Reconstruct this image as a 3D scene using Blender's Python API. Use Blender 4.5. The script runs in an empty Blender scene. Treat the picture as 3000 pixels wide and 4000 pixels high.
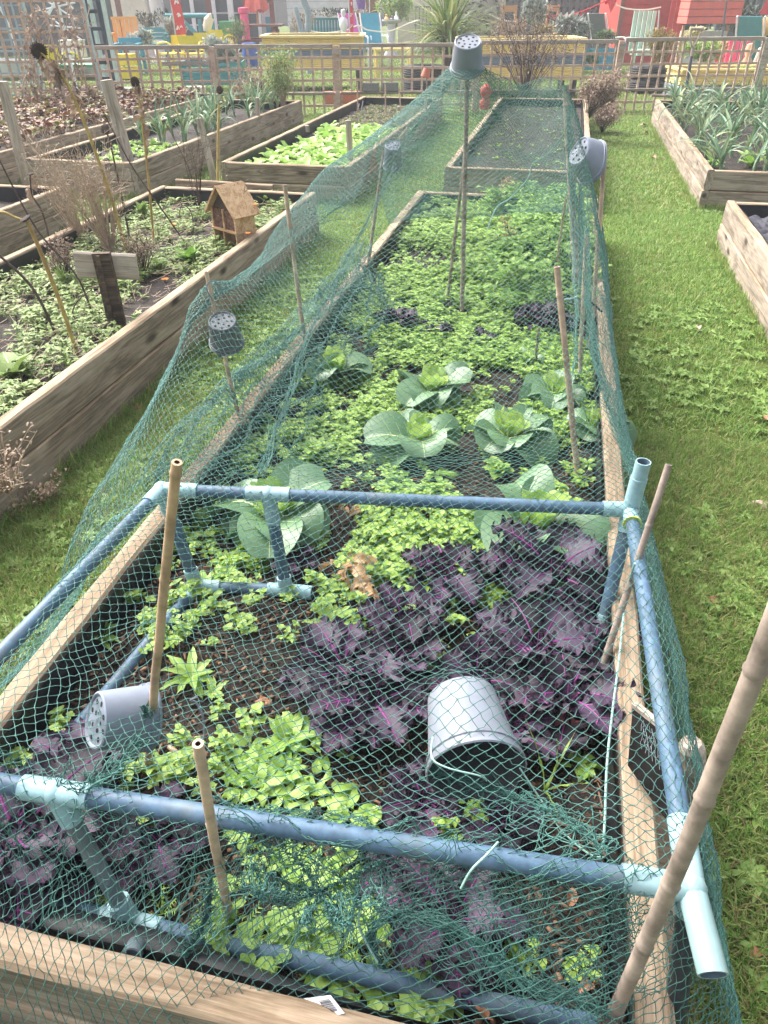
EXPO = 1.8; HAZE = .004
import bpy, math, random
import numpy as np
from mathutils import Vector, Matrix, Euler, Quaternion, noise as mnoise
random.seed(7); rng = np.random.default_rng(11)
S = bpy.context.scene
COL = S.collection
GZ = 0.11            # level of the lawn
# ---------------------------------------------------------------- camera
F = 2800.0; CAMH = 1.5
pitch = math.atan(2010/2800.0); roll = 0.006
yaw = math.atan((775/2800.0)*math.cos(pitch))
fw = Vector((-math.sin(yaw)*math.cos(pitch), math.cos(yaw)*math.cos(pitch), -math.sin(pitch)))
r0 = Vector((math.cos(yaw), math.sin(yaw), 0)); u0 = r0.cross(fw)
rt = r0*math.cos(roll) - u0*math.sin(roll); up = r0*math.sin(roll) + u0*math.cos(roll)
CP = Vector((0, 0, CAMH))
fh = Vector((-math.sin(yaw), math.cos(yaw), 0)); sh = Vector((math.cos(yaw), math.sin(yaw), 0))
def ray(x, y): return fw + rt*((x-1500)/F) + up*((2000-y)/F)
def P(x, y, z=GZ):                 # survey point at height z
    d = ray(x, y); return CP + d*((z-CAMH)/d.z)
def PD(x, y, dist):                # survey point at a given distance ahead
    d = ray(x, y); return CP + d*(dist/d.dot(fh))
cam_d = bpy.data.cameras.new('camera'); cam = bpy.data.objects.new('camera', cam_d); COL.objects.link(cam)
cam.matrix_world = Matrix(((rt.x, up.x, -fw.x, 0), (rt.y, up.y, -fw.y, 0), (rt.z, up.z, -fw.z, CAMH), (0, 0, 0, 1)))
cam_d.sensor_fit = 'VERTICAL'; cam_d.sensor_height = 36; cam_d.sensor_width = 27
cam_d.lens = F/4000*36; cam_d.clip_start = 0.02; cam_d.clip_end = 500
S.camera = cam
# ---------------------------------------------------------------- naming
def tag(o, label=None, cat=None, group=None, kind=None):
    if label: o['label'] = label
    if cat: o['category'] = cat
    if group: o['group'] = group
    if kind: o['kind'] = kind
    return o
def thing(name, label, cat, loc=(0, 0, 0), rz=0.0, group=None):
    o = bpy.data.objects.new(name, None); COL.objects.link(o); o.empty_display_size = 0.1
    o.location = loc; o.rotation_euler = (0, 0, rz); return tag(o, label, cat, group)
def copy_tree(o, loc=None, rot=None, scale=None, label=None, group=None, parent=None):
    c = o.copy(); COL.objects.link(c)
    if parent: c.parent = parent
    for ch in list(o.children): copy_tree(ch, parent=c)
    if loc is not None: c.location = loc
    if rot is not None: c.rotation_euler = rot
    if scale is not None: c.scale = (scale,)*3 if not hasattr(scale, '__len__') else scale
    if label: c['label'] = label
    if group: c['group'] = group
    return c
# ---------------------------------------------------------------- mesh builder
class MB:
    def __init__(s): s.v = []; s.f = []; s.m = []
    def add(s, vs, fs, mi=0):
        o = len(s.v); s.v += [tuple(p) for p in vs]; s.f += [tuple(i+o for i in f) for f in fs]; s.m += [mi]*len(fs); return s
    def box(s, c, d, R=None, mi=0, taper=1.0):
        hx, hy, hz = d[0]/2, d[1]/2, d[2]/2; vs = []
        for z, t in ((-hz, 1), (hz, taper)):
            for x, y in ((-hx, -hy), (hx, -hy), (hx, hy), (-hx, hy)): vs.append(Vector((x*t, y*t, z)))
        if R is not None: vs = [R @ p for p in vs]
        c = Vector(c); vs = [p+c for p in vs]
        return s.add(vs, [(0, 3, 2, 1), (4, 5, 6, 7), (0, 1, 5, 4), (1, 2, 6, 5), (2, 3, 7, 6), (3, 0, 4, 7)], mi)
    def bar(s, a, b, w, h=None, mi=0, upv=(0, 0, 1)):        # rectangular bar from a to b
        a = Vector(a); b = Vector(b); h = w if h is None else h; d = b-a; L = d.length; d.normalize()
        u = Vector(upv); 
        if abs(d.dot(u)) > .98: u = Vector((0, 1, 0))
        x = d.cross(u).normalized(); y = x.cross(d).normalized()
        vs = []
        for p in (a, b):
            for i, j in ((-1, -1), (1, -1), (1, 1), (-1, 1)): vs.append(p+x*(w/2*i)+y*(h/2*j))
        return s.add(vs, [(0, 1, 2, 3), (7, 6, 5, 4), (0, 4, 5, 1), (1, 5, 6, 2), (2, 6, 7, 3), (3, 7, 4, 0)], mi)
    def tube(s, pts, r, n=8, cap=True, mi=0, hollow=0.0):
        pts = [Vector(p) for p in pts]; N = len(pts)
        rs = list(r) if hasattr(r, '__len__') else [r]*N
        d = (pts[1]-pts[0]).normalized(); u = Vector((0, 0, 1)) if abs(d.z) < .9 else Vector((1, 0, 0))
        x = d.cross(u).normalized(); vs = []
        for i, p in enumerate(pts):
            t = (pts[min(i+1, N-1)]-pts[max(i-1, 0)]).normalized()
            x = (x-t*x.dot(t)).normalized(); y = t.cross(x)
            for k in range(n):
                a = 2*math.pi*k/n; vs.append(p+(x*math.cos(a)+y*math.sin(a))*rs[i])
        fs = []
        for i in range(N-1):
            for k in range(n):
                k2 = (k+1) % n; fs.append((i*n+k, i*n+k2, (i+1)*n+k2, (i+1)*n+k))
        if cap and not hollow:
            fs.append(tuple(range(n))[::-1]); fs.append(tuple((N-1)*n+k for k in range(n)))
        s.add(vs, fs, mi)
        if hollow:                                            # open pipe end: rim and inner bore
            for e, sg in ((0, 1), (N-1, -1)):
                t = (pts[min(e+1, N-1)]-pts[max(e-1, 0)]).normalized()*sg
                ring = [Vector(v) for v in vs[e*n:(e+1)*n]]
                inn = [pts[e]+(q-pts[e])*hollow for q in ring]; deep = [q+t*min(.04, (pts[-1]-pts[0]).length*.3) for q in inn]
                f = []
                for k in range(n):
                    k2 = (k+1) % n; f += [(k, k2, n+k2, n+k), (n+k, n+k2, 2*n+k2, 2*n+k)]
                f.append(tuple(2*n+k for k in range(n)))
                s.add(ring+inn+deep, f[:0]+f, mi); s.m[-len(f):] = [mi if q % 2 == 0 and q < 2*n else mi+1 for q in range(len(f))]
        return s
    def lathe(s, prof, n=24, M=None, mi=0):                   # prof: list of (r, z)
        vs = []; fs = []
        for r, z in prof:
            for k in range(n):
                a = 2*math.pi*k/n; vs.append(Vector((r*math.cos(a), r*math.sin(a), z)))
        for i in range(len(prof)-1):
            for k in range(n):
                k2 = (k+1) % n; fs.append((i*n+k, i*n+k2, (i+1)*n+k2, (i+1)*n+k))
        if M is not None: vs = [M @ v for v in vs]
        return s.add(vs, fs, mi)
    def blob(s, c, r, mi=0, amp=.25, seed=0, nu=10, nv=7):
        c = Vector(c); r = Vector(r if hasattr(r, '__len__') else (r,)*3); vs = []; fs = []
        for j in range(nv+1):
            th = math.pi*j/nv
            for i in range(nu):
                ph = 2*math.pi*i/nu; d = Vector((math.sin(th)*math.cos(ph), math.sin(th)*math.sin(ph), math.cos(th)))
                k = 1+amp*mnoise.noise(d*1.7+Vector((seed*3.1, seed, 0))); vs.append(c+Vector((d.x*r.x, d.y*r.y, d.z*r.z))*k)
        for j in range(nv):
            for i in range(nu):
                i2 = (i+1) % nu; fs.append((j*nu+i, (j+1)*nu+i, (j+1)*nu+i2, j*nu+i2))
        return s.add(vs, fs, mi)
    def leaf(s, o, az, el, L, W, droop=.6, fold=.25, mi=0, ns=5, nw=2, shape='ovate', ruffle=0, rf=9, twist=0, rib=None, ribw=.05, seed=0):
        o = Vector(o); vs = []; fs = []
        h = Vector((math.cos(az), math.sin(az), 0)); sd = Vector((-math.sin(az), math.cos(az), 0)); p = o.copy(); ang = el; cen = []
        for i in range(ns+1):
            t = i/ns
            if shape == 'ovate': w = math.sin(math.pi*min(1, t*.94+.06)**.8)**.75
            elif shape == 'round': w = (max(0, math.sin(math.pi*min(1, max(0, t-.18)/.84)**.75)))**.5 if t > .18 else .12
            elif shape == 'cabb': w = .14+.86*math.sin(math.pi*min(1, t*.93+.02)**1.25)**.6
            elif shape == 'kale': w = .1+.9*math.sin(math.pi*min(1, t*.92)**1.5)**.7
            elif shape == 'strap': w = (1-t**3)*.85+.1
            elif shape == 'blade': w = (1-t)*.95+.03
            else: w = math.sin(math.pi*t)
            w *= W/2
            dirv = h*math.cos(ang)+Vector((0, 0, 1))*math.sin(ang); nrm = Vector((0, 0, 1))*math.cos(ang)-h*math.sin(ang)
            tw = twist*t; s2 = sd*math.cos(tw)+nrm*math.sin(tw); n2 = nrm*math.cos(tw)-sd*math.sin(tw)
            cen.append((p.copy(), n2))
            for j in range(-nw, nw+1):
                q = j/nw; off = n2*(abs(q)*fold*w)
                if ruffle:
                    rr = ruffle*abs(q)**1.5*min(1, t*2.2)
                    off = off+n2*(rr*math.sin(rf*t*6.28+seed+(1.3 if j > 0 else 0)))+s2*(rr*.6*math.cos(rf*t*4.1+seed*2))*(.5 if j > 0 else -.5)+dirv*(rr*.5*math.cos(rf*t*5.3+seed))
                vs.append(p+s2*(w*q)+off)
            p = p+dirv*(L/ns); ang -= droop/ns
        n = 2*nw+1
        for i in range(ns):
            for j in range(n-1):
                a = i*n+j; fs.append((a, a+1, a+n+1, a+n))
        s.add(vs, fs, mi)
        if rib is not None:
            v2 = []; f2 = []
            for i, (c, nn) in enumerate(cen):
                ww = ribw*W*(1-.8*i/ns); v2 += [c+sd*ww+nn*.0012, c-sd*ww+nn*.0012]
            for i in range(ns): f2.append((2*i, 2*i+1, 2*i+3, 2*i+2))
            s.add(v2, f2, rib)
            if nw >= 4:
                for i in range(1, ns-3, 2):
                    for sg in (-1, 1):
                        q = [vs[(i+k_)*n+nw+sg*j_]+cen[i+k_][1]*.0012 for k_, j_ in ((0, 0), (1, nw//2), (2, nw-1))]; s.tube(q, [.0011, .0008, .0004], 3, cap=False, mi=rib)
        return s
    def arr(s):
        return np.array(s.v, dtype=np.float32)
    def build(s, name, mats, parent=None, smooth=False, loc=None):
        me = bpy.data.meshes.new(name); me.from_pydata(s.v, [], s.f); me.update()
        mats = mats if isinstance(mats, (list, tuple)) else [mats]
        for m in mats: me.materials.append(m)
        if len(mats) > 1: me.polygons.foreach_set('material_index', s.m)
        if smooth: me.polygons.foreach_set('use_smooth', [True]*len(s.f)); me.set_sharp_from_angle(angle=.8)
        o = bpy.data.objects.new(name, me); COL.objects.link(o)
        if parent: o.parent = parent
        if loc is not None: o.location = loc
        return o
def fast_mesh(name, V, FA, MI, mats, parent=None, smooth=False):
    """V (n,3), FA (m,4) quads with -1 padding not allowed"""
    me = bpy.data.meshes.new(name); n = len(V); m = len(FA); k = FA.shape[1]
    me.vertices.add(n); me.vertices.foreach_set('co', np.ascontiguousarray(V, dtype=np.float32).ravel())
    me.loops.add(m*k); me.loops.foreach_set('vertex_index', np.ascontiguousarray(FA, dtype=np.int32).ravel())
    me.polygons.add(m); me.polygons.foreach_set('loop_start', np.arange(0, m*k, k, dtype=np.int32))
    if MI is not None: me.polygons.foreach_set('material_index', np.ascontiguousarray(MI, dtype=np.int32))
    if smooth: me.polygons.foreach_set('use_smooth', np.ones(m, dtype=bool))
    me.update(calc_edges=True)
    for mt in (mats if isinstance(mats, (list, tuple)) else [mats]): me.materials.append(mt)
    o = bpy.data.objects.new(name, me); COL.objects.link(o)
    if parent: o.parent = parent
    return o
def scatter(name, templates, pos, mats, rz=None, sc=None, tilt=.25, parent=None, smooth=False):
    """merge many transformed copies of small quad templates into one mesh"""
    N = len(pos); pos = np.asarray(pos, dtype=np.float32)
    rz = rng.uniform(0, 6.283, N) if rz is None else rz
    sc = rng.uniform(.7, 1.3, N) if sc is None else sc
    tx = rng.normal(0, tilt, N); ty = rng.normal(0, tilt, N); which = rng.integers(0, len(templates), N)
    VV = []; FF = []; MM = []; off = 0
    for ti, tp in enumerate(templates):
        idx = np.where(which == ti)[0]
        if not len(idx): continue
        v = tp.arr(); f = np.array([q if len(q) == 4 else tuple(q)+(q[-1],) for q in tp.f], dtype=np.int32); mi = np.array(tp.m)
        a = rz[idx]; ca, sa = np.cos(a), np.sin(a); k = len(idx)
        X = v[None, :, 0]; Y = v[None, :, 1]; Z = v[None, :, 2]
        x1 = X*ca[:, None]-Y*sa[:, None]; y1 = X*sa[:, None]+Y*ca[:, None]; z1 = np.repeat(Z, k, 0)
        x2 = x1+z1*tx[idx][:, None]; y2 = y1+z1*ty[idx][:, None]; z2 = z1
        s_ = sc[idx][:, None]
        W = np.stack([x2*s_+pos[idx, 0][:, None], y2*s_+pos[idx, 1][:, None], z2*s_+pos[idx, 2][:, None]], -1).reshape(-1, 3)
        VV.append(W); n = len(v)
        FF.append((f[None]+(np.arange(k)*n)[:, None, None]+off).reshape(-1, 4)); MM.append(np.tile(mi, k)); off += n*k
    return fast_mesh(name, np.concatenate(VV), np.concatenate(FF), np.concatenate(MM), mats, parent, smooth)
# ---------------------------------------------------------------- materials
def newmat(name):
    m = bpy.data.materials.new(name); m.use_nodes = True; nt = m.node_tree; b = nt.nodes['Principled BSDF']; return m, nt, b
def nd(nt, typ, **kw):
    n = nt.nodes.new(typ)
    for k, v in kw.items(): setattr(n, k, v)
    return n
def ramp(nt, cols, fac=None):
    r = nd(nt, 'ShaderNodeValToRGB'); e = r.color_ramp.elements
    while len(e) < len(cols): e.new(.5)
    for i, (p, c) in enumerate(cols): e[i].position = p; e[i].color = (c[0], c[1], c[2], 1)
    if fac is not None: nt.links.new(fac, r.inputs[0])
    return r
def noise_tex(nt, scale, detail=6, rough=.6, vec=None, dist=0):
    n = nd(nt, 'ShaderNodeTexNoise'); n.inputs['Scale'].default_value = scale; n.inputs['Detail'].default_value = detail
    n.inputs['Roughness'].default_value = rough; n.inputs['Distortion'].default_value = dist
    if vec is not None: nt.links.new(vec, n.inputs['Vector'])
    return n
def mapping(nt, scale=(1, 1, 1), src='Object'):
    t = nd(nt, 'ShaderNodeTexCoord'); m = nd(nt, 'ShaderNodeMapping'); m.inputs['Scale'].default_value = scale
    nt.links.new(t.outputs[src], m.inputs['Vector']); return m
def mix(nt, a, b, fac, mode='MIX'):
    m = nd(nt, 'ShaderNodeMix', data_type='RGBA', blend_type=mode)
    for s, v in ((m.inputs[0], fac), (m.inputs[6], a), (m.inputs[7], b)):
        if hasattr(v, 'is_linked'): nt.links.new(v, s)
        elif hasattr(v, '__len__'): s.default_value = (v[0], v[1], v[2], 1)
        else: s.default_value = v
    return m.outputs[2]
def bump(nt, b, h, strength=.4, dist=.01):
    n = nd(nt, 'ShaderNodeBump'); n.inputs['Strength'].default_value = strength; n.inputs['Distance'].default_value = dist
    nt.links.new(h, n.inputs['Height']); nt.links.new(n.outputs[0], b.inputs['Normal'])
def plain(name, col, rough=.6, var=.12, scale=30, metal=0, bmp=.15, dirt=None, spec=.4):
    m, nt, b = newmat(name); mp = mapping(nt)
    n = noise_tex(nt, scale, 5, .65, mp.outputs[0]); n2 = noise_tex(nt, scale*.12, 4, .6, mp.outputs[0])
    lo = [max(0, c*(1-var*1.6)) for c in col]; hi = [min(1, c*(1+var)) for c in col]
    c = ramp(nt, [(.3, lo), (.7, hi)], n.outputs[0]).outputs[0]
    if dirt: c = mix(nt, c, dirt, ramp(nt, [(.52, (0, 0, 0)), (.72, (.7, .7, .7))], n2.outputs[0]).outputs[0])
    nt.links.new(c, b.inputs['Base Color']); b.inputs['Roughness'].default_value = rough; b.inputs['Metallic'].default_value = metal
    b.inputs['Specular IOR Level'].default_value = spec
    if bmp: bump(nt, b, n.outputs[0], bmp, .004)
    return m
def wood(name, lo, mid, hi, ring=5, knots=True, moss=(.075, .085, .04), rough=.85, grain=1.0):
    m, nt, b = newmat(name); oi = nd(nt, 'ShaderNodeObjectInfo'); tc = nd(nt, 'ShaderNodeTexCoord')
    ad = nd(nt, 'ShaderNodeVectorMath', operation='ADD'); sc = nd(nt, 'ShaderNodeVectorMath', operation='SCALE')
    cb = nd(nt, 'ShaderNodeCombineXYZ'); nt.links.new(oi.outputs['Random'], cb.inputs[0]); nt.links.new(oi.outputs['Random'], cb.inputs[1]); nt.links.new(oi.outputs['Random'], cb.inputs[2])
    nt.links.new(cb.outputs[0], sc.inputs[0]); sc.inputs['Scale'].default_value = 37.0
    nt.links.new(tc.outputs['Object'], ad.inputs[0]); nt.links.new(sc.outputs[0], ad.inputs[1])
    mp = nd(nt, 'ShaderNodeMapping'); mp.inputs['Scale'].default_value = (1.6, 16, 16); nt.links.new(ad.outputs[0], mp.inputs[0])
    big = noise_tex(nt, 1.0, 3, .5, mp.outputs[0], 1.2)
    mul = nd(nt, 'ShaderNodeMath', operation='MULTIPLY'); mul.inputs[1].default_value = ring*6; nt.links.new(big.outputs[0], mul.inputs[0])
    sn = nd(nt, 'ShaderNodeMath', operation='SINE'); nt.links.new(mul.outputs[0], sn.inputs[0])
    mp2 = nd(nt, 'ShaderNodeMapping'); mp2.inputs['Scale'].default_value = (6*grain, 160*grain, 160*grain); nt.links.new(ad.outputs[0], mp2.inputs[0])
    fine = noise_tex(nt, 1.0, 5, .7, mp2.outputs[0])
    st = noise_tex(nt, 2.4, 5, .65, ad.outputs[0])
    a1 = nd(nt, 'ShaderNodeMath', operation='MULTIPLY_ADD'); a1.inputs[1].default_value = .12; nt.links.new(sn.outputs[0], a1.inputs[0]); nt.links.new(fine.outputs[0], a1.inputs[2])
    a2 = nd(nt, 'ShaderNodeMath', operation='MULTIPLY_ADD'); a2.inputs[1].default_value = .55; nt.links.new(st.outputs[0], a2.inputs[0]); nt.links.new(a1.outputs[0], a2.inputs[2])
    c = ramp(nt, [(.50, lo), (.76, mid), (1.0, hi)], a2.outputs[0]).outputs[0]
    hgt = a1.outputs[0]
    if knots:
        mp3 = nd(nt, 'ShaderNodeMapping'); mp3.inputs['Scale'].default_value = (3.0, 7.5, 7.5); nt.links.new(ad.outputs[0], mp3.inputs[0])
        vo = nd(nt, 'ShaderNodeTexVoronoi'); vo.inputs['Scale'].default_value = 1.0; nt.links.new(mp3.outputs[0], vo.inputs['Vector'])
        kr = ramp(nt, [(.07, (.9, .9, .9)), (.2, (0, 0, 0))], vo.outputs['Distance'])
        c = mix(nt, c, [x*.28 for x in lo], kr.outputs[0])
    if moss is not None:
        ms = noise_tex(nt, 5, 5, .7, ad.outputs[0])
        c = mix(nt, c, moss, ramp(nt, [(.56, (0, 0, 0)), (.78, (.45, .45, .45))], ms.outputs[0]).outputs[0])
    nt.links.new(c, b.inputs['Base Color']); b.inputs['Roughness'].default_value = rough; b.inputs['Specular IOR Level'].default_value = .25
    bump(nt, b, hgt, .5, .002); return m
def leafmat(name, cols, rough=.5, trans=.3, wet=0, spec=.35, bscale=60, vein=None):
    """cols: ramp used per leaf (random per island)"""
    m, nt, b = newmat(name); g = nd(nt, 'ShaderNodeNewGeometry'); mp = mapping(nt)
    n = noise_tex(nt, bscale, 4, .6, mp.outputs[0])
    ad = nd(nt, 'ShaderNodeMath', operation='MULTIPLY_ADD'); ad.inputs[1].default_value = .35; nt.links.new(n.outputs[0], ad.inputs[0])
    mm = nd(nt, 'ShaderNodeMath', operation='MULTIPLY'); mm.inputs[1].default_value = .75; nt.links.new(g.outputs['Random Per Island'], mm.inputs[0]); nt.links.new(mm.outputs[0], ad.inputs[2])
    c = ramp(nt, [(i/(len(cols)-1)*.8+.1, k) for i, k in enumerate(cols)], ad.outputs[0]).outputs[0]
    nt.links.new(c, b.inputs['Base Color']); b.inputs['Roughness'].default_value = rough; b.inputs['Specular IOR Level'].default_value = spec
    bump(nt, b, n.outputs[0], .3, .003)
    if trans:
        t = nd(nt, 'ShaderNodeBsdfTranslucent'); mx = nd(nt, 'ShaderNodeMixShader'); mx.inputs[0].default_value = trans
        hs = nd(nt, 'ShaderNodeHueSaturation'); hs.inputs['Value'].default_value = 1.3; nt.links.new(c, hs.inputs['Color']); nt.links.new(hs.outputs[0], t.inputs[0])
        nt.links.new(b.outputs[0], mx.inputs[1]); nt.links.new(t.outputs[0], mx.inputs[2]); nt.links.new(mx.outputs[0], nt.nodes['Material Output'].inputs[0])
    return m
M = {}
M['sleeper'] = wood('weathered_sleeper', (.12, .092, .07), (.25, .205, .16), (.37, .315, .255), ring=3)
M['sleeper2'] = wood('dark_sleeper', (.11, .085, .06), (.22, .175, .125), (.36, .30, .22), ring=5)
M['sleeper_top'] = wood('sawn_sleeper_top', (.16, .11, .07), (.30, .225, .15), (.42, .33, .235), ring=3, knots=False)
M['lath'] = wood('trellis_lath', (.34, .23, .17), (.50, .37, .29), (.60, .47, .38), ring=2, knots=False)
M['rail'] = wood('grey_rail', (.22, .18, .15), (.36, .30, .26), (.40, .34, .29), ring=2, knots=False)
M['greypost'] = wood('grey_post', (.20, .165, .13), (.36, .31, .255), (.50, .44, .37), ring=3, knots=False)
M['bamboo'] = plain('bamboo', (.50, .37, .27), .5, .3, 18, dirt=(.28, .18, .13))
M['bamboo_old'] = plain('old_bamboo', (.32, .26, .215), .65, .4, 14, bmp=.5, dirt=(.15, .11, .09))
M['bamboo_bright'] = plain('new_bamboo', (.46, .32, .20), .5, .35, 14, dirt=(.20, .11, .07))
M['pipe'] = plain('blue_grey_pipe', (.075, .14, .215), .5, .22, 45, bmp=.12, dirt=(.17, .19, .17))
M['fitting'] = plain('pale_blue_fitting', (.28, .45, .49), .45, .12, 40, bmp=.1, dirt=(.20, .28, .26))
M['bore'] = plain('pipe_bore', (.10, .15, .19), .6)
M['net'] = plain('green_netting', (.06, .175, .15), .6, .2, 25, bmp=0)
M['twine'] = plain('pale_twine', (.28, .48, .42), .7, .2, 200)
M['liner'] = plain('black_liner', (.018, .02, .024), .38, .3, 9, bmp=.5)
M['pot'] = plain('grey_pot_plastic', (.20, .235, .29), .55, .10, 14, bmp=.03, dirt=(.20, .21, .23))
M['potdark'] = plain('slate_pot_plastic', (.115, .13, .155), .5, .1, 14, bmp=.03, dirt=(.17, .18, .19))
M['hole'] = plain('black_hole', (.012, .012, .014), .9)
M['terracotta'] = plain('terracotta_plastic', (.50, .16, .10), .6, .12)
M['soil'] = None
# ---------------------------------------------------------------- light
W = bpy.data.worlds.new('World'); S.world = W; W.use_nodes = True; wn = W.node_tree
sky = nd(wn, 'ShaderNodeTexSky', sky_type='NISHITA'); sky.sun_disc = False
SUN_EL, SUN_AZ = math.radians(48), math.radians(-60)
sky.sun_elevation = SUN_EL; sky.sun_rotation = SUN_AZ; sky.air_density = .6; sky.dust_density = 8.0; sky.ozone_density = .6; sky.altitude = 0
hsv = nd(wn, 'ShaderNodeHueSaturation'); hsv.inputs['Saturation'].default_value = .45; wn.links.new(sky.outputs[0], hsv.inputs['Color'])
wn.links.new(hsv.outputs[0], wn.nodes['Background'].inputs[0]); wn.nodes['Background'].inputs[1].default_value = .15
sl = bpy.data.lights.new('sun', 'SUN'); sl.energy = .5; sl.angle = math.radians(55); sl.color = (1, .97, .93)
so = bpy.data.objects.new('sun', sl); COL.objects.link(so)
sd_ = Vector((math.cos(SUN_EL)*math.sin(SUN_AZ), math.cos(SUN_EL)*math.cos(SUN_AZ), math.sin(SUN_EL)))
so.rotation_euler = sd_.to_track_quat('Z', 'Y').to_euler()
S.view_settings.view_transform = 'Standard'; S.view_settings.look = 'None'; S.view_settings.gamma = 1
S.view_settings.exposure = EXPO
# ---------------------------------------------------------------- ground
def lawnmat():
    m, nt, b = newmat('lawn_turf'); mp = mapping(nt)
    a = noise_tex(nt, 1.6, 6, .65, mp.outputs[0]); f = noise_tex(nt, 55, 6, .75, mp.outputs[0]); g = noise_tex(nt, .5, 3, .5, mp.outputs[0])
    c1 = ramp(nt, [(.35, (.045, .07, .018)), (.65, (.13, .20, .045))], f.outputs[0]).outputs[0]
    c2 = ramp(nt, [(.35, (.09, .09, .025)), (.65, (.17, .20, .055))], f.outputs[0]).outputs[0]
    c = mix(nt, c1, c2, ramp(nt, [(.42, (0, 0, 0)), (.62, (.85, .85, .85))], a.outputs[0]).outputs[0])
    c = mix(nt, c, (.045, .03, .018), ramp(nt, [(.66, (0, 0, 0)), (.74, (.8, .8, .8))], noise_tex(nt, 7, 4, .6, mp.outputs[0]).outputs[0]).outputs[0])
    nt.links.new(c, b.inputs['Base Color']); b.inputs['Roughness'].default_value = .95; b.inputs['Specular IOR Level'].default_value = .1
    bump(nt, b, f.outputs[0], .8, .02); return m
M['lawn'] = lawnmat()
def soilmat():
    m, nt, b = newmat('dark_compost'); mp = mapping(nt)
    v = nd(nt, 'ShaderNodeTexVoronoi'); v.inputs['Scale'].default_value = 95; nt.links.new(mp.outputs[0], v.inputs['Vector'])
    n = noise_tex(nt, 40, 8, .75, mp.outputs[0])
    c = ramp(nt, [(.35, (.006, .004, .003)), (.62, (.035, .022, .014)), (.8, (.10, .06, .035))], n.outputs[0]).outputs[0]
    sp = ramp(nt, [(.88, (0, 0, 0)), (.93, (1, 1, 1))], v.outputs['Color']).outputs[0]
    c = mix(nt, c, (.16, .085, .045), sp)
    nt.links.new(c, b.inputs['Base Color']); b.inputs['Roughness'].default_value = .8
    bump(nt, b, n.outputs[0], 1.0, .02); return m
M['soil'] = soilmat()
gm = MB()
gm.add([(-40, -10, GZ), (40, -10, GZ), (40, 50, GZ), (-40, 50, GZ)], [(0, 1, 2, 3)])
g = gm.build('ground', M['lawn']); tag(g, kind='structure')
g['label'] = 'mown green lawn with yellowish patches between and beyond the raised beds'
# ---------------------------------------------------------------- raised beds
def board(a, b, w, h, parent, name='board', mat=None, top=None, jit=.0022):
    """sleeper from a to b (centre line of its underside), thickness w, height h"""
    a = Vector(a); b = Vector(b); L = (b-a).length; d = (b-a).normalized(); n = max(4, int(L/.09)); mb = MB(); r = .006
    prof = [(-w/2, r), (-w/2, h*.33), (-w/2, h*.66), (-w/2, h-r), (-w/2+r, h), (0, h+.001), (w/2-r, h), (w/2, h-r), (w/2, h*.66), (w/2, h*.33), (w/2, r), (w/2-r, 0), (-w/2+r, 0)]
    sd = random.random()*50; k = len(prof); vs = []; fs = []; mi = []
    for i in range(n+1):
        x = -L/2+L*i/n
        for j, (y, z) in enumerate(prof):
            q = mnoise.noise(Vector((x*5, y*30+sd, z*20)))*jit*2.0; q2 = mnoise.noise(Vector((x*22, y*60+sd, z*50+9)))*jit
            vs.append((x, y+q+q2, z+q2+mnoise.noise(Vector((x*3+sd, 0, 0)))*jit*1.3))
    mb.add(vs, [])
    for i in range(n):
        for j in range(k):
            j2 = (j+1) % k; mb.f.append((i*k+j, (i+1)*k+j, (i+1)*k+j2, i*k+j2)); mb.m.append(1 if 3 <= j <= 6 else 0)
    mb.f.append(tuple(range(k))); mb.m.append(0); mb.f.append(tuple(n*k+j for j in range(k))[::-1]); mb.m.append(0)
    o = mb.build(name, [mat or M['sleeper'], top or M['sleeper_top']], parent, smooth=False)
    x = d; z = Vector((0, 0, 1)); y = z.cross(x).normalized(); z = x.cross(y)
    c = (a+b)/2; o.matrix_local = Matrix(((x.x, y.x, z.x, c.x), (x.y, y.y, z.y, c.y), (x.z, y.z, z.z, c.z), (0, 0, 0, 1)))
    return o
T = .052
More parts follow.
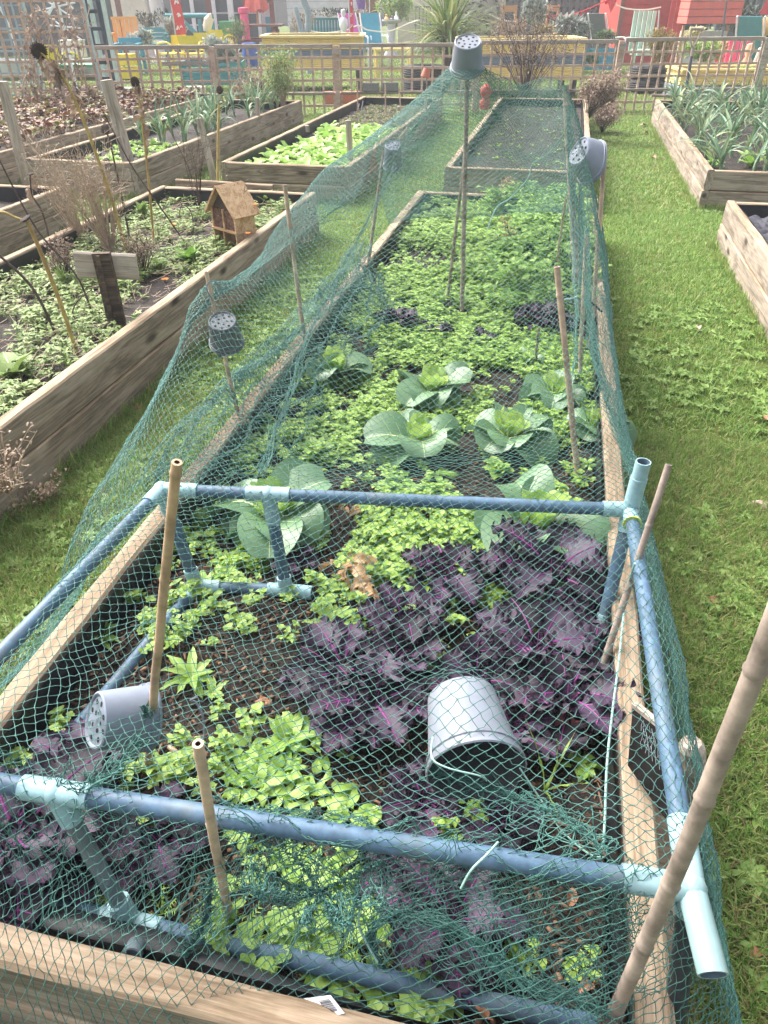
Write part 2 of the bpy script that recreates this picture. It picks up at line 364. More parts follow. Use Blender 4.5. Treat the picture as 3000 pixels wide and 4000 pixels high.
def bed(name, label, x0, x1, y0, y1, top=.4, soil=.3, sides='NSEW', group='timber raised beds on the allotment lawn', mat=None, topmat=None, liner=True, split=None, soilparts=True, lean=.006, corners=False):
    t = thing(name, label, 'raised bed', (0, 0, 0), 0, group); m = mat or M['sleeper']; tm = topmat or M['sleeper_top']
    hs = (top-GZ)/2
    for lv in range(2):
        z = GZ+hs*lv-(.02 if lv == 0 else 0); h = hs+(.018 if lv == 0 else 0)-.001; o = -lean if lv == 0 else 0
        x0_, x1_, y0_, y1_ = x0+o, x1-o, y0+o, y1-o
        ins = 0
        if 'W' in sides:
            cuts = [y0_]+([split] if split else [])+[y1_]
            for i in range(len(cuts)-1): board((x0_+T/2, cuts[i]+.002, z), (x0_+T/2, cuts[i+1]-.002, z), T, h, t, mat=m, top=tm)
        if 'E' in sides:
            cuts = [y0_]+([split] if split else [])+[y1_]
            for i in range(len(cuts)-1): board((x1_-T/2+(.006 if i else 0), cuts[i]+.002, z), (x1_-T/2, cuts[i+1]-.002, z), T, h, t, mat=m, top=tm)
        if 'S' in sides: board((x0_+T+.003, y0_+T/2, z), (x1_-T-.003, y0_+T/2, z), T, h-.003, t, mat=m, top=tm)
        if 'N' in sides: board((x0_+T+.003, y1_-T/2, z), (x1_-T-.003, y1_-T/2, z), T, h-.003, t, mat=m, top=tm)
    ix0, ix1, iy0, iy1 = x0+T+.004, x1-T-.004, y0+T+.004, y1-T-.004
    if liner:                                     # crumpled black sheet against the inner faces
        mb = MB(); pts = [(ix0, iy0), (ix1, iy0), (ix1, iy1), (ix0, iy1), (ix0, iy0)]
        for e in range(4):
            a, b = Vector(pts[e]), Vector(pts[e+1]); n = max(4, int((b-a).length/.06)); nn = Vector(((b-a).y, -(b-a).x)).normalized()*-1; vs = []
            for i in range(n+1):
                p = a.lerp(b, i/n)
                for j in range(4):
                    z = top-.012-j*(top-soil+.01)/3; k = .004+.010*abs(mnoise.noise(Vector((p.x*7+e, p.y*7, z*9))))*(1 if 0 < i < n else .2)
                    vs.append((p.x+nn.x*k, p.y+nn.y*k, z+(.006*mnoise.noise(Vector((p.x*5, p.y*5, 3))) if j == 0 else 0)))
            mb.add(vs, [(i*4+j, (i+1)*4+j, (i+1)*4+j+1, i*4+j+1) for i in range(n) for j in range(3)])
        mb.build('liner', M['liner'], t, smooth=True)
    nx = max(8, int((ix1-ix0)/.03)); ny = max(8, int((iy1-iy0)/.035)); mb = MB(); vs = []
    for j in range(ny+1):
        for i in range(nx+1):
            x = ix0+.012+(ix1-ix0-.024)*i/nx; y = iy0+.012+(iy1-iy0-.024)*j/ny
            vs.append((x, y, soil+.018*mnoise.noise(Vector((x*4, y*4, 1)))+.010*mnoise.noise(Vector((x*14, y*14, 2)))))
    mb.add(vs, [(j*(nx+1)+i, j*(nx+1)+i+1, (j+1)*(nx+1)+i+1, (j+1)*(nx+1)+i) for j in range(ny) for i in range(nx)])
    mb.build('soil', M['soil'], t, smooth=True)
    return t
def sz(x, y, soil=.3): return soil+.018*mnoise.noise(Vector((x*4, y*4, 1)))
BX0, BX1, BY0, BY1 = -.94, .29, .32, 5.33
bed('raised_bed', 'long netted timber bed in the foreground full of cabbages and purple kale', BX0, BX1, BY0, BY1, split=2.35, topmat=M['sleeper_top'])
b2 = bed('raised_bed', 'mostly bare timber bed directly behind the netted one, dead plant hanging over its edge', -.885, .27, 6.22, 11.2, mat=M['sleeper'])
bed('raised_bed', 'weedy timber bed at left holding the insect house and the wooden T sign', -2.80, -1.625, .9, 5.13)
bed('raised_bed', 'timber bed cut off by the left edge, nearest its corner dark soil only', -4.7, -3.46, 1.5, 4.96)
bed('raised_bed', 'timber bed packed with bright green salad seedlings in the front half', -2.74, -1.63, 6.07, 11.0, mat=M['sleeper2'])
bed('raised_bed', 'timber bed of leeks and pale green salad behind the tall grey post', -4.45, -3.42, 5.9, 10.4)
bed('raised_bed', 'timber bed of red and orange autumn strawberry leaves at far left', -7.2, -4.85, 5.6, 11.0)
bed('raised_bed', 'timber bed crowded with big floppy leeks by the right fence', 1.14, 2.6, 6.47, 11.3, mat=M['sleeper'])
bed('raised_bed', 'timber bed at the right edge with bare soil and crumpled dark fleece', 1.12, 2.6, 1.4, 5.42)
BEDS = [(BX0, BX1, BY0, BY1), (-.885, .27, 6.22, 11.2), (-2.80, -1.625, .9, 5.13), (-4.7, -3.46, 1.5, 4.96), (-2.74, -1.63, 6.07, 11.0), (-4.45, -3.42, 5.9, 10.4), (-7.2, -4.85, 5.6, 11.0), (1.14, 2.6, 6.47, 11.3), (1.12, 2.6, 1.4, 5.42)]
def in_bed(x, y, m=.0): return any(a-m < x < b+m and c-m < y < d+m for a, b, c, d in BEDS)
# ---------------------------------------------------------------- grass
def pview(p):
    v = Vector(p)-CP; d = v.dot(fw)
    if d < .05: return (-9999, -9999)
    return (1500+F*v.dot(rt)/d, 2000-F*v.dot(up)/d)
def blade_t(n, L, W, sp, lay=.9):
    mb = MB()
    for _ in range(n):
        az = random.uniform(0, 6.28); l = L*random.uniform(.5, 1.25); r = random.uniform(0, sp)
        a2 = random.uniform(0, 6.28); o = Vector((r*math.cos(a2), r*math.sin(a2), -.004)); d = Vector((math.cos(az), math.sin(az), 0)); s = Vector((-d.y, d.x, 0))*W/2
        k = random.uniform(.2, lay); m = o+d*l*k*.4+Vector((0, 0, l*.5)); e = o+d*l*k+Vector((0, 0, l*(.95-.5*k)))
        mb.add([o-s, o+s, m+s*.7, m-s*.7, e+s*.1, e-s*.1], [(0, 1, 2, 3), (3, 2, 4, 5)], 0 if random.random() < .8 else 1)
    return mb
M['grass'] = leafmat('grass_blades', [(.06, .14, .03), (.125, .26, .045), (.22, .37, .075), (.36, .42, .15)], .5, .35)
M['straw'] = leafmat('dry_grass', [(.24, .22, .08), (.36, .33, .14), (.20, .15, .07)], .6, .3)
def grass_zone(name, n, y0, y1, x0, x1, tpls, sc=(.7, 1.3), bare=True, label=None):
    pts = []; tries = 0
    while len(pts) < n and tries < n*25:
        tries += 1; x = random.uniform(x0, x1); y = random.uniform(y0, y1)
        if in_bed(x, y, .0): continue
        q = pview((x, y, GZ))
        if not (-150 < q[0] < 3150 and -100 < q[1] < 4200): continue
        if bare and mnoise.noise(Vector((x*2.2, y*2.2, 5))) > .42 and random.random() < .75: continue
        pts.append((x, y, GZ))
    o = scatter(name, tpls, pts, [M['grass'], M['straw']], sc=rng.uniform(sc[0], sc[1], len(pts)), tilt=.2)
    return tag(o, label, 'grass', kind='stuff')
tn = [blade_t(14, .040, .0026, .028) for _ in range(6)]; tm_ = [blade_t(10, .036, .0042, .045) for _ in range(5)]; tf = [blade_t(9, .035, .008, .09) for _ in range(4)]
grass_zone('grass', 13000, .1, 2.6, -2.0, 1.6, tn, label='short green lawn grass on both sides of the netted bed')
grass_zone('grass', 12500, 2.5, 6.4, -4.6, 1.3, tm_, label='short lawn grass between the middle raised beds')
grass_zone('grass', 8500, 6.3, 12.0, -3.6, 1.4, tf, label='lawn grass strips between the far raised beds')
grass_zone('grass', 9000, 11.8, 24, -12, 9, [blade_t(8, .045, .016, .2) for _ in range(4)], bare=False, label='lawn grass beyond the trellis fence')
# taller rough grass against the board feet
pts = []
for (x0, x1, y0, y1) in BEDS:
    for _ in range(int(240*((x1-x0)+(y1-y0)))):
        e = random.randrange(4); k = random.random(); o = abs(random.gauss(0, .018))+.004
        p = [(x0-o, y0+(y1-y0)*k), (x1+o, y0+(y1-y0)*k), (x0+(x1-x0)*k, y0-o), (x0+(x1-x0)*k, y1+o)][e]
        q = pview((p[0], p[1], GZ))
        if -100 < q[0] < 3100 and -50 < q[1] < 4100: pts.append((p[0], p[1], GZ))
tag(scatter('edge_grass', [blade_t(7, .075, .004, .03, .7) for _ in range(5)], pts, [M['grass'], M['straw']]), 'longer grass growing along the feet of the timber boards', 'grass', kind='stuff')
# flat broad-leaved weeds in the turf
M['weedleaf'] = leafmat('turf_weed_leaf', [(.12, .22, .04), (.19, .31, .07), (.27, .39, .11)], .5, .25)
def rosette(n, L, W, shape='ovate', el=.16, droop=.25, ns=4, nw=1, ruf=.004):
    mb = MB()
    for i in range(n): mb.leaf((0, 0, .002), i*2.4+random.uniform(-.3, .3), el*random.uniform(.4, 1.4), L*random.uniform(.6, 1.15), W*random.uniform(.7, 1.1), droop, .3, 0, ns, nw, shape, ruf, 7, seed=i)
    return mb
pts = []
for c in range(95):
    cx, cy = random.choice([(random.uniform(.35, 1.5), random.uniform(.4, 4.2)), (random.uniform(-1.6, -.98), random.uniform(.7, 4.5))])
    for _ in range(random.randint(4, 16)):
        x, y = random.gauss(cx, .13), random.gauss(cy, .16)
        if not in_bed(x, y, .02): pts.append((x, y, GZ+.012))
tag(scatter('lawn_weeds', [rosette(7, .036, .013), rosette(6, .048, .014), rosette(8, .028, .014, 'round'), rosette(9, .03, .009)], pts+[(x+random.gauss(0, .05), y+random.gauss(0, .06), z) for x, y, z in pts if not in_bed(x, y, .12)], M['weedleaf'], sc=None), 'pale broad leaved weeds spreading flat through the lawn', 'weeds', kind='stuff')
M['deadleaf'] = plain('brown_fallen_leaf', (.36, .17, .09), .6, .35, 60)
M['palefl'] = plain('pale_fallen_leaf', (.50, .36, .28), .6, .3, 50)
def fallen_leaf(px, py, z, L, label, mat='deadleaf', rz=None):
    mb = MB(); mb.leaf((0, 0, 0), 0, .5, L, L*.6, 1.1, .5, 0, 5, 2, 'ovate', .004, 3); mb.tube([(0, 0, 0), (-L*.3, 0, .01)], .0012, 4)
    o = mb.build('fallen_leaf', M[mat]); p = P(px, py, z); o.location = p+Vector((0, 0, .012)); o.rotation_euler = (.2, 0, random.uniform(0, 6.28) if rz is None else rz)
    tag(o, label, 'fallen leaf', 'fallen leaves on the lawn')
for a in [(2725, 1285, .05, 'pinkish upright fallen leaf on the lawn right of the netted bed', 'palefl'), (2758, 2350, .035, 'flat rusty red fallen leaf right of the blue pipe corner', 'deadleaf'), (2975, 1640, .05, 'brown leaf at the right picture edge beside the big shell', 'deadleaf'),
          (2520, 495, .09, 'tan fallen leaf in the far grass near the dead hanging plant', 'palefl'), (2528, 525, .08, 'small dark fallen leaf behind the pale pot', 'deadleaf'), (2545, 620, .09, 'curled brown fallen leaf mid way up the right grass path', 'deadleaf'), (2970, 3730, .03, 'small orange leaf at the lower right in the grass', 'deadleaf'),
          (540, 1610, .045, 'orange brown fallen leaf beside the left big sleeper', 'deadleaf'), (1770, 1280, .03, 'small brown leaf', None)][:8]:
    fallen_leaf(a[0], a[1], GZ, a[2], a[3], a[4])
mb = MB()
for i in range(9):
    a = -.8+i*.2; mb.tube([(0, 0, .01), (.03*math.cos(a), .03*math.sin(a), .022), (.058*math.cos(a), .058*math.sin(a), .006)], [.004, .0075, .006], 6)
mb.blob((.03, 0, .008), (.028, .036, .012), amp=.05)
o = mb.build('scallop_shell', plain('shell_pink', (.60, .44, .38), .5, .15, 60), smooth=True); o.location = P(3000, 2000, GZ)+Vector((-.01, 0, 0)); o.rotation_euler = (.3, .2, 2.0)
tag(o, 'pale pink ribbed shell lying on the lawn at the right edge', 'shell')

hz = MB(); hz.box((0, 20, 3.5), (84, 64, 9.2)); hm = bpy.data.materials.new('pale_air'); hm.use_nodes = True; hn = hm.node_tree; hn.nodes.remove(hn.nodes['Principled BSDF'])
pv_ = nd(hn, 'ShaderNodeVolumePrincipled'); pv_.inputs['Color'].default_value = (.93, .97, 1, 1); pv_.inputs['Density'].default_value = HAZE; hn.links.new(pv_.outputs[0], hn.nodes['Material Output'].inputs['Volume'])
tag(hz.build('haze', hm), kind='stuff')
# ---------------------------------------------------------------- pipe frame
M['shaded_pipe'] = plain('pipe_painted_shade', (.03, .04, .05), .5, .2, 9); M['bamboo_in'] = plain('bamboo_hollow', (.10, .055, .035), .9)  # near-black pipe colour has the front right leg's shade painted in
FZ = .58; PR = .0146
RL = P(632, 1912, FZ); RR = P(2462, 1992, FZ); FR = P(2700, 3470, FZ); Lp = P(0, 2560, FZ); Fp = P(0, 3060, FZ)
dL = (Lp-RL); dF = (Fp-FR)
tt = ((FR-RL).cross(dF).z)/(dL.cross(dF).z); FL = RL+dL*tt
fr = thing('crop_cage', 'blue grey plastic pipe cage with pale blue joints at the near end of the bed', 'crop cage', (0, 0, 0))
def pipe(a, b, r=PR, mat='pipe', hollow=0): MB().tube([a, b], r, 14, hollow=hollow).build('pipe', [M[mat], M['bore']], fr, smooth=True)
def fitting(arms, r=PR*1.22):
    mb = MB()
    for a, b, hol in arms: mb.tube([a, b], r, 14, hollow=.84 if hol else 0)
    c = Vector(arms[0][0]); mb.blob(c, r*1.12, amp=0)
    mb.build('pipe_joint', [M['fitting'], M['bore']], fr, smooth=True)
def along(a, b, d): return a+(b-a).normalized()*d
LB = .315
bRL = P(768, 2290, LB); bRR = P(2345, 2480, LB)
pipe(RL, RR); pipe(RL, FL); pipe(RR, FR); pipe(FR, FL)
pipe(RL, bRL); pipe(RR, bRR)
fitting([(RL, along(RL, RR, .085), 0), (RL, along(RL, FL, .06), 0), (RL, along(RL, bRL, .06), 0)])
stub = PD(2490, 1890, (RR-CP).dot(fh)+.0)
fitting([(RR, along(RR, RL, .06), 0), (RR, along(RR, FR, .05), 0), (RR, along(RR, bRR, .05), 0), (RR, RR+(stub-RR).normalized()*.085, 0)])
MB().tube([RR+(stub-RR).normalized()*.08, RR+(stub-RR).normalized()*.125], PR*1.1, 14, hollow=.86).build('pipe_stub', [M['fitting'], M['bore']], fr, smooth=True)
rg = M['ring'] = plain('lime_rubber_ring', (.50, .62, .08), .5, .05)
d_ = (FR-RR).normalized(); MB().tube([RR+d_*.05, RR+d_*.054], PR*1.36, 18).build('rubber_ring', [rg], fr, smooth=True)
end = P(2758, 3700, .57); foot = P(2590, 4330, .16)
fitting([(FR, along(FR, FL, .085), 0), (FR, along(FR, RR, .095), 0), (FR, along(FR, end, .095), 1), (FR, along(FR, foot, .04), 0)])
pipe(along(FR, foot, .03), foot, mat='shaded_pipe')
# middle tee and leg of the rear bar
t1 = RL.lerp(RR, .30); t1 = P(1050, 1925, FZ); t1 = RL+(RR-RL)*((t1-RL).length/(RR-RL).length); t2 = P(1118, 2306, LB)
fitting([(t1, along(t1, RL, .05), 0), (t1, along(t1, RR, .05), 0), (t1, along(t1, t2, .075), 0)]); pipe(along(t1, t2, .05), t2)
e2 = P(1215, 2316, LB); pipe(bRL, t2)
fitting([(t2, along(t2, bRL, .045), 0), (t2, along(t2, e2, .065), 1), (t2, along(t2, t1, .04), 0)])
fitting([(bRL, along(bRL, t2, .06), 0), (bRL, along(bRL, RL, .05), 0), (bRL, along(bRL, P(500, 2620, LB), .05), 0)])
e3 = P(2268, 2470, LB+.01); f3 = P(2440, 3600, LB)
fitting([(bRR, along(bRR, e3, .06), 1), (bRR, along(bRR, RR, .05), 0), (bRR, along(bRR, f3, .05), 0)])
bFL = P(-330, 3420, LB); bFR = P(2330, 4010, LB+.01); pipe(bRL, P(-60, 3270, LB-.02))
pipe(bFL, bFR)
t3 = P(225, 3088, FZ); kf = (t3-FR).dot((FL-FR).normalized()); t3 = FR+(FL-FR).normalized()*kf; t4 = P(520, 3592, LB)
kf = (t4-bFR).dot((bFL-bFR).normalized()); t4 = bFR+(bFL-bFR).normalized()*kf
fitting([(t3, along(t3, FL, .052), 0), (t3, along(t3, FR, .052), 0), (t3, along(t3, t4, .055), 0)])
M['greypipe'] = plain('dull_grey_pipe', (.13, .17, .19), .5, .2, 9, dirt=(.20, .19, .14))
pipe(along(t3, t4, .04), t4, r=PR*.85, mat='greypipe')
fitting([(t4, along(t4, bFL, .05), 0), (t4, along(t4, bFR, .05), 0), (t4, along(t4, t3, .05), 0)])
s1 = P(2588, 3880, .2); fitting([(s1, s1+Vector((.0, -.09, -.05)), 0)])
# loose black plastic duct lying along the front board and the white card
mb = MB(); mb.tube([P(-250, 3560, .33), P(250, 3640, .335), P(620, 3725, .33), P(1050, 3880, .33), P(1500, 4020, .33)], [.032, .033, .030, .026, .02], 12)
tag(mb.build('rolled_liner', M['liner'], smooth=True), 'roll of dark grey plastic sheet lying inside the front board', 'plastic sheet')
tag(MB().tube([P(515, 3735, .385), P(535, 3690, .375)], .014, 14, hollow=.8).build('pipe_offcut', [M['greypipe'], M['bore']], smooth=True), 'short open ended grey pipe offcut on the front board edge', 'pipe')
cd = thing('plant_label', 'white plastic label card with a barcode lying against the front board', 'label', (0, 0, 0))
c0, c1, c2, c3 = P(1160, 3905, .385), P(1290, 3887, .405), P(1345, 3958, .40), P(1215, 3995, .38)
n_ = (c1-c0).cross(c3-c0).normalized(); n_ = n_ if n_.z > 0 else -n_
mb = MB(); mb.add([c0, c1, c2, c3, c0-n_*.0015, c1-n_*.0015, c2-n_*.0015, c3-n_*.0015], [(0, 1, 2, 3), (7, 6, 5, 4), (0, 4, 5, 1), (1, 5, 6, 2), (2, 6, 7, 3), (3, 7, 4, 0)])
mb.build('card', plain('white_card', (.80, .80, .80), .4, .03, bmp=0), cd)
mb = MB(); k = .0; rs = random.Random(3)
while k < .62:
    w = rs.choice([.012, .02, .035]); a = .18+k
    def bp(s_, t_): return (c1.lerp(c2, s_)).lerp(c0.lerp(c3, s_), t_)+n_*.0008
    mb.add([bp(a, .10), bp(a+w, .10), bp(a+w, .42), bp(a, .42)], [(0, 1, 2, 3)]); k += w+rs.choice([.015, .03])
mb.build('barcode', plain('barcode_ink', (.03, .03, .035), .6, bmp=0), cd)
# ---------------------------------------------------------------- canes
CG = 'bamboo canes and sticks holding up the netting'
def cane(label, a, b, r=.0065, mat='bamboo', name='bamboo_cane', group=CG, bend=.004):
    a = Vector(a); b = Vector(b); L = (b-a).length; d = (b-a).normalized(); mb = MB(); pts = []; rs = []
    s = random.uniform(.07, .12); k = 0.0; nn = max(6, int(L/.03)); sx = Vector((1, 0, 0)).cross(d).normalized(); nodes = []
    q = random.uniform(.03, .1)
    while q < L: nodes.append(q); q += random.uniform(.12, .2)
    ts = sorted(set([i*L/nn for i in range(nn+1)]+[c+e for c in nodes for e in (-.006, -.002, .002, .006) if 0 < c+e < L]))
    for t in ts:
        nr = min([abs(t-c) for c in nodes] or [1]); rr = r*(1-.12*t/L)*(1.14 if nr < .003 else 1.0)
        pts.append(a+d*t+sx*(bend*math.sin(math.pi*t/L))+Vector((.0015*mnoise.noise(Vector((t*9, a.x*7, 0))), 0, 0))); rs.append(rr)
    mb.tube(pts, rs, 10, cap=False, hollow=.5)
    o = mb.build(name, [M[mat], M['bamboo_in']], smooth=True); return tag(o, label, 'bamboo cane', group)
cA = cane('orange bamboo cane leaning beside the left lying grey pot', P(575, 3020, .3), PD(690, 1805, .70), .0072, 'bamboo_bright')
cB = cane('pinkish hollow cane rising through the front pipe left of centre', P(900, 3590, .3), PD(775, 2905, .49), .0072, 'bamboo')
cC = cane('thick weathered grey stick closest to the viewer crossing the bottom right corner', P(2378, 4010, .35), PD(3080, 2290, .40)+Vector((0, 0, .0)), .0098, 'bamboo_old', bend=.008)
cD = cane('brown stick leaning outward behind the right rear pipe corner', P(2335, 2660, .32), PD(2612, 1815, 1.16), .0075, 'bamboo_old')
cE = cane('cane under the dented pot at left carrying a rag tie', P(955, 1720, .30), PD(805, 1060, 2.09), .0068, 'bamboo')
cF = cane('pale cane wound with string left of the bed between the two hanging pots', P(1200, 1395, .3), PD(1112, 722, 2.80), .0085, 'bamboo')
cG = cane('grey pole carrying the middle left pot', P(1430, 1100, .3), PD(1500, 590, 3.75), .0085, 'bamboo_old')
cH = cane('tallest dark pole under the highest pot in the centre', P(1805, 1235, .3), PD(1828, 200, 3.24), .0105, 'bamboo_old', bend=.01)
cI = cane('second dark cane crossing the tallest centre pole', P(1745, 1195, .3), PD(1822, 560, 3.28), .0072, 'bamboo_old')
cJ = cane('tall pinkish wooden post at right with net tied to its top', P(2262, 1260, .3), PD(2209, 335, 3.36), .017, 'greypost', 'wooden_post', bend=.002)
cK = cane('pale cane standing outside the net above the right board', P(2305, 1360, .32), PD(2366, 575, 2.98), .0095, 'bamboo')
cL = cane('short jointed cane beside the tall right post', P(2262, 1500, .3), PD(2291, 915, 2.58), .0085, 'bamboo')
cM = cane('red brown hollow cane in front of the right hand cabbages', P(2259, 1880, .3), PD(2176, 1042, 1.90), .0095, 'bamboo')
cN = cane('thin yellowish cane slanting behind the red brown cane', P(2160, 1130, .3), PD(2211, 770, 3.3), .006, 'bamboo')
cO = cane('dark thin stake below the pale tilted pot', P(2262, 1150, .3), PD(2270, 640, 3.25), .009, 'bamboo_old')
cane('small stub of cane among the weeds near the right kale', P(2092, 1412, .3), PD(2105, 1282, 2.42), .0055, 'bamboo_old')
# ---------------------------------------------------------------- pots
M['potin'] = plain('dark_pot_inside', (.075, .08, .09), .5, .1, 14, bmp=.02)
PG = 'grey plastic plant pots capping the canes'
def pot(label, rim, base, r_rim, ratio=.72, mat='pot', dent=0.0, seed=0, name='plant_pot', group=PG, holes=True):
    rim = Vector(rim); base = Vector(base); ax = (base-rim); h = ax.length; ax.normalize()
    q = Vector((0, 0, 1)).rotation_difference(ax).to_matrix().to_4x4(); Mx = Matrix.Translation(rim) @ q; rb = r_rim*ratio
    t = thing(name, label, 'plant pot', (0, 0, 0), 0, group)
    def sq(v):
        if not dent: return v
        a = math.atan2(v.y, v.x); k = 1-dent*(.5+.5*math.cos(2*a+seed))*(1-.35*v.z/h); zz = v.z+dent*.25*h*math.sin(a*2+seed)*(.5)
        return Vector((v.x*k, v.y*(1+dent*.5*math.sin(a+seed)**2), zz))
    pr = [(r_rim*.97, .0), (r_rim*1.0, .002), (r_rim*1.0, h*.055), (r_rim*.955, h*.065), (r_rim*.95, h*.13), (r_rim*.975, h*.14), (r_rim*.965, h*.17), (r_rim*.92, h*.18)]
    pr += [(r_rim*.92+(rb-r_rim*.92)*k/5, h*.18+(h*.80)*k/5) for k in range(1, 6)]+[(rb*.93, h)]
    mb = MB(); mb.lathe(pr, 36); n0 = len(mb.v)
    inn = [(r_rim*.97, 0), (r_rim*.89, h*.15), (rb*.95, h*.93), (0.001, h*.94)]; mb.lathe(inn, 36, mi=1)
    if holes:                                        # scalloped foot ring then recessed floor
        mb.lathe([(rb*.93, h), (rb*.86, h*.985), (rb*.84, h*.965), (.001, h*.965)], 36)
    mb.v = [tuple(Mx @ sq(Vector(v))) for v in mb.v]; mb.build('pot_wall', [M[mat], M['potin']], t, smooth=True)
    if holes:
        mh = MB()
        for ring, cnt, hr in ((rb*.66, 8, .09), (rb*.34, 5, .075)):
            for k in range(cnt):
                a = 6.283*k/cnt+.3+seed; c = Vector((ring*math.cos(a), ring*math.sin(a), h*.97))
                vs = [c+Vector((rb*hr*1.15*math.cos(b), rb*hr*1.15*math.sin(b), 0)) for b in [i*.785 for i in range(8)]]; mh.add([Mx @ sq(v) for v in vs], [tuple(range(8))])
        mh.build('drain_holes', [M['hole']], t)
    return t
pC = PD(1826, 150, 3.24); pot('topmost grey pot upside down on the tallest centre pole', PD(1823, 272, 3.24), PD(1828, 160, 3.19), .066, .76, 'pot')
pE = PD(872, 1260, 2.06); pot('slate grey upside down pot on the left cane over the grass path', PD(887, 1342, 2.08), PD(868, 1252, 2.045), .054, .76, 'potdark')
pG = PD(1530, 600, 3.72); pot('small pale pot half hidden in netting on the middle left pole', PD(1533, 650, 3.73), PD(1535, 566, 3.69), .052, .76, 'pot', dent=.12)
pot('squashed pale pot tilted sideways on the right post behind the net', PD(2318, 640, 2.93), PD(2262, 588, 2.90), .082, .62, 'pot', dent=.30, seed=1.0)
pot('lying dented pale pot at lower left beside the orange cane', PD(585, 2800, .80), PD(372, 2815, .755), .056, .80, 'pot', dent=.13, seed=.6)
a_ = P(1862, 3015, .475); b_ = a_+(up*.60+fw*.80-rt*.08).normalized()*.15
pot('large open bluish grey pot facing the viewer over the purple kale', a_, b_, .083, .74, 'potblue' if 'potblue' in M else 'pot')
OPENPOT = (a_, b_)
cane('short cane stub holding up the large open pot', P(1875, 2960, .3)+Vector((0, .08, 0)), a_+(b_-a_)*.5, .007, 'bamboo')
# ---------------------------------------------------------------- netting
def crom(G, u, v):
    """bicubic Catmull-Rom on control grid G (R,C,3); u in 0..R-1, v in 0..C-1 (arrays)"""
    R, C, _ = G.shape
    def w(t): return [(-t+2*t*t-t**3)/2, (2-5*t*t+3*t**3)/2, (t+4*t*t-3*t**3)/2, (-t*t+t**3)/2]
    iu = np.clip(np.floor(u).astype(int), 0, R-2); iv = np.clip(np.floor(v).astype(int), 0, C-2); wu = w(u-iu); wv = w(v-iv)
    out = np.zeros(u.shape+(3,))
    def g(i, j):
        ii = np.clip(i, 0, R-1); jj = np.clip(j, 0, C-1); return G[ii, jj]
    for a in range(4):
        for b in range(4): out += (wu[a]*wv[b])[..., None]*g(iu+a-1, iv+b-1)
    return out
_ph = rng.uniform(0, 6.28, (24, 3)); _fr = rng.normal(0, 1, (24, 3))
def nz(pts, f, k0=0, n=8):
    o = np.zeros(pts.shape[:-1])
    for k in range(n): o += np.sin((pts*_fr[(k+k0) % 24]*f).sum(-1)+_ph[(k+k0) % 24, 0])
    return o/n**.5
NETV = []; NETF = []; NETO = [0]
def strands(A, B, r, sag=.0012):
    """thin 3-sided threads from A to B with one slightly slack midpoint"""
    E_ = len(A); d = B-A; L = np.linalg.norm(d, axis=1, keepdims=True)+1e-9; t = d/L
    mid = (A+B)/2+rng.normal(0, sag, A.shape); mid[:, 2] -= sag
    up_ = np.tile([0., 0., 1.], (E_, 1)); up_[np.abs(t[:, 2]) > .9] = [1, 0, 0]
    x = np.cross(t, up_); x /= np.linalg.norm(x, axis=1, keepdims=True); y = np.cross(x, t)
    V = np.zeros((E_, 9, 3))
    for i, c in enumerate((A, mid, B)):
        rr = r*(1.35 if i != 1 else .9)
        for k in range(3):
            a = 2.0944*k; V[:, i*3+k] = c+(x*math.cos(a)+y*math.sin(a))*rr
    q = []
    for i in range(2):
        for k in range(3): q.append((i*3+k, i*3+(k+1) % 3, (i+1)*3+(k+1) % 3, (i+1)*3+k))
    q = np.array(q); FF = q[None]+(np.arange(E_)*9)[:, None, None]+NETO[0]
    NETV.append(V.reshape(-1, 3)); NETF.append(FF.reshape(-1, 4)); NETO[0] += E_*9
